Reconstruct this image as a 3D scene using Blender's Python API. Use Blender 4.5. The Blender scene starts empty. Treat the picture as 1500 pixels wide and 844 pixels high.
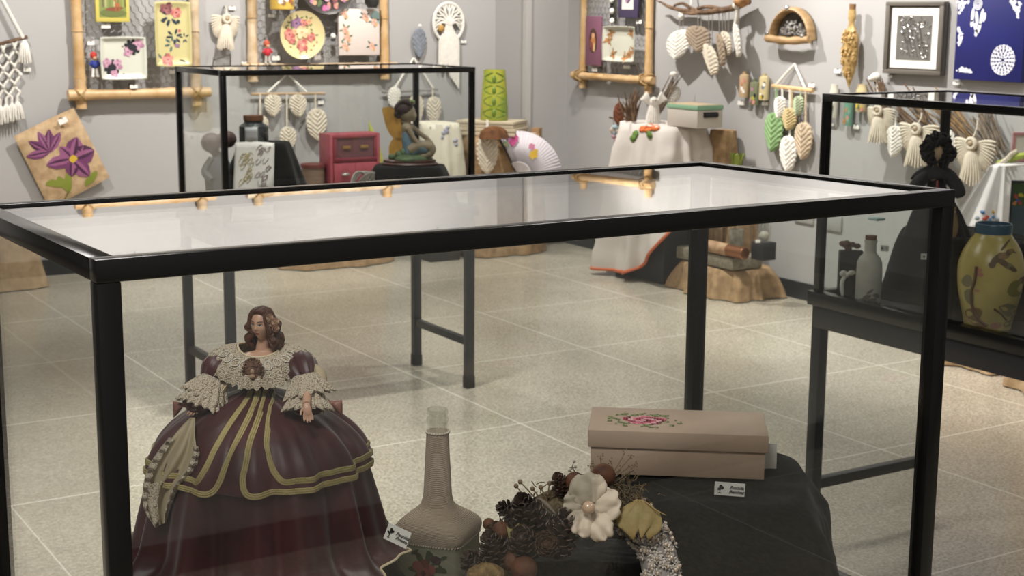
import bpy, bmesh, math, random
from mathutils import Vector, Matrix, noise
random.seed(7)
S = bpy.context.scene
COL = S.collection
V = Vector
PI = math.pi

# ---------------------------------------------------------------- camera
FPX, PITCH, ROLL, CAMH, YAW = 2166.3, 0.1839, 0.0077, 1.6258, 0.5547
_c, _s = math.cos(PITCH), math.sin(PITCH)
_f = V((0, _c, -_s)); _u = V((0, _s, _c)); _r = V((1, 0, 0))
_cr, _sr = math.cos(ROLL), math.sin(ROLL)
_R, _U = _cr*_r + _sr*_u, -_sr*_r + _cr*_u
RZ = Matrix.Rotation(-YAW, 3, 'Z')
FWD, RIGHT, UP = RZ @ _f, RZ @ _R, RZ @ _U
C0 = V((0, 0, CAMH))
FH = V((FWD.x, FWD.y, 0)).normalized()
RH = V((FH.y, -FH.x, 0))
camd = bpy.data.cameras.new('camera'); cam = bpy.data.objects.new('camera', camd); COL.objects.link(cam)
M4 = Matrix((RIGHT, UP, -FWD)).transposed().to_4x4(); M4.translation = C0
cam.matrix_world = M4
camd.sensor_width = 36; camd.sensor_fit = 'HORIZONTAL'; camd.lens = FPX/1500*36
camd.clip_start = .02; camd.clip_end = 60
camd.dof.use_dof = True; camd.dof.focus_distance = 1.78; camd.dof.aperture_fstop = 19
S.camera = cam

# ---------------------------------------------------------------- view and light
S.view_settings.view_transform = 'Standard'; S.view_settings.look = 'None'
S.view_settings.gamma = 1; S.view_settings.use_curve_mapping = False
S.view_settings.exposure = 0.0
cy = S.cycles
cy.max_bounces = 14; cy.diffuse_bounces = 4; cy.glossy_bounces = 6; cy.transmission_bounces = 6; cy.transparent_max_bounces = 48
cy.use_denoising = True; cy.sample_clamp_indirect = 6; cy.caustics_reflective = False; cy.caustics_refractive = False
W = bpy.data.worlds.new('world'); S.world = W; W.use_nodes = True
W.node_tree.nodes['Background'].inputs[0].default_value = (.9, .93, 1, 1)
W.node_tree.nodes['Background'].inputs[1].default_value = .05

XR, YW = 5.887, 9.21           # planes of the right and the left (far) wall
XL, YB, ZC = -3.6, -1.32, 3.5

def spot(name, loc, aim, power, size, blend=.6, rad=.05, col=(1, .955, .89)):
    d = bpy.data.lights.new(name, 'SPOT'); o = bpy.data.objects.new(name, d); COL.objects.link(o)
    o.location = loc; o.rotation_euler = (V(aim)-V(loc)).to_track_quat('-Z', 'Y').to_euler()
    d.energy = power; d.spot_size = math.radians(size); d.spot_blend = blend; d.shadow_soft_size = rad; d.color = col
    return o

def area(name, loc, sx, sy, power, col=(1, .965, .92)):
    d = bpy.data.lights.new(name, 'AREA'); o = bpy.data.objects.new(name, d); COL.objects.link(o)
    o.location = loc; d.shape = 'RECTANGLE'; d.size = sx; d.size_y = sy; d.energy = power; d.color = col
    return o

spot('track_spot_far_wall', (3.5, 7.5, 3.35), (3.7, YW, 1.7), 350, 100)
spot('track_spot_far_wall', (1.2, 7.4, 3.35), (1.5, YW, 1.2), 260, 95)
spot('track_spot_far_wall', (5.0, 7.3, 3.35), (5.1, YW, 1.3), 190, 85)
spot('track_spot_right_wall', (4.45, 7.5, 3.35), (XR, 6.75, 1.5), 400, 90)
spot('track_spot_right_wall', (4.45, 5.7, 3.35), (XR, 5.0, 1.5), 380, 90)
spot('track_spot_right_wall', (4.5, 3.6, 3.35), (XR, 3.6, 1.3), 110, 70)
spot('track_spot_floor', (1.25, 5.0, 3.4), (1.2, 4.7, 0), 300, 62, .8)
spot('track_spot_floor', (2.35, 5.1, 3.4), (2.25, 4.9, 0), 290, 62, .8)
spot('track_spot_floor', (4.3, 5.6, 3.4), (4.2, 6.2, 0), 190, 58, .9)
spot('track_spot_floor', (3.0, 7.0, 3.4), (3.0, 6.8, 0), 200, 75, .9)
area('fill_light', (.5, 4.4, 3.45), 1.2, .6, 45)  # unseen soft fill lights, added under the ceiling to brighten the room
area('fill_light', (3.6, 4.4, 3.45), 1.2, .6, 28)
area('fill_light', (-.6, .3, 3.45), 1.2, .6, 78)
area('fill_light', (3.0, .3, 3.45), 1.2, .6, 26)

# ---------------------------------------------------------------- materials
def lin(h):
    h = h.lstrip('#'); r = [int(h[i:i+2], 16)/255 for i in (0, 2, 4)]
    return tuple(x/12.92 if x <= .04045 else ((x+.055)/1.055)**2.4 for x in r) + (1,)
MATS = {}
def mat(name, col, rough=.6, metal=0, bump=0, bs=60, var=0, vs=6, col2=None, sheen=0, spec=.5, coat=0, kind='noise', stretch=(1, 1, 1), lo=.35, hi=.65):
    """procedural principled material; kind of pattern: noise, wave (threads), voronoi (lace), weave (burlap)"""
    if name in MATS: return MATS[name]
    m = bpy.data.materials.new(name); m.use_nodes = True; nt = m.node_tree; N, L = nt.nodes, nt.links
    p = N['Principled BSDF']
    p.inputs['Base Color'].default_value = lin(col); p.inputs['Roughness'].default_value = rough
    p.inputs['Metallic'].default_value = metal; p.inputs['Specular IOR Level'].default_value = spec
    p.inputs['Sheen Weight'].default_value = sheen; p.inputs['Coat Weight'].default_value = coat
    m.diffuse_color = lin(col)
    tc = N.new('ShaderNodeTexCoord'); mp = N.new('ShaderNodeMapping'); mp.inputs['Scale'].default_value = stretch
    L.new(tc.outputs['Object'], mp.inputs['Vector'])
    if var or col2:
        t = N.new('ShaderNodeTexVoronoi' if kind == 'voronoi' else 'ShaderNodeTexNoise'); t.inputs['Scale'].default_value = vs
        if kind != 'voronoi': t.inputs['Detail'].default_value = 5
        L.new(mp.outputs[0], t.inputs['Vector'])
        rm = N.new('ShaderNodeValToRGB'); e = rm.color_ramp.elements
        a = lin(col); b = lin(col2) if col2 else tuple(x*(1-var) for x in a[:3])+(1,)
        e[0].position = lo; e[1].position = hi; e[0].color = a; e[1].color = b
        L.new(t.outputs['Distance' if kind == 'voronoi' else 'Fac'], rm.inputs[0]); L.new(rm.outputs[0], p.inputs['Base Color'])
    if bump:
        if kind in ('wave', 'weave'):
            t = N.new('ShaderNodeTexWave'); t.wave_type = 'BANDS'; t.bands_direction = 'Z'; t.inputs['Scale'].default_value = bs
            t.inputs['Distortion'].default_value = 2.2; t.inputs['Detail Scale'].default_value = 3; out = t.outputs['Fac']; L.new(mp.outputs[0], t.inputs['Vector'])
            if kind == 'weave':
                t2 = N.new('ShaderNodeTexWave'); t2.bands_direction = 'DIAGONAL'; t2.inputs['Scale'].default_value = bs; t2.inputs['Distortion'].default_value = .8
                L.new(mp.outputs[0], t2.inputs['Vector'])
                mm = N.new('ShaderNodeMath'); mm.operation = 'MULTIPLY'; L.new(out, mm.inputs[0]); L.new(t2.outputs['Fac'], mm.inputs[1]); out = mm.outputs[0]
        else:
            t = N.new('ShaderNodeTexVoronoi' if kind == 'voronoi' else 'ShaderNodeTexNoise'); t.inputs['Scale'].default_value = bs
            if kind != 'voronoi': t.inputs['Detail'].default_value = 4
            L.new(mp.outputs[0], t.inputs['Vector']); out = t.outputs[0]
        b = N.new('ShaderNodeBump'); b.inputs['Strength'].default_value = bump; b.inputs['Distance'].default_value = .004
        L.new(out, b.inputs['Height']); L.new(b.outputs[0], p.inputs['Normal'])
    MATS[name] = m
    return m

def glass_mat(name, tint=(1, 1, 1), f0=.045, mul=1.0):
    """thin pane: clear, with a mirror share that grows towards grazing angles (Schlick)"""
    m = bpy.data.materials.new(name); m.use_nodes = True; nt = m.node_tree; N, L = nt.nodes, nt.links
    N.remove(N['Principled BSDF'])
    tr = N.new('ShaderNodeBsdfTransparent'); tr.inputs[0].default_value = tint+(1,)
    gl = N.new('ShaderNodeBsdfGlossy'); gl.inputs['Roughness'].default_value = .0; gl.inputs[0].default_value = (1, 1, 1, 1)
    lw = N.new('ShaderNodeLayerWeight'); lw.inputs['Blend'].default_value = .5
    pw = N.new('ShaderNodeMath'); pw.operation = 'POWER'; pw.inputs[1].default_value = 5; L.new(lw.outputs['Facing'], pw.inputs[0])
    ma = N.new('ShaderNodeMath'); ma.operation = 'MULTIPLY_ADD'; ma.inputs[1].default_value = mul-f0; ma.inputs[2].default_value = f0; ma.use_clamp = True
    L.new(pw.outputs[0], ma.inputs[0])
    mx = N.new('ShaderNodeMixShader'); L.new(ma.outputs[0], mx.inputs[0]); L.new(tr.outputs[0], mx.inputs[1]); L.new(gl.outputs[0], mx.inputs[2])
    L.new(mx.outputs[0], N['Material Output'].inputs[0]); m.diffuse_color = (.8, .9, .9, .3)
    MATS[name] = m
    return m
GLASS = glass_mat('pane_glass', (.975, .985, .98))
CLEAR = glass_mat('bottle_glass', (.96, .965, .95), .09)

def floor_mat():
    m = mat('terrazzo', '#aaa598', .17, spec=.45); nt = m.node_tree; N, L = nt.nodes, nt.links; p = N['Principled BSDF']
    tc = N.new('ShaderNodeTexCoord'); sp = N.new('ShaderNodeSeparateXYZ'); L.new(tc.outputs['Object'], sp.inputs[0])
    def line(sock, off):
        a = N.new('ShaderNodeMath'); a.operation = 'SUBTRACT'; a.inputs[1].default_value = off; L.new(sock, a.inputs[0])
        b = N.new('ShaderNodeMath'); b.operation = 'PINGPONG'; b.inputs[1].default_value = .5; L.new(a.outputs[0], b.inputs[0])
        c = N.new('ShaderNodeMath'); c.operation = 'LESS_THAN'; c.inputs[1].default_value = 0.0031; L.new(b.outputs[0], c.inputs[0])
        return c.outputs[0]
    mx = N.new('ShaderNodeMath'); mx.operation = 'MAXIMUM'; L.new(line(sp.outputs[0], .92), mx.inputs[0]); L.new(line(sp.outputs[1], .93), mx.inputs[1])
    n1 = N.new('ShaderNodeTexNoise'); n1.inputs['Scale'].default_value = 105; n1.inputs['Detail'].default_value = 3; L.new(tc.outputs['Object'], n1.inputs[0])
    r1 = N.new('ShaderNodeValToRGB'); e = r1.color_ramp.elements; e[0].position = .38; e[1].position = .64; e[0].color = lin('#9f988a'); e[1].color = lin('#cbc4b4')
    L.new(n1.outputs[0], r1.inputs[0])
    n2 = N.new('ShaderNodeTexNoise'); n2.inputs['Scale'].default_value = 2.3; n2.inputs['Detail'].default_value = 6; L.new(tc.outputs['Object'], n2.inputs[0])
    r2 = N.new('ShaderNodeValToRGB'); e = r2.color_ramp.elements; e[0].position = .3; e[1].position = .7; e[0].color = (.86, .85, .83, 1); e[1].color = (1, 1, 1, 1)
    L.new(n2.outputs[0], r2.inputs[0])
    mu = N.new('ShaderNodeMixRGB'); mu.blend_type = 'MULTIPLY'; mu.inputs[0].default_value = 1; L.new(r1.outputs[0], mu.inputs[1]); L.new(r2.outputs[0], mu.inputs[2])
    mj = N.new('ShaderNodeMixRGB'); mj.inputs[2].default_value = lin('#e6e0d4'); L.new(mx.outputs[0], mj.inputs[0]); L.new(mu.outputs[0], mj.inputs[1])
    L.new(mj.outputs[0], p.inputs['Base Color'])
    rr = N.new('ShaderNodeMapRange'); rr.inputs[3].default_value = .14; rr.inputs[4].default_value = .3; L.new(n2.outputs[0], rr.inputs[0]); L.new(rr.outputs[0], p.inputs['Roughness'])
    return m

def bamboo_mat(name, c1, c2):
    return mat(name, c1, .42, col2=c2, vs=9, bump=.15, bs=40, lo=.35, hi=.7)
BLACK = mat('black_frame_paint', '#0d0c0b', .22, spec=.42)
BLACK_LEG = mat('black_leg_paint', '#26262a', .45, bump=.04, bs=300)
RUBBER = mat('black_rubber', '#101010', .7)
VELVET = mat('black_velvet', '#131312', .95, col2='#1b1a19', vs=14, bump=.10, bs=90, sheen=.06, spec=.15)
WHITE = mat('white_card', '#efece6', .6)
INK = mat('black_ink', '#1c1a1c', .7)
CORD = mat('cream_cotton_cord', '#d9cfbd', .85, bump=.15, bs=420, var=.18, vs=35)
CORDW = mat('white_cotton_cord', '#e8e4dc', .85, bump=.15, bs=420, var=.12, vs=35)
CORDG = mat('grey_cotton_cord', '#858b96', .85, bump=.5, bs=420, var=.25, vs=35)
TAUPE = mat('taupe_cotton_cord', '#a08f7c', .85, bump=.15, bs=420, var=.2, vs=35)
BURLAP = mat('burlap', '#a98c68', .92, col2='#8a6f50', vs=22, bump=.5, bs=160, kind='noise')
BURLAPL = mat('pale_burlap', '#c7ad8a', .92, col2='#ab8f6d', vs=18, bump=.5, bs=160)
LINEN = mat('white_linen', '#dcd6cc', .88, var=.08, vs=9, bump=.2, bs=220)
BAM = bamboo_mat('bamboo', '#d3b48a', '#b8925f')
BAMP = bamboo_mat('pale_bamboo', '#d2bfa4', '#ad9068')
WIRE = mat('galvanised_wire', '#b5b6b8', .35, .8)
STEEL = mat('steel', '#8d8d90', .3, 1)
TWIG = mat('brown_twig', '#7a6048', .85, col2='#4e3a2a', vs=30, bump=.4, bs=120)
TWIGG = mat('grey_twig', '#8d7d6c', .85, col2='#5f5245', vs=30, bump=.4, bs=120)
GOLD = mat('antique_gold', '#c9ab74', .42, .25, bump=.4, bs=70, col2='#9a7a46', vs=25)
SILVER = mat('embossed_silver', '#b9b8b6', .22, .9, bump=.9, bs=60)

# ---------------------------------------------------------------- geometry helpers
def ray(x, y): return FWD + RIGHT*((x-750)/FPX) + UP*((422-y)/FPX)
def onY(x, y, Y): d = ray(x, y); return C0 + d*(Y/d.y)
def onX(x, y, X): d = ray(x, y); return C0 + d*(X/d.x)
def onZ(x, y, Z): d = ray(x, y); return C0 + d*((Z-CAMH)/d.z)
def onD(x, y, D): d = ray(x, y); return C0 + d*(D/d.dot(FH))       # plane facing the viewer at horizontal distance D
def mpp(P): return (P-C0).dot(FWD)/FPX                              # metres per photo pixel at P
def proj(P):
    q = P-C0; d = q.dot(FWD); return 750+FPX*q.dot(RIGHT)/d, 422-FPX*q.dot(UP)/d

class Fr:
    """a flat working frame: ex to the right, ez up, n towards the viewer"""
    def __init__(s, O, ex, ez, n): s.O, s.ex, s.ez, s.n = V(O), V(ex), V(ez), V(n)
    def pt(s, a, b, d=0): return s.O + s.ex*a + s.ez*b + s.n*d
    def ab(s, x, y, d=0):
        r = ray(x, y); t = (s.O + s.n*d - C0).dot(s.n)/r.dot(s.n); q = C0 + r*t - s.O
        return q.dot(s.ex), q.dot(s.ez)
    def px(s, x, y, d=0): return s.pt(*s.ab(x, y, d), d)
    def at(s, x, y, d=0, rot=0):
        O = s.px(x, y, d); c, q = math.cos(rot), math.sin(rot)
        return Fr(O, s.ex*c + s.ez*q, s.ez*c - s.ex*q, s.n)
    def m(s, x, y, d=0):
        """frame metres per photo pixel there: across, up"""
        a0, b0 = s.ab(x, y, d); a1, _ = s.ab(x+1, y, d); _, b1 = s.ab(x, y-1, d)
        return a1-a0, b1-b0
WL = Fr((0, YW, 0), (1, 0, 0), (0, 0, 1), (0, -1, 0))
WR = Fr((XR, 0, 0), (0, -1, 0), (0, 0, 1), (-1, 0, 0))
def CF(x, y, D, rot=0):
    O = onD(x, y, D); c, s = math.cos(rot), math.sin(rot); ex = RH*c - FH*s; n = -FH*c - RH*s
    return Fr(O, ex, (0, 0, 1), n)
def FX(P, rot=0):
    c, s = math.cos(rot), math.sin(rot)
    return Fr(P, RH*c - FH*s, (0, 0, 1), -FH*c - RH*s)

class MB:
    def __init__(s, m=None): s.v, s.f, s.mi, s.ms, s.cur = [], [], [], [], 0; s.warp = None; m and s.mat(m)
    def mat(s, m):
        if m not in s.ms: s.ms.append(m)
        s.cur = s.ms.index(m); return s
    def add(s, vs, fs):
        b = len(s.v); s.v += [V(p) for p in vs]
        for q in fs: s.f.append([b+i for i in q]); s.mi.append(s.cur)
        return s
    def box(s, c, size, R=None, bev=0):
        bm = bmesh.new(); bmesh.ops.create_cube(bm, size=1)
        for v in bm.verts: v.co = V((v.co.x*size[0], v.co.y*size[1], v.co.z*size[2]))
        if bev: bmesh.ops.bevel(bm, geom=bm.edges[:], offset=bev, segments=2, affect='EDGES', profile=.5)
        R = R or Matrix.Identity(3); bm.verts.index_update()
        s.add([R @ v.co + V(c) for v in bm.verts], [[v.index for v in f.verts] for f in bm.faces]); bm.free(); return s
    def fbox(s, fr, a0, a1, b0, b1, d0, d1, bev=0):
        R = Matrix((fr.ex, -fr.n, fr.ez)).transposed()
        return s.box(fr.pt((a0+a1)/2, (b0+b1)/2, (d0+d1)/2), (a1-a0, d1-d0, b1-b0), R, bev)
    def tube(s, pts, r, n=8, closed=False, cap=True):
        pts = [V(p) for p in pts]; k = len(pts); R = r if isinstance(r, (list, tuple)) else [r]*k; vs, fs = [], []; prev = None
        for i, p in enumerate(pts):
            a = pts[i-1] if (i or closed) else p; b = pts[(i+1) % k] if (i < k-1 or closed) else p
            t = (b-a).normalized() if (b-a).length > 1e-9 else V((0, 0, 1))
            if prev is None: prev = t.orthogonal().normalized()
            u = (prev - t*prev.dot(t)); u = u.normalized() if u.length > 1e-6 else t.orthogonal().normalized(); prev = u; w = t.cross(u)
            for j in range(n): an = 2*PI*j/n; vs.append(p + (u*math.cos(an) + w*math.sin(an))*R[i])
        for i in range(k if closed else k-1):
            for j in range(n):
                a, b = i*n+j, i*n+(j+1) % n; c, d = ((i+1) % k)*n+(j+1) % n, ((i+1) % k)*n+j; fs.append([a, b, c, d])
        if cap and not closed: fs += [list(range(n))[::-1], [(k-1)*n+j for j in range(n)]]
        return s.add(vs, fs)
    def grid(s, fn, nu, nv, cu=False, cv=False, capu=False):
        vs = [fn(i/(nu if cu else nu-1), j/(nv if cv else nv-1)) for j in range(nv) for i in range(nu)]; fs = []
        for j in range(nv if cv else nv-1):
            for i in range(nu if cu else nu-1):
                a, b = j*nu+i, j*nu+(i+1) % nu; c, d = ((j+1) % nv)*nu+(i+1) % nu, ((j+1) % nv)*nu+i; fs.append([a, b, c, d])
        if capu: fs += [list(range(nu))[::-1], [(nv-1)*nu+i for i in range(nu)]]
        return s.add(vs, fs)
    def lathe(s, c, prof, n=32, sx=1, sy=1, ax=None, ex=None, th0=0):
        c = V(c); ax = V(ax or (0, 0, 1)).normalized(); ex = V(ex).normalized() if ex else (V((1, 0, 0)) if abs(ax.x) < .9 else V((0, 1, 0)))
        ex = (ex - ax*ex.dot(ax)).normalized(); ey = ax.cross(ex)
        def fn(u, v):
            r, z = prof[min(len(prof)-1, round(v*(len(prof)-1)))]; t = 2*PI*u+th0
            return c + ex*(r*sx*math.cos(t)) + ey*(r*sy*math.sin(t)) + ax*z
        return s.grid(fn, n, len(prof), cu=True, capu=True)
    def ell(s, c, r, n=16, m=10, R=None):
        c = V(c); r = r if isinstance(r, (tuple, list)) else (r, r, r); R = R or Matrix.Identity(3)
        def fn(u, v):
            t, p = 2*PI*u, PI*(.001+v*.998); return c + R @ V((r[0]*math.sin(p)*math.cos(t), r[1]*math.sin(p)*math.sin(t), r[2]*math.cos(p)))
        return s.grid(fn, n, m, cu=True, capu=True)
    def prism(s, fr, poly, d0, d1):
        k = len(poly); vs = [fr.pt(a, b, d0) for a, b in poly] + [fr.pt(a, b, d1) for a, b in poly]
        fs = [list(range(k))[::-1], list(range(k, 2*k))] + [[i, (i+1) % k, k+(i+1) % k, k+i] for i in range(k)]
        return s.add(vs, fs)
    def blob(s, P, a, b, ra, rb, rot=0, d=.001, jit=.12, n=11):
        """a flat painted patch on a surface P(a, b, d)"""
        vs = []; c, q = math.cos(rot), math.sin(rot)
        for i in range(n):
            t = 2*PI*i/n; k = 1+random.uniform(-jit, jit); x, y = ra*k*math.cos(t), rb*k*math.sin(t); vs.append(P(a+x*c-y*q, b+x*q+y*c, d))
        return s.add(vs+[P(a, b, d)], [[i, (i+1) % n, n] for i in range(n)])
    def build(s, name, parent=None, angle=40, fix=True, rm=None, sub=0, solid=0):
        me = bpy.data.meshes.new(name); org = V((0, 0, 0))
        if parent is not None: org = LOC[parent.name]
        elif s.v:
            xs = [p.x for p in s.v]; ys = [p.y for p in s.v]; zs = [p.z for p in s.v]
            org = V(((min(xs)+max(xs))/2, (min(ys)+max(ys))/2, min(zs)))
        me.from_pydata([p-org for p in s.v], [], s.f)
        for m in s.ms: me.materials.append(m)
        me.polygons.foreach_set('material_index', s.mi)
        if fix:
            bm = bmesh.new(); bm.from_mesh(me); bmesh.ops.recalc_face_normals(bm, faces=bm.faces[:]); bm.to_mesh(me); bm.free()
        me.polygons.foreach_set('use_smooth', [True]*len(me.polygons)); me.set_sharp_from_angle(angle=math.radians(angle))
        o = bpy.data.objects.new(name, me); COL.objects.link(o)
        if parent is None: o.location = org
        else: o.parent = parent
        LOC[o.name] = org
        if rm: q = o.modifiers.new('remesh', 'REMESH'); q.mode = 'VOXEL'; q.voxel_size = rm; q.use_smooth_shade = True
        if rm: q = o.modifiers.new('smooth', 'SMOOTH'); q.iterations = 4; q.factor = .5
        if solid: q = o.modifiers.new('thick', 'SOLIDIFY'); q.thickness = solid; q.offset = 0
        if sub: q = o.modifiers.new('sub', 'SUBSURF'); q.levels = sub; q.render_levels = sub
        return o
LOC = {}
def thing(name, label, cat, loc, group=None):
    o = bpy.data.objects.new(name, None); COL.objects.link(o); o.location = loc; o.empty_display_size = .03; LOC[o.name] = V(loc)
    return tag(o, label, cat, group)
def tag(o, label, cat, group=None, kind=None):
    o['label'] = label; o['category'] = cat
    if group: o['group'] = group
    if kind: o['kind'] = kind
    return o
def solo(mb, name, label, cat, group=None, **k): return tag(mb.build(name, **k), label, cat, group)
def struct(mb, name): o = mb.build(name); o['kind'] = 'structure'; return o
def lerp(a, b, t): return a+(b-a)*t
def curve(pts, n):
    """Catmull-Rom through the points"""
    P = [V(p) for p in pts]; out = []; k = len(P)-1
    for i in range(n):
        t = i/(n-1)*k; j = min(int(t), k-1); u = t-j; p0, p1, p2, p3 = P[max(j-1, 0)], P[j], P[j+1], P[min(j+2, k)]
        out.append(.5*((2*p1)+(p2-p0)*u+(2*p0-5*p1+4*p2-p3)*u*u+(3*p1-p0-3*p2+p3)*u**3))
    return out
def interp(tab, x):
    for (x0, y0), (x1, y1) in zip(tab, tab[1:]):
        if x <= x1: return y0+(y1-y0)*max(0, (x-x0)/(x1-x0)) if x1 != x0 else y1
    return tab[-1][1]
def smooth_tab(tab, x):
    xs = [p[0] for p in tab]
    for i in range(len(tab)-1):
        if x <= tab[i+1][0] or i == len(tab)-2:
            t = (x-xs[i])/(xs[i+1]-xs[i]); p0, p1, p2, p3 = tab[max(i-1, 0)][1], tab[i][1], tab[i+1][1], tab[min(i+2, len(tab)-1)][1]
            return .5*((2*p1)+(p2-p0)*t+(2*p0-5*p1+4*p2-p3)*t*t+(3*p1-p0-3*p2+p3)*t**3)

from mathutils.bvhtree import BVHTree
def mesh_hit(o):
    """returns f(px, py) -> point and normal where the sight line through that pixel meets the mesh"""
    b = LOC[o.name]; t = BVHTree.FromPolygons([v.co+b for v in o.data.vertices], [tuple(p.vertices) for p in o.data.polygons])
    def f(x, y):
        d = ray(x, y).normalized(); h, n, i, k = t.ray_cast(C0, d)
        if h is None: h, n, i, k = t.find_nearest(C0+d*5)
        return (h, n if n.dot(d) < 0 else -n)
    return f
def decal(o, mb, m, x, y, rx, ry, rot=0, d=.002, jit=.12):
    """a small flat applique that follows the cloth under it"""
    f = mesh_hit(o)
    def P(a, b, e=0): h, n = f(x+a, y-b); return h+n*e
    return mb.mat(m).blob(P, 0, 0, rx, ry, rot, d, jit)
# ---------------------------------------------------------------- small shared builders
def flower(mb, P, a, b, r, cols, d=.001, petals=6):
    m1, m2, m3 = cols
    for i in range(petals):
        t = 2*PI*i/petals+random.random(); mb.mat(m1 if i % 2 else m2).blob(P, a+r*.55*math.cos(t), b+r*.55*math.sin(t), r*.55, r*.42, t, d+i*.00012)
    mb.mat(m2).blob(P, a, b, r*.5, r*.46, random.random(), d+.0010); mb.mat(m3).blob(P, a, b, r*.24, r*.22, 0, d+.0012)
def leaves(mb, P, a, b, r, m, k=4, d=.0006):
    mb.mat(m)
    for i in range(k):
        t = 2*PI*(i+random.random()*.6)/k; mb.blob(P, a+r*1.1*math.cos(t), b+r*1.1*math.sin(t), r*.6, r*.25, t, d+i*.0001)
def cordleaf(mb, P, w, h, curl=.01, nr=7, thick=.008, ridge=.004, lean=0, top=.42):
    """a knotted cord leaf: P(a, b, d) with the stem end at b = 0 hanging down to b = -h"""
    def fn(u, v):
        back = u > .5; x = (1-u*4) if not back else (u-.5)*4-1; x = max(-1, min(1, x))
        vv = .002+v*.996; W = w/2*(vv**top)*((1-vv)**.62)*2.0
        saw = (nr*(vv+abs(x)*.28)) % 1
        W *= 1+.05*math.cos(2*PI*nr*vv); rd = ridge*abs(math.sin(PI*saw))**.6
        d = curl*(1-x*x)+(rd if not back else -thick) + (.003*(1-min(1, abs(x)*7)) if not back else 0)
        return P(x*W+lean*vv*vv, -h*vv+abs(x)*w*.03, d)
    return mb.grid(fn, 44, 64, cu=True, capu=True)
def rope(mb, pts, r, n=6, seg=40, twist=9):
    P = curve(pts, seg) if len(pts) > 2 else [V(pts[0]).lerp(V(pts[1]), i/(seg-1)) for i in range(seg)]
    return mb.tube(P, [r*(1+.18*math.sin(i*2.2)) for i in range(seg)], n)
def wall_card(fr, x, y, w, h, label, d=.01, rot=0, name='name_card'):
    q = fr.at(x, y, d, rot); mx, mz = fr.m(x, y, d)
    mb = MB(WHITE); mb.fbox(q, -w*mx/2, w*mx/2, -h*mz/2, h*mz/2, 0, .0025)
    mb.mat(STEEL); mb.fbox(q, -.003, .003, h*mz/2-.006, h*mz/2+.003, -d, .003)
    return solo(mb, name, label, 'name card', 'name cards')
def text(body, fr, a, b, size, parent, shear=0, m=None, d=.0006, name='lettering', align='CENTER'):
    c = bpy.data.curves.new(name, 'FONT'); c.body = body; c.size = size; c.shear = shear; c.align_x = align; c.align_y = 'CENTER'; c.extrude = .0002; c.space_line = .9
    c.materials.append(m or INK); t = bpy.data.objects.new(name, c); COL.objects.link(t); me = bpy.data.meshes.new_from_object(t.evaluated_get(bpy.context.evaluated_depsgraph_get())); bpy.data.objects.remove(t); o = bpy.data.objects.new(name, me); COL.objects.link(o); o.parent = parent
    R = Matrix((fr.ex, fr.ez, fr.n)).transposed().to_4x4(); R.translation = fr.pt(a, b, d)-LOC[parent.name]; o.matrix_local = R
    return o
def drape(mb, fr, hx, hy, ztop, zbot, folds=9, amp=.02, flare=.05, n=96, hem=None, sq=4, seed=0, rows=26, crown=.0, wob=.004, lump=0):
    """a cloth thrown over a block: a rounded square that falls in folds; fr.O is the centre on plan, ex/n the sides"""
    ph = [noise.noise(V((i*1.7+seed*9.1, seed, 0)))*3 for i in range(6)]
    def fn(u, v):
        t = 2*PI*u; ct, st = math.cos(t), math.sin(t); k = (abs(ct)**sq+abs(st)**sq)**(-1/sq); ct, st = ct*k, st*k
        if v < .32:
            q = v/.32; rr = q*.985; z = ztop+crown*(1-q*q)+wob*noise.noise(V((ct*rr*5, st*rr*5, seed))); off = 0
        else:
            q = (v-.32)/.68; zb = hem(t) if hem else zbot; e = min(1, q*6); z = lerp(ztop, zb, q)-.0*e
            w = math.sin(folds*t+ph[0])+.6*math.sin(round(folds*1.7)*t+ph[1]+q*1.3)+.4*math.sin(max(1, round(folds*.53))*t+ph[2])
            off = flare*q+amp*max(-.1, w+.7)*q**.7*.7+amp*(.35+1.2*lump)*(1+noise.noise(V((math.cos(t)*3, math.sin(t)*3, z*9+seed))))*min(1, q*4)+lump*.008*noise.noise(V((math.cos(t)*7, math.sin(t)*7, z*24+seed)))*min(1, q*4); rr = .985+.015*math.sin(min(1, q*8)*PI/2)
        return V((fr.O.x, fr.O.y, 0)) + fr.ex*(ct*(hx*rr+off)) - fr.n*(st*(hy*rr+off)) + V((0, 0, z))
    return mb.grid(fn, n, rows, cu=True)
# ================================================================ the room
FLOOR = floor_mat()
WALL = mat('grey_wall_paint', '#a9a8a8', .72, bump=.05, bs=180, var=.03, vs=1.2)
DARK = mat('dark_baseboard', '#1f2226', .5)
CEIL = mat('ceiling_paint', '#8d8b88', .85)
def slab(name, x0, x1, y0, y1, z0, z1, m):
    return struct(MB(m).box(((x0+x1)/2, (y0+y1)/2, (z0+z1)/2), (x1-x0, y1-y0, z1-z0)), name)
slab('floor', XL-.1, XR+.1, YB-.1, YW+.1, -.05, 0, FLOOR)
slab('ceiling', XL-.1, XR+.1, YB-.1, YW+.1, ZC, ZC+.08, CEIL)
slab('wall_far', XL-.1, XR+.1, YW, YW+.1, 0, ZC, WALL)
slab('wall_right', XR, XR+.1, YB, YW, 0, ZC, WALL)
slab('wall_left', XL-.1, XL, YB, YW, 0, ZC, WALL)
slab('wall_back', XL, XR, YB-.1, YB, 0, ZC, WALL)
PX0, PY0 = onY(772, 100, 8.78).x, 8.78
slab('wall_pier', PX0, XR, PY0, YW, 0, ZC, WALL)
slab('trim_pier', PX0-.022, PX0+.022, PY0-.02, PY0+.022, 0, ZC, mat('pier_trim', '#b4b2af', .55))
BH = .1
slab('baseboard_far', XL, PX0-.012, YW-.012, YW, 0, BH, DARK)
slab('baseboard_right', XR-.012, XR, YB+.012, PY0-.012, 0, BH, DARK)
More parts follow.
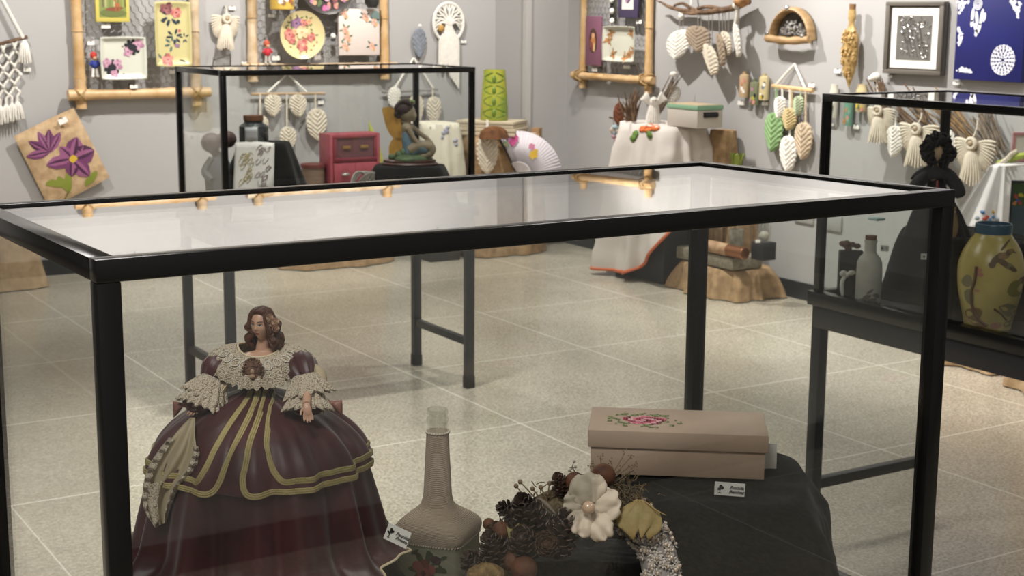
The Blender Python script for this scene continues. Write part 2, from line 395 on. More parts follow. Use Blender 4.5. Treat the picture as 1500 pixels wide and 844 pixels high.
slab('baseboard_left', XL, XL+.012, YB+.012, YW-.012, 0, BH, DARK)
slab('baseboard_back', XL+.012, XR-.012, YB, YB+.012, 0, BH, DARK)
slab('baseboard_pier', PX0+.024, XR-.012, PY0-.012, PY0, 0, BH, DARK)
for i, x in enumerate((1.75, 2.85, 3.95, 5.05)):
    slab('trim_%d' % (i+1), x-.004, x+.004, YW-.003, YW, 2.45, ZC, mat('joint_strip', '#7d7b78', .6))

# ================================================================ the three glass showcases
CW, CD, CH, CB = 1.133, .526, 1.40, .81
def showcase(label, T, base, warp=None):
    root = thing('glass_showcase', label, 'showcase', base, 'black framed glass showcases')
    def tb(name, x0, x1, y0, y1, z0, z1, m, parent=root, bev=.0015, key=None):
        mb = MB(m); bm = MB(m).box(((x0+x1)/2, (y0+y1)/2, (z0+z1)/2), (x1-x0, y1-y0, z1-z0), None, bev)
        mb.add([T((warp or (lambda p: p))(p)) for p in bm.v], bm.f); return mb.build(name, parent)
    t, pt, h = .023, .023, .022
    def ring(name, x0, x1, y0, y1, z0, z1, wd, m):
        mb = MB(m)
        for q in ((x0, x1, y0, y0+wd), (x0, x1, y1-wd, y1), (x0, x0+wd, y0+wd, y1-wd), (x1-wd, x1, y0+wd, y1-wd)):
            bm = MB(m).box(((q[0]+q[1])/2, (q[2]+q[3])/2, (z0+z1)/2), (q[1]-q[0], q[3]-q[2], z1-z0), None, .0012)
            mb.add([T((warp or (lambda p: p))(p)) for p in bm.v], bm.f)
        return mb.build(name, root)
    ring('top_frame', 0, CW, 0, CD, CH-h, CH, t, BLACK)
    for x in (0, CW-pt):
        for y in (0, CD-pt): tb('corner_post', x, x+pt, y, y+pt, CB, CH-h, BLACK)
    ring('base_rail', -.012, CW+.012, -.012, CD+.012, .768, CB, .036, BLACK)
    ring('table_apron', 0, CW, 0, CD, .70, .768, .03, BLACK_LEG)
    tb('deck', .02, CW-.02, .02, CD-.02, .772, .79, mat('black_deck', '#171717', .6))
    g = .0045; a = .009
    tb('glass_pane', pt, CW-pt, a, a+g, CB, CH-h, GLASS, bev=0); tb('glass_pane', pt, CW-pt, CD-a-g, CD-a, CB, CH-h, GLASS, bev=0)
    tb('glass_pane', a, a+g, pt, CD-pt, CB, CH-h, GLASS, bev=0); tb('glass_pane', CW-a-g, CW-a, pt, CD-pt, CB, CH-h, GLASS, bev=0)
    o = tb('glass_top', t, CW-t, t, CD-t, CH-.009, CH-.003, GLASS, bev=0)
    lw = .036
    for x in (0, CW-lw):
        for y in (0, CD-lw):
            l = tb('leg', x, x+lw, y, y+lw, .045, .70, BLACK_LEG)
            tb('rubber_foot', x-.003, x+lw+.003, y-.003, y+lw+.003, 0, .055, RUBBER, parent=l, bev=.004)
        tb('crossbar', x+.004, x+lw-.004, lw, CD-lw, .19, .222, BLACK_LEG)
    tb('rear_stretcher', lw, CW-lw, CD-lw+.004, CD-.004, .19, .222, BLACK_LEG) if False else None
    return root
FX0, FY0 = .3793, 1.3364
def fwarp(p):
    k = max(0, min(1, (p.z-.82)/.5)); return V((p.x, p.y, p.z + k*(-.0152*p.y + .0018*p.x)))
showcase('large glass showcase in front with the red gowned doll, bottle, wreath and box inside', lambda p: p+V((FX0, FY0, 0)), (FX0+CW/2, FY0+CD/2, 0), fwarp)
RX0, RY0 = 2.0613, 5.4634
showcase('glass showcase standing behind, holding the winged fairy statuette', lambda p: p+V((RX0, RY0, 0)), (RX0+CW/2, RY0+CD/2, 0))
GX0, GY0 = 3.0792, 3.2464
showcase('glass showcase cut off by the right photo edge, holding the yellow bird vase', lambda p: V((GX0+p.y, GY0-p.x, p.z)), (GX0+CD/2, GY0-CW/2, 0))
# ================================================================ the porcelain doll in the front showcase
SATIN = mat('burgundy_satin', '#4a1a1e', .48, var=.12, vs=20, bump=.06, bs=90, sheen=.2, col2='#3a1216')
SATIND = mat('deep_burgundy_satin', '#47171c', .46, col2='#33100f', vs=16, bump=.06, bs=90, sheen=.2)
BRAID = mat('gold_braid', '#b8a873', .5, .2, bump=.6, bs=500)
LACE = mat('aged_lace', '#d3c5b0', .9, kind='voronoi', col2='#93806b', vs=640, lo=.45, hi=.85, bump=.6, bs=640)
SKIN = mat('porcelain_skin', '#c99f86', .38, var=.05, vs=40)
HAIR = mat('auburn_hair', '#5c3623', .5, col2='#3b2015', vs=60, bump=.4, bs=250, stretch=(1, 1, .25))
PIPE = mat('cream_piping', '#d9c7a6', .6)
BEIGE = mat('beige_satin', '#b3a184', .5, var=.1, vs=30)
RIB = mat('dusty_pink_ribbon', '#8d5f54', .5)
ROSE = mat('dusty_rose_petal', '#c9a48c', .7, col2='#ab8068', vs=60)
D0 = 1.69
DO = FX(onD(382, 700, D0)); s0 = mpp(onD(382, 700, D0))
def zp(py): return onD(382, py, D0).z-DO.O.z
def dp(px, py, d=0): a, b = DO.ab(px, py, d); return DO.pt(a, b, d)
ZB = onD(382, 806, D0).z
doll = thing('porcelain_doll', 'porcelain doll in a wide burgundy ball gown with gold braid and lace', 'doll', (DO.O.x, DO.O.y, ZB))

def R_over(py):  return s0*smooth_tab([(564, 20), (570, 23), (577, 38), (588, 70), (603, 102), (622, 128), (645, 148), (668, 158), (690, 163)], py)
def R_under(py): return s0*smooth_tab([(640, 140), (670, 151), (705, 160), (740, 168), (775, 176), (795, 188), (806, 204)], py)
def S_over(th, v, off=0):
    py = lerp(564, 676, v); r = R_over(py); k = min(1, v*1.6)
    fold = (.0045*math.sin(14*th+.6*math.sin(3*th))+.002*math.sin(27*th+1))*k*(.35+.65*abs(math.sin(th*.5+1.1))) if off == 0 or True else 0
    r = r+fold+off; return DO.pt(r*math.cos(th), zp(py), r*math.sin(th))
def S_under(th, v):
    py = lerp(640, 806, v); r = R_under(py); k = .25+.75*v
    r += (.0105*math.sin(13*th+.6+.5*math.sin(2*th))+.006*math.sin(22*th+2)+.005*math.sin(7*th))*k
    bend = .006*math.sin(9*th)*max(0, v-.8)*5
    return DO.pt(r*math.cos(th), zp(py)+max(0, bend)*.6, r*math.sin(th))
MB(SATIND).grid(lambda u, v: S_under(2*PI*u, v), 220, 40, cu=True).build('underskirt', doll, angle=80)
mb = MB(PIPE); mb.tube([S_under(2*PI*i/220, 1)+V((0, 0, .002)) for i in range(220)], .0016, 6, closed=True); mb.build('hem_piping', doll)
MB(SATIN).grid(lambda u, v: S_over(2*PI*u, v), 240, 36, cu=True).build('overskirt', doll, angle=80, solid=.0016)
# gold braid, laid on the skirt along the lines seen in the photograph
TAB = [(th, v, proj(S_over(th, v, .0015))) for th in [PI*(.02+.96*i/150) for i in range(151)] for v in [j/70 for j in range(71)]]
def on_skirt(px, py):
    th, v, _ = min(TAB, key=lambda q: (q[2][0]-px)**2+(q[2][1]-py)**2); return th, v
def braid(path, name='gold_braid', closed=False):
    pts = curve([(a, b, 0) for a, b in path], max(24, len(path)*9)); P = [S_over(p.x, min(1, p.y), .0016) for p in pts]
    mb = MB(BRAID); k = len(P)
    for o, r in ((-.0023, .0013), (0, .0016), (.0023, .0013)):
        q = []
        for i, p in enumerate(P):
            t = (P[min(i+1, k-1)]-P[max(i-1, 0)]).normalized(); n = (p-V((DO.O.x, DO.O.y, p.z))).normalized(); q.append(p+t.cross(n).normalized()*o)
        mb.tube(q, r, 6)
    return mb.build(name, doll)
def side(px): return [on_skirt(*p) for p in px]
VU, VL = .86, .975
l1 = side([(367, 572), (357, 592), (335, 625), (314, 660), (301, 687)]); braid(l1+[(l1[-1][0]+.07, VU), (l1[-1][0]+.2, VU), (l1[-1][0]+.8, VU), (3.3, VU), (4.2, VU)])
l2 = side([(378, 572), (370, 598), (350, 640), (333, 680), (322, 706)]); braid(l2+[(l2[-1][0]+.06, VL), (l2[-1][0]+.2, VL), (l2[-1][0]+.8, VL), (3.3, VL), (4.2, VL)])
l3 = side([(389, 572), (384, 598), (370, 640), (360, 680), (356, 706)]); braid(l3+[(l3[-1][0]-.05, VL), (l3[-1][0]-.25, VL), (1.2, VL), (.6, VL), (0, VL), (-1, VL)])
l4 = side([(400, 572), (397, 598), (390, 640), (394, 672), (402, 692)]); braid(l4+[(l4[-1][0]-.07, VU), (l4[-1][0]-.2, VU), (.9, VU), (.5, VU), (0, VU), (-1, VU)])
# bodice
def bod(u, v):
    t = 2*PI*u; py = lerp(571, 524, v); r = s0*smooth_tab([(524, 40), (540, 37), (555, 28), (566, 21), (571, 22)], py); return DO.pt(r*math.cos(t), zp(py), r*.72*math.sin(t))
MB(SATIN).grid(bod, 40, 14, cu=True, capu=True).build('bodice', doll)
mb = MB(BRAID)
for x0, x1 in ((-13, -15), (-5, -5.5), (4, 4.5), (13, 15)):
    pts = []
    for i in range(8):
        py = lerp(572, 556, i/7); r = s0*smooth_tab([(524, 40), (540, 37), (555, 28), (566, 21), (571, 22)], py); a = s0*lerp(x0, x1, i/7); pts.append(DO.pt(a, zp(py), .72*math.sqrt(max(0, r*r-a*a))+.0005))
    mb.tube(pts, .0017, 6)
mb.build('bodice_braid', doll)

# body: head with a face, neck, shoulders, arms and five-fingered hands in one surface
hd = .002; HK = .70; HC = dp(384, 474.5, hd); ha = .40
hfw = (DO.n*math.cos(ha)-DO.ex*math.sin(ha)); hrt = V((0, 0, 1)).cross(hfw).normalized()*1.0
hrt = hfw.cross(V((0, 0, 1))).normalized()*-1          # to the viewer's right
tilt = Matrix.Rotation(.10, 3, hrt); hfw = tilt @ hfw; hup = hfw.cross(hrt).normalized()
if hup.z < 0: hup = -hup
HX, HY, HZ = .0172, .0195, .0262
def nar(z): t = max(0, -z/HZ); return 1-.30*t**1.6
def g(x, z, cx, cz, sx, sz): return math.exp(-((x-cx)/sx)**2-((z-cz)/sz)**2)
def bump(x, z):
    return (.0040*g(x, z, 0, -.0035, .0026, .0030)+.0018*g(x, z, 0, .001, .0018, .0048)-.0018*(g(x, z, .0070, .0035, .0040, .0026)+g(x, z, -.0070, .0035, .0040, .0026))
            +.0016*g(x, z, 0, -.0118, .0040, .0020)+.0020*g(x, z, 0, -.0195, .0048, .0038)+.0010*(g(x, z, .0095, -.005, .005, .005)+g(x, z, -.0095, -.005, .005, .005))+.0006*g(x, z, 0, .0085, .010, .003))
def hp(x, y, z): return HC+(hrt*x+hfw*y+hup*z)*HK
def facey(x, z): return HY*math.sqrt(max(0, 1-(x/(HX*nar(z)))**2-(z/HZ)**2))+bump(x, z)
def headfn(u, v):
    t, p = 2*PI*u, PI*(.001+.998*v); z = HZ*math.cos(p); x = HX*nar(z)*math.sin(p)*math.cos(t); y = HY*math.sin(p)*math.sin(t)
    return hp(x, y+(bump(x, z) if y > 0 else 0), z)
def hand(mb, wrist, tip, side, r=.00125, curl=.3, nrm=None, spread=1.0, thumb=1):
    """palm, four fingers of unequal length bent at the knuckle, and a thumb from the side of the palm"""
    ax = (tip-wrist); L = ax.length; ax.normalize(); sd = side.normalized(); nn = ax.cross(sd).normalized()
    if nrm is not None and nn.dot(nrm) < 0: nn = -nn
    K = wrist+ax*L*.48
    mb.ell(wrist+ax*L*.27, (1, 1, 1), 12, 8, Matrix((sd*L*.235, nn*L*.125, ax*L*.33)).transposed())
    for i, (o, ln) in enumerate(((-.19, .44), (-.065, .52), (.06, .49), (.18, .38))):
        p0 = K+sd*L*o*.9-ax*L*.05; p1 = p0+ax*L*ln*.5+sd*L*o*.25*spread+nn*L*.03; p2 = p1+(ax*math.cos(curl)-nn*math.sin(curl))*L*ln*.32; p3 = p2+(ax*math.cos(curl*2)-nn*math.sin(curl*2))*L*ln*.25
        mb.tube(curve([p0, p1, p2, p3], 9), [r*1.05]*6+[r*.95, r*.85, r*.5], 8)
    t0 = wrist+ax*L*.22+sd*L*.17*thumb; t1 = t0+(ax*.16+sd*.15*thumb)*L; t2 = t1+(ax*.20+sd*.02*thumb-nn*.06)*L
    mb.tube(curve([t0, t1, t2], 7), [r*1.35, r*1.3, r*1.2, r*1.15, r*1.05, r*.95, r*.6], 8)
mb = MB(SKIN); mb.grid(headfn, 56, 48, cu=True, capu=True)
for sx in (-1, 1): mb.ell(hp(sx*HX*.97, -.002, -.001), (.0016, .0029, .004), 10, 8)
NB = dp(386, 516, -.004); mb.tube(curve([hp(0, -.003, -.012), hp(0, -.005, -.024), dp(385, 507, -.003), NB, dp(386, 534, -.003), dp(386, 548, -.004)], 18), [.0078, .0078, .0077, .0076, .0075, .0075, .0076, .0079, .0085, .0098, .013, .017, .020, .022, .023, .024, .024, .024], 20)
mb.ell(dp(385, 535, 0), (1, 1, 1), 24, 14, Matrix((DO.ex*.036, DO.n*.018, V((0, 0, .018)))).transposed())
LH0, LH1 = dp(293, 585, .036), dp(279, 613, .046)
RH0, RH1 = dp(449, 592, .074), dp(453, 621, .082)
mb.tube(curve([dp(330, 530, 0), dp(314, 555, .008), LH0], 12), [.0095]*4+[.0085, .0078, .0072, .0066, .0058, .0052, .0048, .0045], 12)
mb.tube(curve([dp(438, 530, 0), dp(450, 556, .03), RH0], 12), [.0095]*4+[.0085, .0078, .0072, .0066, .0058, .0052, .0048, .0045], 12)
hand(mb, LH0, LH1, DO.ex, curl=.55, nrm=-DO.n); hand(mb, RH0, RH1, DO.ex, curl=.22, nrm=-DO.n, thumb=-1)
mb.build('body', doll, rm=.00052)
EYE = mat('doll_eye_white', '#d9d4cb', .25); IRIS = mat('blue_grey_iris', '#47606b', .2); LASH = mat('painted_brow', '#3a241b', .6); LIP = mat('painted_lips', '#8a4038', .4)
for sx in (-1, 1):
    x, z = sx*.0070, .0030; e = MB(EYE)
    def EP(a, b, d, x=x, z=z): return hp(x+a, facey(x+a, z+b)+d, z+b)
    e.blob(EP, 0, 0, .0034, .0016, 0, .0007, 0, 16); e.mat(IRIS).blob(EP, -.0004, 0, .0015, .0015, 0, .0010, 0, 12); e.mat(LASH).blob(EP, -.0004, 0, .0007, .0007, 0, .0012, 0, 10)
    e.tube([EP(a, .0015-abs(a)*.25, .0011) for a in (-.0036, -.002, 0, .002, .0038)], .00036, 5); e.build('eye', doll)
    MB(LASH).tube([EP(a, .0050+.0010*math.cos(a*330), .0006) for a in (-.0042, -.0025, 0, .0025, .0042)], [.0002, .00042, .00042, .00035, .00015], 5).build('eyebrow', doll)
def LP(a, b, d): return hp(a, facey(a, -.0118+b)+d, -.0118+b)
l = MB(LIP); l.blob(LP, 0, .0007, .0046, .0011, 0, .0006, 0, 14); l.blob(LP, 0, -.0009, .0036, .0013, 0, .0006, 0, 14); l.build('lips', doll)
# hair: overlapping wavy locks from the parting down to the shoulders
mb = MB(HAIR)
for i in range(54):
    lay = i % 3; fr_ = (i*.618) % 1; ph = lerp(math.radians(58), math.radians(302), fr_)     # angle from the face direction
    sn, cs = math.sin(ph), math.cos(ph); q = 1.0+.05*lay
    pts = [hp(.003*sn, .004, HZ*1.03), hp(HX*.75*sn*q, HY*.75*cs*q+.001, HZ*.80), hp(HX*1.10*sn*q, HY*1.08*cs*q, HZ*.15)]
    L = random.uniform(.040, .050)
    for k in range(1, 6): w = .0056*math.sin(k*1.9+(i % 5)*.5); pts.append(hp((HX*1.18+w)*sn*q+.0015*k*(1 if sn > 0 else -1)*.5, (HY*1.12+w)*cs*q-.001*k, HZ*.15-L*k/5-.002))
    mb.tube(curve(pts, 30), [(.0019+.0013*math.sin(PI*min(1, (j+4)/34)))*(1+.14*math.sin(j*1.1+i)) for j in range(28)]+[.0016, .0007], 7)
for i in range(13):     # the swept front above the brow
    t = i/12; x0 = lerp(-.0155, .0155, t)
    mb.tube(curve([hp(.005, -.004, HZ*1.06), hp(lerp(.006, x0, .5), HY*.50, HZ*.97), hp(x0*1.10, HY*(.62-.5*(abs(x0)/.0155)**2), HZ*(.80-.42*(abs(x0)/.0155)**2))], 12), [.0016, .0022, .0024, .0025, .0025, .0024, .0023, .0022, .002, .0018, .0014, .0008], 7)
mb.ell(hp(0, -.004, .004), (1, 1, 1), 20, 14, Matrix((hrt*HX*1.02*HK, hfw*HY*.86*HK, hup*HZ*1.02*HK)).transposed()); mb.build('hair', doll)
def rose3d(mb, c, n, r, mats, k=3):
    n = V(n).normalized(); u = n.orthogonal().normalized(); w = n.cross(u)
    mb.mat(mats[0]).ell(c, (r*.3, r*.3, r*.3), 8, 6)
    for ring in range(k):
        m = 3+2*ring; rr = r*(.28+.26*ring)
        for i in range(m):
            a = 2*PI*i/m+ring*.7; dr = u*math.cos(a)+w*math.sin(a); tn = -u*math.sin(a)+w*math.cos(a); op = .35+.45*ring/k
            def pet(p, q, dr=dr, tn=tn, rr=rr, op=op):
                x = (p-.5)*2; h = q; return c+dr*(rr*(.35+op*h+.12*math.sin(h*3)))*(1-.15*x*x)+tn*(x*rr*.75*math.sin(PI*(.18+.62*h)))+n*(r*(.55*h*(1-op*.8)-.18*ring*.6))
            mb.mat(mats[(i+ring) % len(mats)]).grid(pet, 5, 5)
    return mb
for x, y, r in ((395, 465, .0054), (403, 471, .0058), (396, 477, .0056), (404, 481, .0054), (397, 488, .005), (392, 471, .0042)):
    rose3d(MB(ROSE), dp(x, y, .0150), DO.n+DO.ex*.5, r, (ROSE, mat('pale_rose_petal', '#d8bca2', .7))).build('hair_rose', doll, fix=False)
# bertha collar of lace with a neckline cord and a cameo brooch
def colr(u, v):
    t = 2*PI*u; st, ct = math.sin(t), math.cos(t); rf = math.sin(26*t)*.0022*v+math.sin(11*t+1)*.0018*v
    a = s0*(lerp(31, 76, v**.85)*ct+3)+rf*ct; d = s0*lerp(20, 42, v)*st+rf*st
    zi = zp(508-2)-max(0, st)*s0*14+abs(ct)*s0*0; zo = zp(524)-(max(0, st)**1.3)*s0*33+.0012*math.sin(26*t+1.2)
    return DO.pt(a, lerp(zi, zo, v**1.25)+.004*math.sin(PI*v)*(.4+.6*abs(ct)), d+.004*math.sin(PI*v))
MB(LACE).grid(colr, 260, 18, cu=True).build('lace_collar', doll, angle=180, solid=.0012)
mb = MB(LACE)
mb.grid(lambda u, v: colr(u, .62+.38*v)+DO.n*(.003*math.sin(2*PI*u))+V((0, 0, -.002+.0016*math.sin(40*2*PI*u)*v)), 300, 8, cu=True); mb.build('collar_frill', doll, angle=180)
MB(PIPE).tube([colr(i/80, .0)+V((0, 0, .001)) for i in range(80)], .0012, 6, closed=True).build('neckline_cord', doll)
mb = MB(mat('white_lace_motif', '#d8d0c4', .8))
for sx in (-1, 1):
    for k in range(4):
        u0 = .25+sx*(.055+.042*k); pts = [colr(u0+.016*math.cos(q), .42+.16*math.sin(q))+DO.n*.0016+V((0, 0, .001)) for q in [2*PI*i/10 for i in range(10)]]; mb.tube(pts, .0007, 5, closed=True)
mb.build('collar_motif', doll)
BR = colr(.26, .52)+DO.n*.004; cam_ = thing
mb = MB(mat('brown_cameo', '#4a2b22', .5, bump=.8, bs=400, col2='#7d5a45', vs=200))
mb.ell(BR, (1, 1, 1), 24, 12, Matrix((DO.ex*.0098, DO.n*.0035, V((0, 0, .0128)))).transposed())
for i in range(22): t = 2*PI*i/22; mb.ell(BR+DO.ex*.0112*math.cos(t)+V((0, 0, .0145*math.sin(t))), .0019, 8, 6)
br = mb.build('cameo_brooch', doll)
mb = MB(mat('cameo_relief', '#a88a72', .5)); mb.ell(BR+DO.n*.003, (.0028, .002, .0036), 10, 8); mb.ell(BR+DO.n*.003+V((0, 0, -.0055)), (.0042, .002, .0028), 10, 8); mb.build('cameo_relief', br)
# puffed sleeves with slashed insets, two tiers of lace and ribbon bows
def ruffle(mb, c0, c1, r0, r1, fr=15, amp=.003, ecc=1.0):
    ax = (c1-c0).normalized(); u = (DO.ex-ax*DO.ex.dot(ax)).normalized(); w = ax.cross(u)
    def fn(p, v):
        t = 2*PI*p; q = math.sin(fr*t)*amp*v+math.sin(7*t+2)*amp*.5*v; r = lerp(r0, r1, v**.8)+q
        return c0.lerp(c1, v)+u*(r*math.cos(t))+w*(r*ecc*math.sin(t))+ax*(q*.5)
    return mb.grid(fn, 150, 10, cu=True)
for sx, sh, el, c, bow in ((-1, dp(327, 530, 0), dp(307, 561, .012), ((314, 553, 300, 582), (307, 566, 293, 597)), (269, 593, .03)),
                      (1, dp(437, 530, 0), dp(449, 560, .03), ((446, 549, 452, 579), (450, 568, 450, 601)), (486, 591, .045))):
    ax = (el-sh); L = ax.length; ax.normalize(); u = ax.orthogonal().normalized(); w = ax.cross(u)
    def slv(p, v, sh=sh, ax=ax, L=L, u=u, w=w):
        t = 2*PI*p; r = .0125+.0070*math.sin(PI*min(1, v*1.05))+.0008*math.sin(12*t); return sh+ax*(L*lerp(-.25, 1.02, v))+u*r*math.cos(t)+w*r*math.sin(t)
    sl = MB(SATIND).grid(slv, 48, 18, cu=True, capu=True).build('puff_sleeve', doll)
    mid = sh.lerp(el, .5); o = DO.ex*sx*.019+DO.n*.012 if sx > 0 else DO.ex*.012+DO.n*.016-V((0, 0, .014))
    pts = [mid+o+ax*(L*.5*k)+(DO.ex*sx*.003*(1-k*k)) for k in (-1, -.5, 0, .5, 1)]
    MB(BEIGE).tube(pts, [.0015, .0058, .0075, .0068, .004], 12).build('slash_inset', sl)
    MB(PIPE).tube([p+DO.n*.006-DO.ex*sx*.0035 for p in pts], .0009, 6).build('inset_piping', sl)
    z = (.010, .034) if sx < 0 else (.030, .052)
    for k, (x0, y0, x1, y1) in enumerate(c):
        ruffle(MB(LACE), dp(x0, y0, lerp(*z, .3+.3*k)), dp(x1, y1, lerp(*z, .6+.4*k)), .012, .0285-.001*k, 15+k*2, .0032, .72).build('lace_cuff', doll, angle=180, solid=.001)
    MB(SATIND).tube([dp(c[1][2], c[1][3]+1, z[1])+DO.ex*.013*math.cos(t)+DO.n*.009*math.sin(t) for t in [2*PI*i/20 for i in range(20)]], .0032, 8, closed=True).build('wrist_band', doll)
    B = dp(*bow); mb = MB(RIB)
    for k in (-1, 1):
        mb.grid(lambda p, v, k=k: B+DO.ex*(k*.012*v)+V((0, 0, (p-.5)*.020*(v**.7)-.006*v*(k*sx > 0)))+DO.n*(.004*math.sin(PI*v)*math.cos((p-.5)*3)), 7, 7)
    mb.ell(B, .0028, 8, 6); mb.build('ribbon_bow', doll, solid=.0012)
# lace edged kerchief held in the hand on the left
KL = [(279, 612), (262, 628), (240, 655), (222, 684), (213, 715), (214, 745), (229, 772)]
KR = [(286, 612), (287, 640), (290, 665), (282, 690), (262, 712), (250, 738), (243, 766)]
def kd(a, b):
    R = s0*smooth_tab([(560, 20), (577, 42), (588, 76), (603, 106), (622, 130), (645, 150), (668, 160), (690, 165), (740, 170), (780, 178)], 700-b/s0*1.0)
    return math.sqrt(max(0, R*R-a*a))
def ker(u, v, l=0, r=1):
    A = curve([(x, y, 0) for x, y in KL], 60)[min(59, int(v*59))]; B = curve([(x, y, 0) for x, y in KR], 60)[min(59, int(v*59))]
    p = A.lerp(B, lerp(l, r, u)); q = lerp(l, r, u); a, b = DO.ab(p.x, p.y, .06)
    d = max(kd(a, b)*.55+.035, .046)+.0045*math.sin(q*15+v*2)*min(1, v*3)+.012; a, b = DO.ab(p.x, p.y, d); return DO.pt(a, b, d)
MB(mat('cream_chiffon', '#b5a688', .75, var=.15, vs=60, bump=.3, bs=120, stretch=(1, 1, .2))).grid(lambda u, v: ker(u, v, .04, .95), 40, 60).build('kerchief', doll, angle=180, solid=.0008)
for l, r in ((-.06, .13), (.86, 1.05)):
    MB(LACE).grid(lambda u, v, l=l, r=r: ker(u, .26+.74*v, l, r)+DO.n*(.002+.0007*math.sin(60*v)), 10, 90).build('kerchief_lace', doll, angle=180, solid=.0008)
MB(LACE).grid(lambda u, v: ker(.1+.35*u+.1*v, .62+.34*v)+DO.n*.006*(1+math.sin(6*u)), 14, 24).build('kerchief_fold', doll, angle=180, solid=.0008)
# ================================================================ the other exhibits in the front showcase
DECK = .79
mb = MB(VELVET); drape(mb, FX(DO.O+DO.ex*.005), .135, .118, ZB-.002, DECK, 7, .012, .075, seed=3, wob=.003)
solo(mb, 'draped_riser', 'black cloth covered riser under the red gowned doll', 'riser', 'black cloth risers', angle=80)
def name_tent(fr, w, h, lines, label, sh, sz):
    root = thing('tent_card', label, 'name card', fr.pt(0, -h/2, -.004), 'tent name cards in the front showcase')
    mb = MB(WHITE); mb.fbox(fr, -w/2, w/2, -h/2, h/2, -.0004, 0); mb.build('card_front', root)
    bk = Fr(fr.O, fr.ex, (fr.ez+fr.n*.45).normalized(), fr.n)
    q = MB(WHITE); q.add([fr.pt(-w/2, h/2, -.0004), fr.pt(w/2, h/2, -.0004), fr.pt(w/2, -h/2, -.012), fr.pt(-w/2, -h/2, -.012)], [[0, 1, 2, 3]]); q.build('card_back', root, solid=.0004)
    text(lines, fr, w*.22, -h*.02, sz, root, sh)
    f = MB(INK); P = fr.pt
    for a, b, ra, rb, t in ((-.30, .16, .055, .11, .3), (-.245, .08, .05, .10, -.6), (-.36, .0, .05, .08, 1.0)): f.blob(P, a*w, b*h, ra*w, rb*h*1.3, t, .0006, .2)
    f.tube([P(-.30*w, .1*h, .0006), P(-.33*w, -.3*h, .0006)], .0004, 4); f.tube([P(-.38*w, -.3*h, .0006), P(-.27*w, -.3*h, .0006)], .0003, 4); f.build('flower_emblem', root)
    return root
E1 = onD(582, 785, 1.60); ca, sa = math.cos(-.36), math.sin(-.36)
f1 = FX(E1, .25); f1 = Fr(E1, f1.ex*ca+f1.ez*sa, f1.ez*ca-f1.ex*sa, f1.n)
name_tent(f1, .0285, .0205, 'Paquita\nPrieto', 'folded name card leaning on the black riser beside the doll hem', .25, .0058)

# bottle wound with cream thread, decoupage roses on its square body
BOT = onD(641, 700, 1.86); sb = mpp(BOT)
THREAD = mat('cream_thread', '#cdb8a2', .8, kind='wave', bump=.7, bs=230, var=.08, vs=30)
bot = thing('decorated_bottle', 'tall bottle wound with beige thread, clear neck and roses on its body', 'bottle', (BOT.x, BOT.y, DECK))
def bz(py): return onD(641, py, 1.86).z
fb = FX(V((BOT.x, BOT.y, 0)), .35)
def sq_l(prof, n=64):
    def fn(u, v):
        w, z, e = prof[round(v*(len(prof)-1))]; t = 2*PI*u; c, s = math.cos(t), math.sin(t); k = (abs(c)**e+abs(s)**e)**(-1/e); return V((BOT.x, BOT.y, z))+fb.ex*(w*c*k)-fb.n*(w*s*k)
    return fn
body_w = 52*sb
pr = [(body_w*.97, DECK, 6), (body_w, DECK+.004, 6), (body_w, bz(800), 6), (body_w*1.0, bz(781), 6)]
mb = MB(mat('decoupage_paper', '#8f8d77', .6, var=.12, vs=25)); mb.grid(sq_l(pr), 64, 4, cu=True, capu=True); bb = mb.build('bottle_body', bot)
pr = []
for i in range(50):
    t = i/49; py = lerp(783, 632, t); w = smooth_tab([(632, 16.5), (665, 18), (700, 20), (725, 21.5), (738, 25), (746, 33), (755, 45), (763, 53), (770, 55.5), (778, 55), (783, 53)], py); pr.append((w*sb, bz(py), 2+4*smooth_tab([(632, 0), (735, 0), (755, .4), (770, .9), (783, 1)], py)))
mb = MB(THREAD); mb.grid(sq_l(pr), 64, 50, cu=True, capu=True); mb.build('thread_winding', bot)
prof = [(15*sb, bz(634)), (15*sb, bz(620)), (16.2*sb, bz(617)), (16.6*sb, bz(613)), (15.2*sb, bz(611)), (15.2*sb, bz(607)), (16.2*sb, bz(605)), (15.4*sb, bz(601)), (15*sb, bz(599)), (12.6*sb, bz(599)), (12.4*sb, bz(634))]
MB(mat('clear_neck_glass', '#cfd2c8', .05, spec=.7) if False else CLEAR).lathe((BOT.x, BOT.y, 0), prof, 32).build('glass_neck', bot)
PEARL = mat('pearl_bead', '#cfc3b2', .25, spec=.8, coat=.4)
mb = MB(PEARL)
for i in range(26): t = 2*PI*i/26; mb.ell(V((BOT.x, BOT.y, bz(632)))+fb.ex*17*sb*math.cos(t)+fb.n*17*sb*math.sin(t), .0016, 8, 6)
mb.build('neck_beads', bot)
mb = MB(PEARL); q = sq_l([(body_w*1.02, bz(783), 6)]*2)
for i in range(88): mb.ell(q(i/88, 0), .0014, 6, 5)
mb.build('shoulder_beads', bot)
mb = MB(); fp = Fr(V((BOT.x, BOT.y, bz(815)))+fb.n*body_w, fb.ex, (0, 0, 1), fb.n); P = fp.pt
DR = (mat('dark_red_rose', '#6b2e2c', .6), mat('faded_red_rose', '#8a4a42', .6), mat('rose_heart', '#51201f', .6)); LG = mat('olive_leaf_paint', '#3e4431', .6)
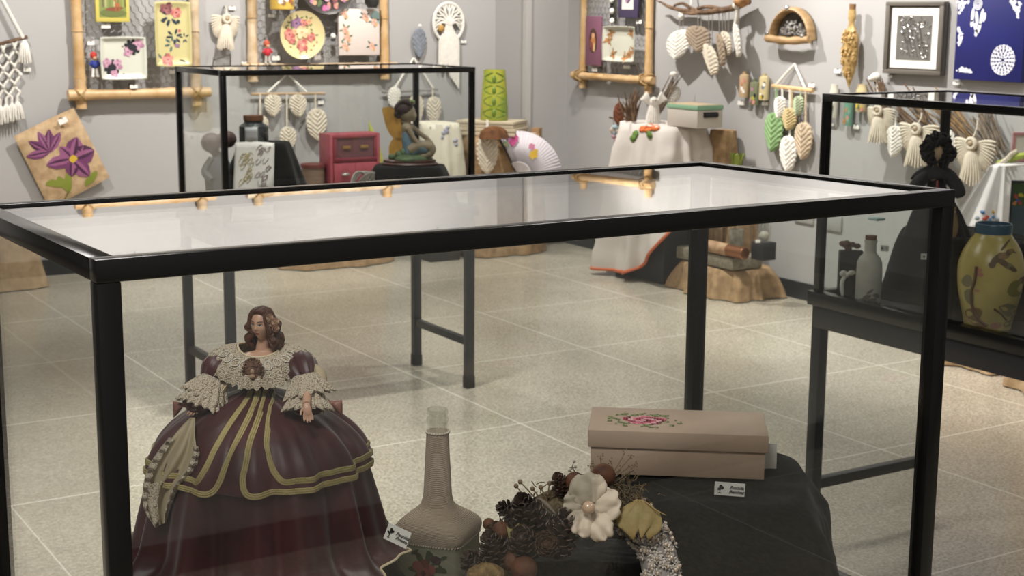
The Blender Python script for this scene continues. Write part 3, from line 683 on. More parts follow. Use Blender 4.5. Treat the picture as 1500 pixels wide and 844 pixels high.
leaves(mb, P, .006, -.002, .016, LG, 6); flower(mb, P, .0, -.006, .017, DR, .0012); leaves(mb, P, .018, .012, .010, LG, 4); mb.mat(mat('plum_bud_paint', '#3f2a33', .6)).blob(P, .017, .014, .007, .006, .2, .0014); mb.mat(LG).blob(P, -.012, .021, .007, .002, .6); mb.blob(P, -.006, .018, .006, .002, -.5); mb.mat(mat('plum_bud_paint', '#3f2a33')).blob(P, -.011, .02, .003, .003)
mb.build('rose_decoration', bb)

# black cloth mound, the shoe box with a cross stitched rose, its name card
BXD = 2.00
TB = onD(1000, 702, BXD).z          # height the box stands on
MO = onD(1030, 700, BXD+.03)
mb = MB(VELVET); drape(mb, FX(V((MO.x, MO.y, 0))+RH*.002, .12), .142, .138, TB-.002, DECK, 6, .012, .022, seed=11, wob=.003, crown=0, lump=1)
solo(mb, 'draped_mound', 'large black cloth covered mound carrying the beige lidded box', 'riser', 'black cloth risers', angle=80)
BOXM = mat('beige_box_paint', '#bfa58f', .6, var=.04, vs=30, bump=.05, bs=200)
fr = FX(onD(991, 702, BXD-.0), .10); sB = mpp(fr.O)
za, zl, zt = TB, onD(991, 660, BXD).z, onD(991, 634, BXD).z
WB, DB = 131*sB, .125
box = thing('lidded_box', 'beige cardboard box with a cross stitched pink rose on its lid', 'box', fr.O-fr.n*DB/2)
fr.O = V((fr.O.x, fr.O.y, 0))
mb = MB(BOXM); mb.fbox(fr, -WB+.004, WB-.004, za+.002, zl+.004, -DB+.004, -.004, .0015); mb.build('box_body', box)
mb = MB(BOXM); mb.fbox(fr, -WB, WB, zl, zt, -DB, 0, .0018); lid = mb.build('lid', box)
top = Fr(fr.pt(0, zt, 0), fr.ex, -fr.n, (0, 0, 1)); mb = MB()
XS = [mat('stitch_%s' % n, c, .8) for n, c in (('crimson', '#b02a48'), ('rose_pink', '#d8788a'), ('pale_pink', '#e8b4b6'), ('dark_red', '#6d1a30'), ('leaf_green', '#6d7a48'), ('pale_green', '#a0a777'))]
st = .0037; random.seed(5); cx0, cy0 = -.047, .058
for i in range(-15, 16):
    for j in range(-12, 13):
        x, y = i*st, j*st*1.0; r = math.hypot(x/.042, y/.030); a = math.atan2(y, x); ok = None
        if r < .72+.1*math.sin(5*a): k = (r*6+a*.9+.6*noise.noise(V((i*.4, j*.4, 2)))) % 3; ok = XS[3] if k < .7 else XS[0] if k < 1.5 else XS[1] if k < 2.3 else XS[2]
        elif r < 1.32 and noise.noise(V((i*.33, j*.33, 7))) > .12: ok = XS[4] if (i+j) % 3 else XS[5]
        if ok:
            c = top.pt(cx0+x, cy0+y, .0004)
            mb.mat(ok).add([top.pt(cx0+x-st*.46, cy0+y-st*.46, .0005), top.pt(cx0+x+st*.46, cy0+y-st*.46, .0005), top.pt(cx0+x+st*.46, cy0+y+st*.46, .0005), top.pt(cx0+x-st*.46, cy0+y+st*.46, .0005), c+V((0, 0, .0009))], [[0, 1, 4], [1, 2, 4], [2, 3, 4], [3, 0, 4]])
mb.build('cross_stitch_rose', lid, fix=False)
E2 = onD(1069, 717, 1.925); f2 = FX(E2, .05); ca, sa = math.cos(-.055), math.sin(-.055); f2 = Fr(E2, f2.ex*ca+f2.ez*sa, f2.ez*ca-f2.ex*sa, f2.n)
name_tent(f2, .041, .0185, 'Rosalía\nBenítez', 'folded name card in front of the beige box', .35, .0068)
E3 = onD(1131, 656, BXD+.06); f3 = FX(E3, .1); mb = MB(WHITE); mb.fbox(f3, -.016, .007, -.05, .0065, 0, .0008)
solo(mb, 'blank_card', 'plain white card standing behind the right end of the beige box', 'card')

# wreath of cones, moss and a felt flower, its right side pearls and tiny blossoms
lo = onD(852, 806, 1.80)
mb = MB(VELVET); drape(mb, FX(V((lo.x, lo.y, 0)), .05), .11, .045, lo.z, DECK, 6, .006, .012, seed=14, wob=.006, lump=.6)
solo(mb, 'draped_mound', 'low black cloth hump behind the pine cone wreath', 'riser', 'black cloth risers', angle=80)
WD = 1.66; WC = onD(853, 848, WD); fw = FX(WC); sw = mpp(WC)
fw = Fr(WC, fw.ex, (fw.ez*.94-fw.n*.34).normalized(), (fw.n*.94+fw.ez*.34).normalized())
wr = thing('pine_cone_wreath', 'wreath of pine cones and moss with a white felt flower and pearls', 'wreath', (WC.x, WC.y, WC.z-.13), None)
RW, RT = 116*sw, 30*sw
def WPt(ang, rr=0, d=0): return fw.pt((RW+rr)*math.cos(ang), (RW+rr)*math.sin(ang), d)
MOSS = mat('dried_moss', '#8c795c', .95, col2='#5f4f3a', vs=200, bump=.8, bs=300)
MB(MOSS).tube([WPt(2*PI*i/60) for i in range(60)], RT*.72, 14, closed=True).build('straw_ring', wr)
CONE = mat('dark_pine_cone', '#3d2a21', .5, col2='#261914', vs=90); CONEB = mat('brown_pine_cone', '#5d3d28', .6, col2='#3f2819', vs=90); TIPM = mat('cone_scale_tip', '#5e4c40', .4)
def cone(c, ax, L, r, m, label=None, tip=TIPM):
    mb = MB(m); ax = V(ax).normalized(); u = ax.orthogonal().normalized(); w = ax.cross(u); mb.ell(c, (1, 1, 1), 10, 8, Matrix((u*r*.6, w*r*.6, ax*L*.46)).transposed())
    N = 64
    for i in range(N):
        t = i/(N-1); a = i*2.39996; z = L*(t-.5); rr = r*(.55+.55*math.sin(PI*(.18+.74*t))); dr = u*math.cos(a)+w*math.sin(a); tn = ax.cross(dr); o = lerp(-.25, 1.1, t); dd = (dr*math.cos(o)+ax*math.sin(o)).normalized()
        b = c+ax*z; ln = rr*.62; wd = r*.30*(1-.35*t)
        p = lambda q, s, h=0: b+dr*rr*.35+dd*(ln*q)+tn*(wd*s)+ax*h
        up = dd.cross(tn).normalized()*r*.06
        mb.mat(m).add([p(0, -.4), p(0, .4), p(.7, 1), p(.95, .7), p(1.08, 0)+up, p(.95, -.7), p(.7, -1), p(.6, 0)+up], [[0, 1, 2, 7], [7, 2, 3, 4], [7, 4, 5, 6], [0, 7, 6]])
        mb.mat(tip).tube([p(.9, -.75)+up*.6, p(1.08, 0)+up*1.4, p(.9, .75)+up*.6], r*.028, 5)
    return mb.build('pine_cone', wr, fix=False)
def wp(px, py, d): a, b = fw.ab(px, py, d); return fw.pt(a, b, d)
for px, py, d, ax, L, r, m in ((822, 783, .036, (.15, .75, .65), 64, 25, CONE), (776, 755, .034, (-.35, .6, .6), 60, 24, CONE), (752, 750, .028, (-.8, .3, .4), 40, 17, CONE), (767, 797, .038, (-.2, .5, .8), 52, 23, CONE), (724, 806, .034, (-.3, .75, .6), 46, 22, CONE), (737, 780, .02, (-.7, .1, .5), 40, 18, CONEB), (822, 711, .020, (-.3, .6, .5), 32, 14, CONEB), (800, 797, .042, (.05, .1, 1), 26, 19, CONEB), (700, 832, .03, (-.6, .6, .5), 44, 22, CONE)):
    cone(wp(px, py, d), fw.ex*ax[0]+fw.ez*ax[1]+fw.n*ax[2], L*sw, r*sw, m)
NUT = mat('walnut_brown', '#6e4229', .7, col2='#4c2b1b', vs=60, bump=.3, bs=150)
for px, py, d, r in ((734, 777, .036, 13), (768, 834, .045, 19), (750, 822, .036, 15), (842, 706, .022, 15), (884, 697, .02, 18), (716, 768, .02, 9)): MB(NUT).ell(wp(px, py, d), r*sw, 16, 12).build('dried_nut', wr)
SAK = mat('raffia', '#9c8054', .9, bump=.8, bs=350, col2='#6f5836', vs=120)
MB(SAK).ell(wp(712, 842, .045), (1, 1, 1), 14, 10, Matrix((fw.ex*.023, fw.n*.014, fw.ez*.014)).transposed()).build('raffia_bundle', wr)
random.seed(9)
mb = MB(MOSS)     # curly moss strands
for i in range(260):
    an = random.uniform(.8, 3.3); rr = random.uniform(-1.0, 1.15)*RT; p = WPt(an, rr, random.uniform(.004, .024)); q = []; v = V((random.uniform(-1, 1), random.uniform(-1, 1), random.uniform(-1, 1))).normalized()*.004
    for k in range(6): q.append(p.copy()); p = p+v; v = (v+V((random.uniform(-1, 1), random.uniform(-1, 1), random.uniform(-1, 1)))*.0028).normalized()*.0042
    mb.tube(q, .0006, 4, cap=False)
for i in range(150):
    px, py = random.gauss(915, 13), random.gauss(722, 10); p = wp(px, py, random.uniform(.004, .02)); q = []; v = V((random.uniform(-1, 1), random.uniform(-1, 1), random.uniform(-1, 1))).normalized()*.003
    for k in range(6): q.append(p.copy()); p = p+v; v = (v+V((random.uniform(-1, 1), random.uniform(-1, 1), random.uniform(-1, 1)))*.003).normalized()*.0032
    mb.tube(q, .0005, 4, cap=False)
o = mb.build('moss_strands', wr); o['kind'] = 'stuff'
mb = MB(mat('dried_seed_heads', '#8f7960', .85))
for i in range(16):
    b = wp(890+random.uniform(-18, 24), 715, .01); t = wp(random.gauss(893, 17), random.uniform(662, 700), random.uniform(.0, .02)); mb.tube(curve([b, b.lerp(t, .5)+fw.ex*random.uniform(-.004, .004), t], 6), .0005, 4)
    for k in range(5): mb.ell(t+V((random.uniform(-1, 1), random.uniform(-1, 1), random.uniform(-1, 1)))*.004, .0011, 6, 4)
for px, py, tx, ty in ((775, 722, 762, 706), (785, 722, 792, 714), (770, 735, 756, 712), (790, 735, 780, 716), (778, 730, 805, 708)):
    b, t = wp(px+20, py+20, .015), wp(tx, ty, .02); mb.tube(curve([b, b.lerp(t, .6)+fw.n*.003, t], 8), .0009, 5); mb.ell(t, .003, 8, 6)
o = mb.build('dried_twigs', wr); o['kind'] = 'stuff'
FELT = mat('white_felt_petal', '#c9bca7', .7, var=.14, vs=40, bump=.25, bs=120)
fl = None
def petal(cx, cy, tx, ty, wpx, d, ruf=.1):
    O = wp(cx, cy, d); T = wp(tx, ty, d+.004); ax = T-O; L = ax.length; ax.normalize(); sd = ax.cross(fw.n).normalized()
    def fn(u, v):
        x = (u-.5)*2; w = wpx*1.12*sw*(math.sin(PI*(.12+.68*v))**.7)*(1+.10*noise.noise(V((cx, v*5, x))))*(1+ruf*.5*math.sin(5*x+v*4)); q = v-.10*x*x*v+ruf*.35*math.sin(7*x)*v*v
        return O+ax*(L*q)+sd*(w*x)+fw.n*(.005*math.sin(PI*v*.8)-.003*x*x*v+.0026*math.sin(6*x+5*v+cx)*v+.003*noise.noise(V((x*2+cx, v*3, cy))))
    return MB(FELT).grid(fn, 18, 16).build('felt_petal', wr, angle=180, solid=.003)
petal(863, 738, 858, 694, 24, .045); petal(862, 742, 826, 733, 17, .040); petal(866, 742, 908, 734, 22, .043); petal(862, 752, 843, 782, 19, .046); petal(868, 752, 888, 790, 17, .045)
MB(mat('large_cream_pearl', '#b79d83', .3, spec=.7, coat=.3)).ell(wp(862, 744, .060), 9.5*sw, 18, 14).build('flower_centre', wr)
YL = mat('ochre_felt_leaf', '#8f8458', .75, col2='#8a7040', vs=22, bump=.3, bs=150)
def yl(u, v):
    x = (u-.5)*2; py = lerp(732, 786, v); w = smooth_tab([(732, 4), (740, 18), (752, 31), (765, 34), (775, 30), (786, 14)], py); cx = smooth_tab([(732, 936), (752, 936), (786, 936)], py); notch = 10*math.exp(-(x/.16)**2)*max(0, v-.5)*1.9
    d = .040+.003*math.cos(x*2.2)-.0015*math.exp(-(x/.12)**2)+.0008*math.sin(10*x+6*v); a, b = fw.ab(cx+w*x, py-notch+5*math.sin(8*x)*v, d); return fw.pt(a, b, d)
lf = MB(YL).grid(yl, 30, 20).build('felt_leaf', wr, angle=180, solid=.002)
MB(YL).tube(curve([wp(945, 735, .042), wp(962, 748, .045), wp(976, 755, .045)], 8), [.001]*5+[.0008, .0006, .0004], 5).build('leaf_stalk', lf)
mb = MB(mat('pale_olive_leaf', '#8f8552', .75)).grid(lambda u, v: wp(742+18*u+3*v, 770+18*v+5*math.sin(4*u), .046+.004*math.sin(3*u+2*v)), 8, 8); mb.build('small_leaf', wr, angle=180, solid=.0012)
mb = MB(mat('beige_dried_leaf', '#8d7f6e', .75)).grid(lambda u, v: wp(792+26*v-7*u*(1-v), 730+28*v+9*(u-.5)*math.sin(PI*v), .036+.003*math.sin(5*u)), 8, 10); mb.build('dried_leaf', wr, angle=180, solid=.0012)
BLOS = mat('white_paper_blossom', '#b9b2a8', .7, var=.1, vs=40); SILV = mat('champagne_pearl', '#b5a795', .22, .25, spec=.8)
random.seed(21); pearls = MB(SILV); blos = MB(BLOS)
MB(mat('silver_grey_core', '#8f8a85', .8)).tube([WPt(lerp(-1.4, .92, i/24)) for i in range(25)], RT*.93, 16).build('blossom_core', wr)
for i in range(150):
    an = lerp(-.35, .93, i/149); for_t = random.uniform(-1.35, 1.35); dr = fw.ex*math.cos(an)+fw.ez*math.sin(an); n = (dr*math.sin(for_t)+fw.n*math.cos(for_t)).normalized(); c = WPt(an)+n*(RT*.97); u = n.orthogonal().normalized(); w = n.cross(u); a0 = random.random()*3
    for k in range(5):
        a = a0+2*PI*k/5; e = u*math.cos(a)+w*math.sin(a); f = n.cross(e); blos.add([c, c+e*.0030+f*.0019+n*.001, c+e*.0056+n*.0022, c+e*.0030-f*.0019+n*.001], [[0, 1, 2, 3]])
    if i % 2 == 0 or random.random() < .4: pearls.ell(c+n*.0022+u*.001, random.choice((.0019, .0024, .0028)), 8, 6)
o = blos.build('paper_blossoms', wr, fix=False, angle=180, solid=.0004); o['kind'] = 'stuff'; o = pearls.build('pearls', wr); o['kind'] = 'stuff'
# dressmaker pins and a shell at the wreath's back
mb = MB(PEARL)
for px, py, qx, qy in ((841, 676, 836, 690), (843, 684, 832, 690)):
    a, b = onD(px, py, BXD-.12), onD(qx, qy, BXD-.10); mb.ell(a, .0022, 8, 6); mb.tube([a, b], .0006, 5)
solo(mb, 'pearl_headed_pin', 'pearl headed pin stuck in the black cloth left of the beige box', 'pin')
# ================================================================ the far wall: hangings, bamboo frames and what hangs on them
def bpole(mb, fr, a0, b0, a1, b1, d, r, knots, seg=40):
    P0, P1 = fr.pt(a0, b0, d), fr.pt(a1, b1, d); L = (P1-P0).length; pts, rs = [], []
    ks = sorted(knots)
    for i in range(seg):
        t = i/(seg-1); pts.append(P0.lerp(P1, t)+fr.ex*.003*math.sin(t*5+a0*3)); k = 1.0
        for q in ks: k += .16*math.exp(-((t-q)*L/.010)**2)
        rs.append(r*k*(1+.04*math.sin(t*9+b0)))
    mb.tube(pts, rs, 14)
    for q in ks: mb.tube([P0.lerp(P1, q)+(P1-P0).normalized()*e for e in (-.003, .003)], [r*1.13]*2, 14)
def bframe(label, fr, xl, xr, yb, ztop, m1, m2, xmid=None, ext=(14, 14), r=.033, grp='bamboo hanging frames'):
    """square frame of bamboo poles lashed at the corners, chicken wire stretched inside"""
    al, zb = fr.ab(xl, yb, .04); ar, _ = fr.ab(xr, yb, .04); zb = fr.ab((xl+xr)/2, yb, .04)[1]
    e = .085; root = thing('bamboo_frame', label, 'frame', fr.pt((al+ar)/2, zb-e, .04), grp)
    for a, m in ((al, m1), (ar, m2)):
        mb = MB(m); bpole(mb, fr, a, zb-e, a, ztop+e, .036, r, [.16, .40, .63, .86]); mb.build('upright_pole', root)
    for z in (zb, ztop):
        mb = MB(m1); bpole(mb, fr, al-e, z, ar+e, z, .058, r*.95, [.12, .42, .72]); mb.build('cross_pole', root)
    mb = MB(mat('raffia_lashing', '#a88a5c', .9, bump=.6, bs=300))
    for a in (al, ar):
        for z in (zb, ztop):
            for k in (-1, 1): mb.tube([fr.pt(a+(.036*math.cos(t)*k-.012*math.sin(t)), z+.036*math.cos(t), .047+.052*math.sin(t)) for t in [2*PI*i/18 for i in range(18)]], .006, 5, closed=True)
    mb.build('lashing', root)
    mb = MB(WIRE); h = .026; w = h*math.sqrt(3); j = 0; z = zb
    while z < ztop:
        a = al+(w/2 if j % 2 else 0)
        while a < ar:
            c = fr.pt(a, z, .040)
            for t in (90, -30, 210): mb.tube([c, c+(fr.ex*math.cos(math.radians(t))+fr.ez*math.sin(math.radians(t)))*h], .0017, 3, cap=False)
            a += w
        z += h*1.5; j += 1
    mb.build('chicken_wire', root)
    return al, ar, zb
def plaque(name, label, cat, fr, x0, x1, y0, y1, d, m, paint=None, t=.012, rim=None, grp=None, rot=0, lean=.0):
    """a flat panel or dish hung on the frame, corners given on the photograph"""
    a0, b0 = fr.ab(x0, y1, d); a1, b1 = fr.ab(x1, y0, d); a1b, _ = fr.ab(x1, y1, d); a1 = (a1+a1b)/2
    O = fr.pt((a0+a1)/2, (b0+b1)/2, d); c, s = math.cos(rot), math.sin(rot); f = Fr(O, fr.ex*c+fr.ez*s, fr.ez*c-fr.ex*s, fr.n); w, h = (a1-a0)/2, (b1-b0)/2
    root = thing(name, label, cat, f.pt(0, -h, 0), grp); mb = MB(m)
    if rim:
        mb.fbox(f, -w, w, -h, h, -t, -t*.2, .002); b = mb.build('panel', root)
        q = MB(rim); k = .014 if rim is not True else .01
        for p in ((-w, w, h-k, h), (-w, w, -h, -h+k), (-w, -w+k, -h+k, h-k), (w-k, w, -h+k, h-k)): q.fbox(f, *p, -t, t*.5, .002)
        q.build('rim', root)
    else: mb.fbox(f, -w, w, -h, h, -t, 0, .003); b = mb.build('panel', root)
    if paint:
        q = MB(); paint(q, lambda a, b, e=0: f.pt(a, b, e+(0 if not rim else -t*.2)), w, h); q.build('painting', root, fix=False)
    return root, f, w, h
def dish(name, label, fr, x0, x1, y0, y1, d, m, paint, grp=None):
    """shallow square dish with upturned edges"""
    a0, b0 = fr.ab(x0, y1, d); a1, b1 = fr.ab(x1, y0, d); f = Fr(fr.pt((a0+a1)/2, (b0+b1)/2, d), fr.ex, fr.ez, fr.n); w, h = (a1-a0)/2, (b1-b0)/2
    root = thing(name, label, 'plate', f.pt(0, -h, 0), grp)
    def surf(u, v): x, y = (u-.5)*2, (v-.5)*2; k = max(abs(x), abs(y)); return f.pt(x*w*(1-.03*y*y), y*h*(1-.03*x*x), -.012+.026*max(0, (k-.72)/.28)**1.6)
    MB(m).grid(surf, 26, 26).build('dish', root, solid=.004)
    q = MB(); paint(q, lambda a, b, e=0: f.pt(a, b, e-.0095+.026*max(0, (max(abs(a/w), abs(b/h))-.72)/.28)**1.6), w, h); q.build('painting', root, fix=False)
    return root
def c_(n, h, r=.55): return mat(n, h, r)
PK = (c_('mauve_pink_paint', '#b27f9a'), c_('pale_mauve_paint', '#c79db0'), c_('deep_mauve_paint', '#8d5a78'))
RD = (c_('rose_red_paint', '#b5605c'), c_('light_rose_paint', '#cf8a80'), c_('wine_paint', '#7d3a42'))
WN = (c_('wine_rose_paint', '#7d4a52'), c_('dusky_rose_paint', '#a06a6a'), c_('dark_wine_paint', '#4a2a33'))
CR = (c_('cream_rose_paint', '#d8b98d'), c_('peach_rose_paint', '#d6a07a'), c_('amber_rose_paint', '#b97b46'))
PU = (c_('purple_rose_paint', '#7a5a78'), c_('violet_rose_paint', '#94708f'), c_('dark_violet_paint', '#4c3a52'))
NAVY = c_('navy_leaf_paint', '#2a3340'); BLK = c_('charcoal_paint', '#25252b'); GRN = c_('sage_leaf_paint', '#5c6f4a'); TEAL = c_('teal_leaf_paint', '#4a6463'); BRN = c_('brown_leaf_paint', '#8a6a45')
DL = .085
# --- left bamboo frame
ztop = 2.12
alL, arL, zbL = bframe('left bamboo pole frame with chicken wire holding a deer picture and two plates', WL, 118, 288, 137, ztop, BAM, BAMP)
def deer(q, P, w, h):
    q.mat(c_('forest_green_paint', '#7f8a4c')).add([P(-w*.8, -h*.8, .001), P(w*.8, -h*.8, .001), P(w*.8, h*.85, .001), P(-w*.8, h*.85, .001)], [[0, 1, 2, 3]])
    for x, c in ((-.62, '#6a5a44'), (-.45, '#a6a97a'), (-.2, '#6f7d45'), (.05, '#b6b98a'), (.3, '#76683f'), (.55, '#93994f'), (.7, '#5c5a3a')): q.mat(c_('trunk_'+c[1:], c)).add([P(w*x, -h*.35, .002), P(w*(x+.1), -h*.35, .002), P(w*(x+.09), h*.85, .002), P(w*(x+.01), h*.85, .002)], [[0, 1, 2, 3]])
    q.mat(c_('forest_floor_paint', '#66703c')).blob(P, 0, -h*.6, w*.78, h*.18, 0, .003); q.mat(c_('bracken_paint', '#7b4a33')).blob(P, w*.1, -h*.42, w*.5, h*.10, .1, .0035)
    D = c_('deer_paint', '#a3623a'); q.mat(D).blob(P, w*.28, -h*.25, w*.17, h*.10, .1, .004); q.blob(P, w*.12, -h*.02, w*.06, h*.14, .5, .0042); q.blob(P, w*.07, h*.13, w*.08, h*.05, -.2, .0044)
    for x in (.14, .2, .36, .42): q.blob(P, w*x, -h*.45, w*.018, h*.15, 0, .0041)
    q.mat(c_('antler_paint', '#8a6a4a'))
    for s in (-1, 1): q.tube([P(w*.08, h*.16, .0045), P(w*(.08+.1*s), h*.3, .0045), P(w*(.08+.13*s), h*.42, .0045)], .003, 4)
plaque('deer_picture', 'yellow framed painting of a deer in a green wood, on the left bamboo frame', 'picture', WL, 141, 189, -34, 32, DL, c_('yellow_frame_paint', '#cfc060'), deer, t=.02)
def pplate(q, P, w, h):
    for cx, cy in ((.42, .52), (-.5, -.42)):
        for k in range(9): t = k*.7; q.mat(BLK).blob(P, w*(cx+.26*math.cos(t)), h*(cy+.26*math.sin(t)), w*.12, h*.10, t, .001+.0001*k)
        flower(q, P, w*(cx+.26), h*(cy+.12), w*.22, PK, .003); flower(q, P, w*(cx-.2), h*(cy-.22 if cx > 0 else cy+.2), w*.2, PK, .003); q.mat(BLK).blob(P, w*cx, h*cy, w*.2, h*.17, 0, .0045)
    flower(q, P, -w*.4, -h*.72, w*.16, PK, .004); q.mat(WN[0]).blob(P, -w*.0, -h*.75, w*.04, h*.04, 0, .003); q.blob(P, w*.0-.6*0, h*.55, w*.04, h*.04, 0, .003)
dish('square_plate', 'square white plate painted with mauve pink flowers and black leaves', WL, 148, 213, 54, 117, DL+.02, c_('off_white_glaze', '#cfd0c4', .25), pplate)
def yplate(q, P, w, h):
    leaves(q, P, -w*.1, h*.55, w*.34, NAVY, 6); flower(q, P, -w*.3, h*.78, w*.33, WN, .002); flower(q, P, w*.25, h*.66, w*.28, RD, .002); q.mat(NAVY).blob(P, w*.35, h*.38, w*.1, h*.06, 1.2, .002); q.blob(P, -w*.45, h*.42, w*.12, h*.06, .9, .002)
    leaves(q, P, -w*.02, -h*.3, w*.26, TEAL, 6); leaves(q, P, w*.1, -h*.08, w*.26, NAVY, 6); leaves(q, P, w*.66, -h*.12, w*.16, NAVY, 5); q.mat(PU[1]).blob(P, w*.25, -h*.35, w*.16, h*.06, .3, .002)
    leaves(q, P, -w*.55, -h*.8, w*.26, TEAL, 6); flower(q, P, -w*.3, -h*.78, w*.32, RD, .003); q.mat(RD[0]).blob(P, w*.4, h*.1, w*.08, h*.05, .6, .002); q.mat(NAVY).blob(P, w*.5, -h*.82, w*.18, h*.025, -.3, .002)
dish('rectangular_plate', 'tall rectangular yellow plate painted with red roses and dark leaves', WL, 228, 278, 2, 98, DL+.02, c_('yellow_cream_glaze', '#c6bd8a', .25), yplate)
def keyring(label, x, y, hat, suit, leg):
    f = WL.at(x, y, DL-.02); mx, mz = WL.m(x, y); s = mz; r = thing('doll_keyring', label, 'keyring', f.pt(0, -.12, 0), 'little doll keyrings')
    mb = MB(STEEL); mb.tube([f.pt(.012*math.cos(t), .085+.018*math.sin(t), 0) for t in [2*PI*i/16 for i in range(16)]], .0025, 5, closed=True); mb.build('ring', r)
    mb = MB(hat); mb.ell(f.pt(-.004, .045, .006), (.022, .018, .024), 12, 8); mb.build('hat', r)
    mb = MB(mat('wool_skin', '#c79a7c', .8)); mb.ell(f.pt(0, .03, .014), (.014, .012, .015), 10, 8); mb.build('head', r)
    mb = MB(suit); mb.ell(f.pt(0, -.012, .008), (.024, .018, .026), 12, 8); mb.tube([f.pt(-.012, .012, .01), f.pt(-.032, -.012, .012)], .008, 6); mb.tube([f.pt(.012, .012, .01), f.pt(.032, -.012, .012)], .008, 6); mb.build('suit', r)
    mb = MB(leg)
    for k in (-1, 1): mb.tube([f.pt(.010*k, -.03, .008), f.pt(.014*k, -.075, .008)], .0075, 7); mb.ell(f.pt(.016*k, -.082, .012), (.010, .012, .008), 8, 6)
    mb.build('legs', r)
keyring('little doll keyring in red hat and blue suit left of the mauve flower plate', 138, 92, c_('red_wool', '#b5362f', .8), c_('blue_wool', '#2b3a86', .8), WHITE)
keyring('little doll keyring dressed all in red on the second bamboo frame', 391, 74, c_('rust_wool', '#b0523a', .8), c_('crimson_wool', '#b32b38', .8), c_('grey_wool', '#b9b2aa', .8))
wall_card(WL, 155, 38, 13, 7, 'white name card just below the deer picture', .06)
wall_card(WL, 133, 63, 10, 6, 'white name card above the red and blue doll keyring', .06)
wall_card(WL, 196, 127, 11, 5, 'white name card under the mauve flower plate', .09)
wall_card(WL, 253, 105, 10, 6, 'white name card under the yellow rose plate', .06)
# --- second bamboo frame
alM, arM, zbM = bframe('second bamboo frame on the far wall, with the round rose plate', WL, 371, 563, 99, ztop, BAMP, BAM)
def lathe_out(name, label, cat, fr, x, y, d, prof, m, n=40, parts=None, paint=None, grp=None, sz=1):
    f = fr.at(x, y, d); root = thing(name, label, cat, f.pt(0, -max(p[0] for p in prof), 0), grp)
    MB(m).lathe(f.O, prof, n, ax=f.n, ex=f.ex).build('plate', root)
    if paint: q = MB(); paint(q, f); q.build('painting', root, fix=False)
    return root, f
mx, mz = WL.m(441, 51, DL); R0 = 35.5*mz
def rplate(q, f):
    P = lambda a, b, e=0: f.pt(a, b, e+.006+.020*max(0, (math.hypot(a, b)/R0-.6)/.4)**1.5); r = R0
    for a, b in ((-.62, .2), (-.5, .42), (-.42, .58), (.56, -.02), (.36, .3), (-.2, -.35), (.3, .62), (-.1, .68)): leaves(q, P, a*r, b*r, r*.12, GRN, 4, .001)
    flower(q, P, -.22*r, .48*r, r*.24, PU, .003); flower(q, P, .1*r, .46*r, r*.17, RD, .003); flower(q, P, -.55*r, .02*r, r*.24, RD, .003); flower(q, P, -.45*r, -.2*r, r*.16, RD, .003); flower(q, P, .42*r, -.08*r, r*.19, RD, .003)
    flower(q, P, .05*r, -.42*r, r*.26, (RD[0], RD[1], CR[0]), .003); flower(q, P, .02*r, .1*r, r*.27, (CR[0], c_('ivory_rose_paint', '#e0c9a2'), CR[1]), .005); flower(q, P, -.28*r, .14*r, r*.12, CR, .004); flower(q, P, .35*r, .55*r, r*.12, CR, .003)
    for a, b in ((.55, -.45), (.2, -.7), (-.1, -.75), (.68, -.3), (.42, -.62), (-.5, -.5)): q.mat(BRN).blob(P, a*r, b*r, r*.05, r*.03, a*7, .002)
lathe_out('round_plate', 'round cream plate painted with a posy of roses', 'plate', WL, 441, 51, DL+.03, [(0, 0), (R0*.6, 0), (R0*.8, .007), (R0, .024), (R0, .027), (R0*.8, .011), (R0*.6, .004), (0, .004)], c_('cream_glaze', '#d3c595', .25), paint=rplate)
f = WL.at(478, -26, DL+.03); R1 = 45*mz
def dplate(q, f):
    random.seed(4); P = lambda a, b, e=0: f.pt(a, b, e+.012)
    for k in range(90):
        t, r = random.random()*2*PI, R1*math.sqrt(random.random())*.84; c = random.choice((RD[0], RD[1], CR[0], CR[1], PK[0], GRN, WN[0], c_('bright_pink_paint', '#c9679b'), c_('gold_paint', '#c9a24c'))); q.mat(c).blob(P, r*math.cos(t), r*math.sin(t), R1*random.uniform(.06, .13), R1*.07, t, .001+k*.00006)
    flower(q, P, 0, -R1*.35, R1*.22, (c_('bright_pink_paint', '#c9679b'), PK[1], RD[0]), .008)
lathe_out('scalloped_plate', 'dark flower covered plate whose lower edge shows above the round cream plate', 'plate', WL, 478, -24, DL+.03, [(0, 0), (R1*.8, 0), (R1, .02), (R1, .024), (R1*.82, .010), (0, .008)], c_('charcoal_glaze', '#3a3533', .3), paint=dplate)
def lilies(q, P, w, h):
    for cx, cy in ((-.72, .78), (.28, .66), (.72, .45), (-.7, .1), (-.62, -.22), (-.72, -.6), (.6, -.6)):
        leaves(q, P, w*cx, h*cy, w*.17, GRN if cx < 0 else TEAL, 4); flower(q, P, w*cx, h*cy, w*.15, (c_('salmon_paint', '#cf9a80'), c_('blush_paint', '#dbb5a6'), CR[2]), .0012); flower(q, P, w*(cx+.1), h*(cy-.14), w*.09, CR, .0014)
    q.mat(c_('grey_teal_paint', '#8ba5a2')).blob(P, w*.8, h*.62, w*.2, h*.36, 0, .0006)
plaque('floral_panel', 'square pale panel with apricot flowers in its corners', 'picture', WL, 497, 556, 13, 81, DL+.03, c_('blush_white_panel', '#d8cbc4'), lilies, t=.02)
f = WL.at(406, -12, DL); mb_r = thing('painted_mug', 'yellow painted mug hung at the upper left of the second bamboo frame', 'mug', f.pt(0, -26*mz, .06))
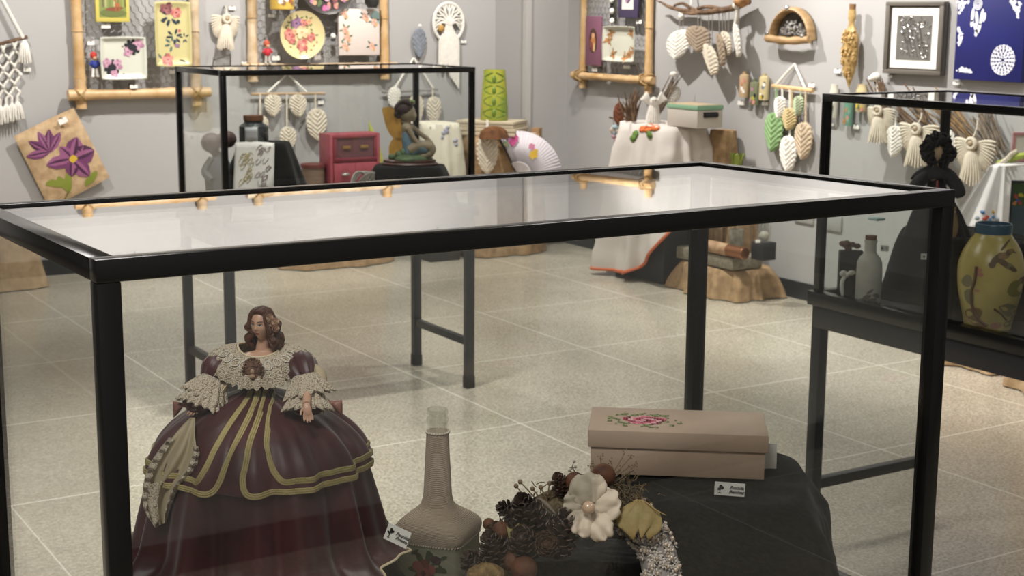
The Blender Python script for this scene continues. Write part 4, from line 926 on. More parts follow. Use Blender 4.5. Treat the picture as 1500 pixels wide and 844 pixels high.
rm_ = 17.5*mz; MB(c_('mug_yellow', '#c9a950', .3)).lathe(f.pt(0, -26*mz, .075), [(0, 0), (rm_*.9, 0), (rm_, .006), (rm_*1.02, .1), (rm_*1.02, .19), (rm_*.95, .19), (rm_*.93, .01), (0, .008)], 32).build('mug_body', mb_r)
MB(c_('mug_yellow', '#c9a950')).tube(curve([f.pt(rm_*.95, -.02, .075), f.pt(rm_*1.6, -.03, .075), f.pt(rm_*1.6, .05, .075), f.pt(rm_*.95, .06, .075)], 14), .008, 8).build('handle', mb_r)
q = MB(); P = lambda a, b, e=0: f.pt(rm_*math.sin(a/rm_), b, .075+rm_*math.cos(a/rm_)+.002+e)
for a, b, c in ((-.04, -.06, WHITE), (-.02, -.07, BRN), (.03, -.055, c_('rust_paint', '#a05a3a')), (.045, -.07, BRN), (0, -.045, WHITE), (-.05, -.04, c_('sky_paint', '#b9c3bb'))): q.mat(c).blob(P, a, b, .016, .018, a*20, .001)
q.build('painting', mb_r, fix=False)
f = WL.at(538, -8, DL); pr = 11.5*mz
pt_ = thing('pot_shadow', 'black pot shape standing in for a pot shadow above the apricot flower panel', 'pot', f.pt(0, -20*mz, .05)); MB(c_('pot_shadow_black', '#2c2b2b', .35)).lathe(f.pt(0, -20*mz, .07), [(0, 0), (pr*.6, 0), (pr*.95, .03), (pr, .06), (pr*.8, .09), (pr*.85, .1), (pr*.7, .1), (0, .09)], 24).build('shadow_shape', pt_)  # black solid modelled in place of the dark shadow of a pot
f = WL.at(486, 55, .06); t_ = thing('hook_ornament', 'tiny white and black bell ornament between the round plate and the flower panel', 'ornament', f.pt(0, -.03, .02)); MB(WHITE).ell(f.pt(0, .01, .02), (.018, .018, .018), 10, 8).build('bell', t_); MB(BLK).ell(f.pt(0, -.015, .02), (.018, .014, .010), 10, 6).build('base', t_)
wall_card(WL, 404, 85, 11, 7, 'white name card between the red doll keyring and the round plate', .06)
wall_card(WL, 465, 84, 9, 7, 'white name card right below the round rose plate', .06)
wall_card(WL, 397, 23, 10, 5, 'white name card below the yellow mug', .06)
# --- macrame pieces on the far wall
def tassel(mb, P, a, b, L, w, n=16, flare=1.25, d=.0):
    for i in range(n):
        t = 2*PI*i/n; r0, r1 = w*.32, w*.5*flare
        mb.tube([P(a+r0*math.cos(t)*.4, b, d+r0*.4*math.sin(t)+.004), P(a+r0*math.cos(t), b-L*.15, d+r0*math.sin(t)+.004), P(a+r1*math.cos(t)*.8, b-L*.6, d+r0*math.sin(t)+.004), P(a+r1*math.cos(t), b-L*(1+.05*math.sin(i*5)), d+r1*.7*math.sin(t)+.004)], [w*.07, w*.09, w*.09, w*.05], 5)
    mb.ell(P(a, b-L*.06, d+.004), w*.24, 8, 6)
m0 = WL.m(20, 100); mw = thing('macrame_hanging', 'knotted macrame hanging with tassels at the left photo edge', 'wall hanging', WL.px(15, 190, .03))
MB(TWIG).tube([WL.px(-75, 84, .04), WL.px(40, 54, .04)], .011, 10).build('dowel', mw)
mb = MB(CORDW); rope(mb, [WL.px(-20, -45, .03), WL.px(34, 56, .045)], .010); rope(mb, [WL.px(-22, -45, .03), WL.px(-70, 80, .045)], .010); mb.build('hanging_cord', mw)
mb = MB(CORDW)
def MP(c, r): return WL.px(lerp(-66, 34, c/12), lerp(82, 56, c/12)+r, .04)
for c in range(12):
    pts = []
    for k in range(7): pts.append(MP(c+(0.5*(1 if (k+c) % 2 else -1) if 0 < k else 0), k*13))
    rope(mb, pts, .0075, 6, 40)
    for k in range(1, 6): mb.ell(pts[k], .013, 8, 6)
    mb.tube([pts[-1], MP(c, 82), MP(c, 96)], .008, 6)
mb.build('knotted_net', mw)
for c in range(12): mb = MB(CORDW); tassel(mb, lambda a, b, d=0, c=c: MP(c, 92)+V((a, 0, b))-V((0, d, 0)), 0, 0, .10, .055, 12); mb.build('tassel', mw)
mb = MB(CORDW); q0 = WL.px(35, 60, .05); tassel(mb, lambda a, b, d=0: q0+V((a, 0, b))-V((0, d, 0)), 0, 0, .13, .06, 14); mb.build('end_tassel', mw)
wall_card(WL, 40, 102, 11, 6, 'white name card right of the edge macrame hanging', .012)
# burlap pouch
bp = WL.at(91, 231, .05, math.radians(-27) if False else math.radians(24)); w, h = .205, .245
pch = thing('burlap_pouch', 'tilted burlap pouch painted with purple flowers, pinned to the wall', 'bag', bp.pt(0, -h, 0))
def pf(u, v): x, y = (u-.5)*2, (v-.5)*2; return bp.pt(x*w*(1-.02*y), y*h*(1-.015*x*x), .030*(1-x**4)*(1-y**4)+.005*noise.noise(V((x*3, y*3, 1))))
mb = MB(BURLAPL); mb.grid(pf, 24, 24); mb.grid(lambda u, v: pf(u, v)-bp.n*(.036*(1-(2*u-1)**4)*(1-(2*v-1)**4)+.004), 24, 24); mb.build('pouch', pch)
q = MB(); P = lambda a, b, e=0: pf((a/w+1)/2, (b/h+1)/2)+bp.n*e
VP, VD, VL2, VG = c_('violet_petal_paint', '#6b3560'), c_('deep_violet_petal_paint', '#452040'), c_('lilac_petal_paint', '#8f557c'), c_('yellow_green_leaf_paint', '#7f8a35')
def pet(a, b, L, W, t, m, d):
    c, s = math.cos(t), math.sin(t); N_ = 10
    for sg, m2, k in ((1, m, 1), (-1, VP if m is VD else VL2, 1), (1, VL2, .45), (-1, VD, .35)):
        top = [(i/N_*1.08, sg*W*k*(math.sin(PI*min(1, i/N_*.97+.03))**.75)*(1+.06*math.sin(i*2.1))) for i in range(N_+1)]; vs = []
        for x, y in top: vs += [P(a+c*x*L-s*y, b+s*x*L+c*y, d+(.0005 if k < 1 else 0)), P(a+c*x*L-s*y*.05, b+s*x*L+c*y*.05, d+(.0005 if k < 1 else 0))]
        q.mat(m2).add(vs, [[2*i, 2*i+2, 2*i+3, 2*i+1] for i in range(N_)])
for t, m in ((2.2, VD), (1.6, VP), (1.1, VD), (2.9, VP), (.6, VP)): pet(-.06, .07, .13, .028, t, m, .002)
for t, L, W, m in ((.9, .13, .055, VP), (-.1, .14, .06, VD), (2.9, .15, .042, VP), (1.9, .10, .034, VL2), (-1.25, .14, .048, VP), (-2.1, .10, .04, VD)): pet(.045, -.03, L, W, t, m, .004)
q.mat(c_('yellow_stamen_paint', '#c9a83a')).blob(P, .05, -.03, .026, .022, 0, .007)
for a, b, t in ((-.07, -.14, 1.9), (-.04, -.15, 1.2), (-.11, -.12, 2.6), (.10, -.19, .4)): q.mat(VG).blob(P, a, b, .06, .024, t, .003, .18)
q.mat(c_('stem_paint', '#6a6a35')).tube([P(-.06, -.20, .004), P(-.10, -.235, .004)], .005, 4); q.build('painting', pch, fix=False)
wall_card(WL, 92, 177, 13, 8, 'white name card pinned to the top of the flower pouch', .095, .4)
# macrame angel
def angel(fr, x, y, h_px, label, bell=CORD, d=.03, grp='macrame angels', rot=0, hangl=.06, wing=1.0):
    f = fr.at(x, y, d, rot); q = fr.m(x, y, d); s = q[1]*h_px; f.ex = f.ex*max(1, q[0]/q[1]*.95); r = thing('macrame_angel', label, 'ornament', f.pt(0, -s*.5, 0), grp)
    for k in (-1, 1):
        mb = MB(bell)
        for i in range(11):
            t = i/10; L = s*.36*wing*(1-.35*t); an = lerp(.55, -1.15, t); a0, b0 = .02*s*k, s*(.20-.10*t); pts = []
            for j in range(7): q = j/6; pts.append(f.pt(k*(abs(a0)+L*q*math.cos(an*(1-.35*q))), b0+L*q*math.sin(an)-.13*s*q*q, .012+.012*math.sin(PI*q)-.001*i))
            mb.tube(pts, [s*.012, s*.026, s*.032, s*.034, s*.034, s*.03, s*.012], 7)
        mb.build('wing', r)
    mb = MB(bell); tassel(mb, lambda a, b, e=0: f.pt(a, b, e+.02), 0, s*.10, s*.60, s*.30, 22, 1.35); mb.build('skirt', r)
    mb = MB(bell); mb.tube([f.pt(s*.085*math.cos(t), s*.22+s*.085*math.sin(t), .038) for t in [2*PI*i/20 for i in range(20)]], s*.04, 8, closed=True); mb.build('head_ring', r)
    mb = MB(mat('wooden_bead', '#a8957a', .5)); mb.ell(f.pt(0, s*.22, .036), s*.062, 14, 10); mb.build('bead', r)
    mb = MB(mat('gold_thread', '#a58a4a', .5)); mb.tube([f.pt(s*.06*math.cos(t), s*.11, .022+s*.06*math.sin(t)) for t in [2*PI*i/14 for i in range(14)]], s*.014, 6, closed=True); mb.build('waist_cord', r)
    mb = MB(bell); rope(mb, [f.pt(0, s*.30, .03), f.pt(s*.02, s*.30+hangl*.5, .012), f.pt(0, s*.30+hangl, .0)], s*.018, 6, 20); mb.build('hanging_loop', r)
    return r
angel(WL, 329, 41, 62, 'cream macrame angel pinned between the two bamboo frames', rot=-.06)
wall_card(WL, 340, 12, 9, 5, 'white name card beside the angel between the bamboo frames', .012)
mb = MB(STEEL); mb.tube([WL.px(312, 97, .02), WL.px(313, 87, .05), WL.px(338, 80, .05), WL.px(337, 97, .02)], .006, 7); mb.ell(WL.px(314, 86, .06), .012, 8, 6); mb.tube([WL.px(328, 10, 0), WL.px(328, 10, .05)], .005, 6)
solo(mb, 'wire_bracket', 'bent wire bracket on the wall below the cream angel', 'bracket')
wall_card(WL, 358, 92, 8, 4, 'white name card left of the second bamboo frame foot', .012)
# tree of life ring
tf = WL.at(657, 33, .03); s1, s2 = WL.m(657, 33); rr = 28.5*s2
tr = thing('macrame_tree_hoop', 'white macrame hoop with a knotted tree and long fringe', 'wall hanging', tf.pt(0, -97*s2, 0))
MB(CORDW).tube([tf.pt(rr*.88*math.cos(t), rr*math.sin(t), 0) for t in [2*PI*i/48 for i in range(48)]], .011, 8, closed=True).build('hoop', tr)
mb = MB(CORDW); random.seed(3)
for i in range(5): mb.tube(curve([tf.pt((i-2)*.030, -rr*.80, .004), tf.pt((i-2)*.014, -rr*.35, .006), tf.pt((i-2)*.008, -.01, .006)], 10), .008, 6)
for k, an in enumerate((8, 35, 62, 88, 115, 142, 170, -15, 195)):
    t = math.radians(an); e = tf.pt(rr*.88*math.cos(t), rr*math.sin(t), 0); m_ = tf.pt(rr*.42*math.cos(t), rr*.40*math.sin(t)+.015, .008); mb.tube(curve([tf.pt(0, -.02, .006), m_, e], 12), [.010]*4+[.008]*4+[.006]*4, 6)
    for dt in (-.22, .22): mb.tube(curve([m_, tf.pt(rr*.7*math.cos(t+dt*.6), rr*.7*math.sin(t+dt*.6), .006), tf.pt(rr*.88*math.cos(t+dt), rr*math.sin(t+dt), 0)], 8), .0055, 5)
mb.build('knotted_tree', tr)
MB(mat('ochre_bird', '#b08a4a', .6)).ell(tf.pt(-rr*.5, -rr*.30, .016), (.026, .018, .026), 12, 9).build('bird_ornament', tr)
mb = MB(CORDW)
for i in range(26):
    a = lerp(-16.5, 16.5, i/25)*s2; L = lerp(58, 97, (i/25)**1.1) if True else 70; b0 = -math.sqrt(max(0, rr*rr-(a/.88)**2))
    if i < 14: L = 66+6*math.sin(i)
    mb.tube([tf.pt(a*.25, -rr*.45, .010), tf.pt(a*.8, b0*.92, .012), tf.pt(a, b0-.03, .010), tf.pt(a*1.02, -L*s2, .006)], .0062, 5)
mb.build('fringe', tr); wall_card(WL, 679, 61, 8, 4, 'white name card right of the macrame tree hoop', .012)
lf_ = WL.at(614, 40, .03); L1 = thing('grey_cord_leaf', 'small grey knotted cord leaf pinned near the macrame tree hoop', 'ornament', lf_.pt(0, -.21, 0)); mb = MB(CORDG); cordleaf(mb, lambda a, b, d=0: lf_.pt(a, b-.01, d), .105, .20, .012, 6); mb.build('leaf', L1); mb = MB(WHITE); mb.ell(lf_.pt(0, .01, .01), .012, 8, 6); mb.build('pin', L1)
# leaf hangers seen through the rear showcase
def leafhanger(label, fr, rod, apex, lv, m_rod, d=.035, rod_r=.009, grp='cord leaf hangers'):
    root = thing('leaf_hanger', label, 'wall hanging', fr.px((rod[0]+rod[2])/2, max(q[3] for q in lv), d), grp)
    MB(m_rod).tube([fr.px(rod[0], rod[1], d), fr.px((rod[0]+rod[2])/2, (rod[1]+rod[3])/2, d+.004), fr.px(rod[2], rod[3], d)], rod_r, 9).build('rod', root)
    mb = MB(CORDW)
    for t in apex[2]: x = lerp(rod[0], rod[2], t); y = lerp(rod[1], rod[3], t); rope(mb, [fr.px(apex[0], apex[1], .012), fr.px(x, y-2, d+.006)], .0075)
    mb.build('hanging_cord', root)
    for q in lv:
        x, y0, y1, y2, w, m = q[:6]; tw = q[6] if len(q) > 6 else 0; f = fr.at(x, y1, d+.004); sx, sz = fr.m(x, y1, d); tl = q[7] if len(q) > 7 else 0
        c, s = math.cos(tw), math.sin(tw); ct, st = math.cos(tl), math.sin(tl); mb = MB(m)
        cordleaf(mb, lambda a, b, e=0: f.pt((a*c)*ct-b*st, b*ct+a*c*st, e*c+a*s+.01), w*sx, (y2-y1)*sz, .016, 7, .008, .010); lf = mb.build('leaf', root)
        mb = MB(m if m is not TAUPE else CORD); rope(mb, [fr.px(x, y0, d+.008), fr.px(x, y1+3, d+.012)], .0065, 6, 24); mb.build('stem_cord', lf)
    return root
leafhanger('cream leaf hanger behind the dark jar, five leaves on a pale rod', WL, (368, 138, 476, 137), (421, 108, (.22, .75)),
    [(381, 138, 170, 200, 22, CORD), (398, 137, 139, 171, 26, CORD), (420, 138, 186, 222, 25, CORD), (434, 137, 139, 172, 26, CORD, 0, .06), (462, 138, 160, 206, 31, CORD)], mat('pale_rod', '#b59a78', .6))
leafhanger('cream leaf hanger partly behind the winged fairy, three leaves on a grey rod', WL, (560, 135, 641, 131), (606, 85, (.2, .92)),
    [(578, 133, 128, 158, 19, CORDW, 0, -.2), (608, 132, 139, 182, 22, CORD), (634, 131, 142, 183, 22, CORD)], mat('grey_rod', '#8a8783', .6))
wall_card(WL, 470, 150, 8, 5, 'white name card at the right end of the pale leaf rod', .012)
# ================================================================ the right wall
bframe('bamboo frame on the right wall with a square dish and a purple panel', WR, 853, 949, 114, 2.09, BAM, BAM, r=.026)
def icon(q, P, w, h):
    q.mat(c_('dark_brown_paint', '#4a3226')).blob(P, 0, 0, w*.55, h*.52, 0, .001, .05); q.mat(CR[2]).blob(P, 0, -h*.1, w*.35, h*.3, 0, .002); q.mat(CR[1]).blob(P, w*.05, h*.22, w*.22, h*.12, 0, .003); q.mat(RD[2]).blob(P, -w*.15, -h*.2, w*.15, h*.2, .3, .003); q.mat(CR[0]).blob(P, w*.2, -h*.25, w*.1, h*.18, 0, .0032)
plaque('purple_panel', 'narrow mauve purple panel with a brown figure, left in the right wall bamboo frame', 'picture', WR, 857, 880, 24, 95, DL, c_('plum_panel', '#7c5064'), icon, t=.015)
def ivory(q, P, w, h):
    for a, b in ((-.6, .6), (-.75, .2), (.65, .65), (-.45, -.6), (.55, -.6), (.8, -.35), (.3, -.75)): leaves(q, P, w*a, h*b, w*.15, BRN, 4); flower(q, P, w*a, h*b, w*.13, (CR[2], BRN, c_('umber_paint', '#6f4a2c')), .0015)
dish('square_dish', 'square ivory dish with brown flowers in the right wall bamboo frame', WR, 884, 932, 39, 89, DL+.02, c_('ivory_glaze', '#bdbcae', .25), ivory)
def lav(q, P, w, h):
    q.mat(c_('paper_white', '#c9c6c0')).add([P(-w*.6, -h*.6, .0012), P(w*.6, -h*.6, .0012), P(w*.6, h*.6, .0012), P(-w*.6, h*.6, .0012)], [[0, 1, 2, 3]])
    for k in range(8): t = k*2.4; q.mat(PU[k % 3]).blob(P, w*.2*math.cos(t), h*.2*math.sin(t), w*.14, h*.12, t, .002+k*.0001)
plaque('lavender_picture', 'small dark purple framed picture with a white centre', 'picture', WR, 905, 934, -36, 26, DL, c_('deep_purple_frame', '#3b3350'), lav, t=.02)
hf = WR.at(897, 5, DL-.02); r = thing('ribbon_ornament', 'dark ribbon with a row of white ovals in the right wall bamboo frame', 'ornament', hf.pt(0, -.13, 0)); MB(c_('dark_green_ribbon', '#22261f')).fbox(hf, -.028, .028, -.13, .14, -.004, 0, .002).build('ribbon', r)
for k, b in enumerate((.09, .02, -.05, -.115)): MB(CORDW).ell(hf.pt(.004*k, b, .008), (.017, .017, .020), 12, 8).build('oval', r)
wall_card(WR, 871, 102, 8, 5, 'white name card under the purple panel', .06); wall_card(WR, 918, 98, 10, 5, 'white name card under the ivory dish', .06); wall_card(WR, 936, 32, 8, 5, 'white name card right of the small lavender picture', .06)
# driftwood hanger with six leaves
D1 = .07; dr = thing('driftwood_hanger', 'driftwood branch on the right wall hung with six cord leaves', 'wall hanging', WR.px(1040, 110, D1))
mb = MB(TWIG)
for pts, r0, r1 in (([(970, 4), (980, 10), (1000, 15), (1030, 18), (1055, 15), (1075, 11), (1096, 1)], .008, .024), ([(988, 8), (1000, 5), (1012, 12), (1030, 18)], .008, .012), ([(997, 19), (1015, 20), (1035, 18)], .007, .012), ([(1022, 12), (1040, 10), (1060, 14)], .01, .012), ([(970, 4), (962, 1)], .007, .003)):
    P = curve([WR.px(x, y, D1+.01*math.sin(i*2)) for i, (x, y) in enumerate(pts)], 26); mb.tube(P, [lerp(r0, r1, i/25)*(1+.15*noise.noise(V((i*.5, r0*99, 0)))) for i in range(26)], 9)
mb.build('branch', dr); MB(mat('pale_burl', '#b98d5e', .7, col2='#8d6238', vs=30)).ell(WR.px(1086, 2, D1+.03), (.045, .05, .035), 16, 12).build('burl', dr)
mb = MB(CORDW); rope(mb, [WR.px(1015, -30, .02), WR.px(1012, 8, D1)], .005); mb.build('hanging_cord', dr)
mb = MB(CORDW); mb.ell(WR.px(998, 24, D1+.01), .02, 10, 8); mb.tube([WR.px(998, 24, D1+.01), WR.px(996, 19, D1)], .008, 6); mb.build('cord_knot', dr)
mb = MB(CORDW); rope(mb, [WR.px(1078, 4, D1+.03), WR.px(1080, 20, D1+.02), WR.px(1077, 36, D1)], .012); mb.ell(WR.px(1078, 8, D1+.03), .022, 10, 8); mb.build('thick_cord', dr)
for x, y0, y1, y2, w, m, tw, tl in ((998, 22, 46, 88, 40, CORDW, .1, 0.12), (1025, 20, 39, 77, 27, TAUPE, -.3, -.1), (1041, 20, 67, 112, 29, CORD, .15, -.28), (1056, 18, 50, 98, 28, TAUPE, .4, -.25), (1065, 17, 47, 82, 22, CORD, .25, -.2), (1080, 12, 36, 85, 19, CORDW, .35, -.22)):
    f = WR.at(x, y1, D1+.01); sx, sz = WR.m(x, y1, D1); c, s = math.cos(tw), math.sin(tw); ct, st = math.cos(tl), math.sin(tl); mb = MB(m)
    cordleaf(mb, lambda a, b, e=0: f.pt((a*c)*ct-b*st*-1, b*ct+a*c*st, e*c+a*s+.01), w*sx*1.05, (y2-y1)*sz, .016, 7, .008, .007); lf = mb.build('leaf', dr)
    mb = MB(mat('grey_thread', '#8d867c', .8))
    for k in (-1, 1): mb.tube([WR.px(x+3*k, y0, D1), WR.px(x+2*k, y1+4, D1+.012)], .0025, 5)
    mb.build('thread', lf)
# arched wooden niche with a silver relief
ar = WR.at(1167, 58, 0); sz = WR.m(1163, 58)[1]; sx = WR.m(1163, 58)[0]; w = 31*sx; h = 49*sz; dep = .07; WOODL = mat('honey_wood', '#b0926a', .5, col2='#8d6f48', vs=8, bump=.2, bs=60, stretch=(1, 1, 5))
an = thing('arched_niche', 'arched wooden wall niche holding a silver relief', 'wall hanging', ar.pt(0, 0, 0))
mb = MB(WOODL)
def arc(u, v):
    t = PI*u; e = 2*PI*v; r = 1-.17*(.5+.5*math.cos(e)); return ar.pt(w*r*math.cos(t), h*r*math.sin(t)*.98, dep*(.52+.48*math.sin(e)))
mb.grid(arc, 40, 16, cv=True); mb.build('arch', an)
MB(mat('grey_niche_lining', '#66625c', .8)).grid(lambda u, v: ar.pt(w*.97*math.cos(PI*u)*v, h*.95*math.sin(PI*u)*v, .004), 30, 4).build('back_panel', an)
mb = MB(WOODL); P = curve([ar.pt(-w*1.04, .006, dep*.9), ar.pt(-w*.4, -.004, dep*1.0), ar.pt(w*.2, -.006, dep*1.0), ar.pt(w*.98, .004, dep*.9)], 20); mb.tube(P, [.022+.002*math.sin(i) for i in range(20)], 12); mb.build('bottom_rail', an)
random.seed(12); mb = MB(SILVER)
for i in range(130): t = PI*random.random(); q = math.sqrt(random.random())*.8; mb.ell(ar.pt(w*.78*q*math.cos(t), .03+h*.48*q*math.sin(t), .015+.02*random.random()), (random.uniform(.006, .016), .007, random.uniform(.005, .012)), 7, 5)
mb.build('silver_relief', an); mb = MB(SILVER)
for a, b, d in ((-w*1.0, .03, dep), (w*.7, .02, dep), (-w*.1, h*.93, dep*.9)): mb.ell(ar.pt(a, b, d), .016, 10, 8)
mb.build('silver_studs', an)
# golden relief bottle
gx = thing('gold_relief_bottle', 'antique gold relief bottle hung upright on the right wall', 'ornament', WR.px(1243, 130, .06)); gf = WR.at(1243, 130, .06); sz = WR.m(1243, 80, .06)[1]; sx = sz
gp = smooth_tab; prof = []
for i in range(36): t = i/35; prof.append((sx*max(.2, smooth_tab([(0, .5), (.08, 4), (.2, 9), (.35, 13.5), (.55, 14.5), (.68, 13), (.76, 8), (.80, 5.5), (.86, 5.5), (.88, 7), (1, 6.5)], t)), 116*sz*t))
mb = MB(GOLD); mb.lathe(gf.O, prof, 28, 1, .62, ex=gf.ex); random.seed(8)
for i in range(90):
    t = random.uniform(.12, .74); an_ = random.uniform(.2, PI-.2); R_ = sx*smooth_tab([(0, .5), (.2, 9), (.35, 13.5), (.55, 14.5), (.68, 13), (.8, 6)], t); mb.ell(gf.pt(R_*math.cos(an_), 116*sz*t, R_*.62*math.sin(an_)), (random.uniform(.007, .014), .007, random.uniform(.007, .016)), 7, 5)
mb.build('bottle', gx); MB(mat('cork_stopper', '#7d5a36', .8)).lathe(gf.pt(0, 116*sz, 0), [(0, 0), (sx*5.5, 0), (sx*6, .03), (0, .03)], 16, 1, .7, ex=gf.ex).build('stopper', gx)
wall_card(WR, 1227, 104, 9, 6, 'white name card left of the gold relief bottle', .012)
# silver relief picture
pr_, f, w, h = plaque('silver_relief_picture', 'grey framed picture of an embossed silver relief in a white mount', 'picture', WR, 1295, 1383, 2, 107, .03, c_('grey_brown_frame', '#5f5a53', .45), None, t=.025)
mb = MB(c_('mount_white', '#dcd9d4')); mb.fbox(f, -w*.80, w*.80, -h*.83, h*.83, .0, .003); mb.build('mount', pr_)
mb = MB(mat('pewter_sheet', '#8a8885', .35, .6, bump=.4, bs=40)); mb.fbox(f, -w*.60, w*.60, -h*.60, h*.62, .003, .005); sh = mb.build('pewter_sheet', pr_)
mb = MB(SILVER); random.seed(14)
for i in range(60):
    a, b = random.uniform(-.50, .50)*w, random.uniform(-.52, .54)*h; r0_, t0_, sp_ = random.uniform(.008, .022), random.random()*6, random.choice((-1, 1))
    mb.tube([f.pt(a+r0_*(1-k/14)*math.cos(t0_+sp_*k*.5), b+r0_*(1-k/14)*math.sin(t0_+sp_*k*.5), .006) for k in range(10)], [.0035, .0035, .003, .003, .003, .0025, .0025, .002, .002, .001], 5)
for k in range(5): mb.tube(curve([f.pt(lerp(-.5, .3, k/5)*w, .5*h, .007), f.pt(lerp(-.3, .4, k/5)*w, 0, .008), f.pt(lerp(-.1, .55, k/5)*w, -.5*h, .007)], 14), .0035, 5)
mb.build('embossing', sh)
mb = MB(c_('grey_brown_frame', '#5f5a53'))
for q in ((-w, w, h*.88, h), (-w, w, -h, -h*.88), (-w, -w*.86, -h*.88, h*.88), (w*.86, w, -h*.88, h*.88)): mb.fbox(f, *q, 0, .014, .003)
mb.build('moulding', pr_)
wall_card(WR, 1303, 112, 9, 4, 'white name card under the silver relief picture', .012)
# blue canvas with white stencils
bl, f, w, h = plaque('blue_canvas', 'cobalt blue canvas stencilled in white with a dreamcatcher and a lace rosette', 'picture', WR, 1396, 1501, -34, 116, .04, mat('cobalt_blue_paint', '#0f1562', .5, var=.18, vs=6), None, t=.035)
BW = mat('white_stencil_paint', '#dfe0ea', .6); mb = MB(BW); a0, b0 = WR.ab(1469, 88, .04); fa, fbb = (V(f.O)-V(WR.O)).dot(WR.ex), (V(f.O)-V(WR.O)).dot(WR.ez); P = lambda a, b, e=0: f.pt(a-fa, b-fbb, e)
def pq(x, y): return WR.ab(x, y, .04)
R_ = 17*WR.m(1469, 88)[0]*1.0
for rr, n, q in ((.92, 20, .16), (.66, 16, .13), (.42, 10, .12), (.2, 6, .1)):
    for i in range(n): t = 2*PI*i/n; mb.blob(P, a0+R_*rr*math.cos(t), b0+R_*1.0*rr*math.sin(t), R_*q, R_*q*.62, t, .0008, .1, 8)
for rr in (.8, .54, .3, 1.0): mb.tube([P(a0+R_*rr*math.cos(t), b0+R_*rr*math.sin(t), .0006) for t in [2*PI*i/30 for i in range(30)]], R_*.035, 4, closed=True)
mb.build('lace_rosette', bl, fix=False); mb = MB(BW); s_ = WR.m(1432, 20)[0]
cx, cz = pq(1433, 6)
for rr in (6, 4, 2): mb.tube([P(cx+s_*rr*math.cos(t), cz+s_*rr*math.sin(t), .0006) for t in [2*PI*i/20 for i in range(20)]], s_*.7, 4, closed=True)
for x, y, l, t in ((1425, 22, 8, 1.5), (1431, 27, 8, 1.75), (1438, 25, 9, 1.4), (1424, 34, 4, 1.4), (1429, 40, 5, 1.9), (1434, 42, 6, 1.2), (1430, 48, 4, 1.5), (1442, 25, 5, 1.4)): a, b = pq(x, y); mb.blob(P, a, b, s_*l*1.1, s_*2.4, t, .0008, .05)
mb.build('dreamcatcher_stencil', bl, fix=False)
for reg in (((1403, 2), (1420, 2), (1405, 20)), ((1404, 40), (1411, 52), (1404, 70)), ((1400, 104), (1412, 98), (1425, 106)), ((1480, 0), (1496, 2), (1491, 26))):
    mb = MB(BW); random.seed(int(reg[0][0]))
    for i in range(34):
        u, v = random.random(), random.random()
        if u+v > 1: u, v = 1-u, 1-v
        x = reg[0][0]+u*(reg[1][0]-reg[0][0])+v*(reg[2][0]-reg[0][0]); y = reg[0][1]+u*(reg[1][1]-reg[0][1])+v*(reg[2][1]-reg[0][1]); a, b = pq(x, y); mb.blob(P, a, b, s_*random.uniform(1.4, 2.6), s_*random.uniform(.9, 1.7), random.random()*6, .0006+i*.00001, .2, 8)
    mb.build('lace_stencil', bl, fix=False)
wall_card(WR, 1401, 122, 10, 4, 'white name card under the blue canvas', .012)
# little painted tiles shaped like bottles
def tile(label, x0, x1, y0, y1, m, cols, neck=True):
    d = .03; a0, b0 = WR.ab(x0, y1, d); a1, b1 = WR.ab(x1, y0, d); w, h = (a1-a0)/2, (b1-b0); f = Fr(WR.pt((a0+a1)/2, b0, d), WR.ex, WR.ez, WR.n); r = thing('painted_bottle', label, 'ornament', f.O, 'little painted bottles on the right wall')
    prof = [(0, 0), (w*1.02, 0), (w*1.05, .006), (w*1.05, h*.82), (w*.95, h*.87), (w*.45, h*.89), (w*.42, h*.98), (w*.5, h), (0, h)] if neck else [(0, 0), (w*.9, 0), (w, .012), (w, h*.8), (w*.8, h*.86), (w*.8, h), (0, h)]
    b = MB(m); b.lathe(f.O, prof, 24, 1, .6, ex=f.ex); bo = b.build('bottle', r)
    q = MB(); random.seed(int(x0)); P = lambda a, b_, e=0: f.pt(w*math.sin(a), b_, w*.6*math.cos(a)+.001+e)
    for i in range(7): q.mat(cols[i % len(cols)]).blob(P, random.uniform(-.8, .8), h*random.uniform(.1, .66), .3, h*.08, 0, .0004*i, .2)
    q.build('painting', bo, fix=False)
tile('slim bottle with pink and white painting, leftmost of the trio left of the leaf hanger', 1084, 1097, 105, 142, c_('sand_bottle', '#b39a78'), (c_('coral_paint', '#c08a72'), WHITE, RD[1]))
tile('middle bottle of the trio, green base with pink flowers', 1099, 1112, 116, 153, c_('moss_bottle', '#6f7458'), (RD[1], c_('lime_paint', '#a9a845'), PK[0], BLK))
tile('yellow and black bottle, right of the trio above a name card', 1113, 1126, 108, 146, c_('cream_yellow_bottle', '#c2b489'), (c_('sun_yellow_paint', '#cdb33c'), BLK, WHITE, c_('grey_blue_paint', '#6f7a86')))
wall_card(WR, 1086, 151, 10, 6, 'white name card under the leftmost slim bottle', .012); wall_card(WR, 1121, 152, 8, 5, 'white name card under the yellow and black bottle', .012)
tile('white lantern shaped bottle at the top left inside the right showcase view', 1215, 1228, 124, 172, c_('white_lantern', '#c4bfb2'), (c_('grey_blue_paint', '#6f7a86'), BRN, WHITE), False)
tile('green bottle with an orange stopper behind the right showcase glass', 1236, 1250, 140, 183, c_('sea_green_bottle', '#5f8a78'), (CR[2], c_('sea_green_light', '#7fa691'), c_('coral_paint', '#c08a72')))
tile('squat cream jar with a yellow lid on the wall beside the green bottle', 1254, 1270, 124, 163, c_('cream_jar', '#c0ae84'), (c_('sun_yellow_paint', '#cdb33c'), RD[1], GRN), False)
wall_card(WR, 1254, 186, 9, 6, 'white name card right below the green bottle', .012); wall_card(WR, 1218, 182, 7, 4, 'white name card below the white lantern bottle', .012)
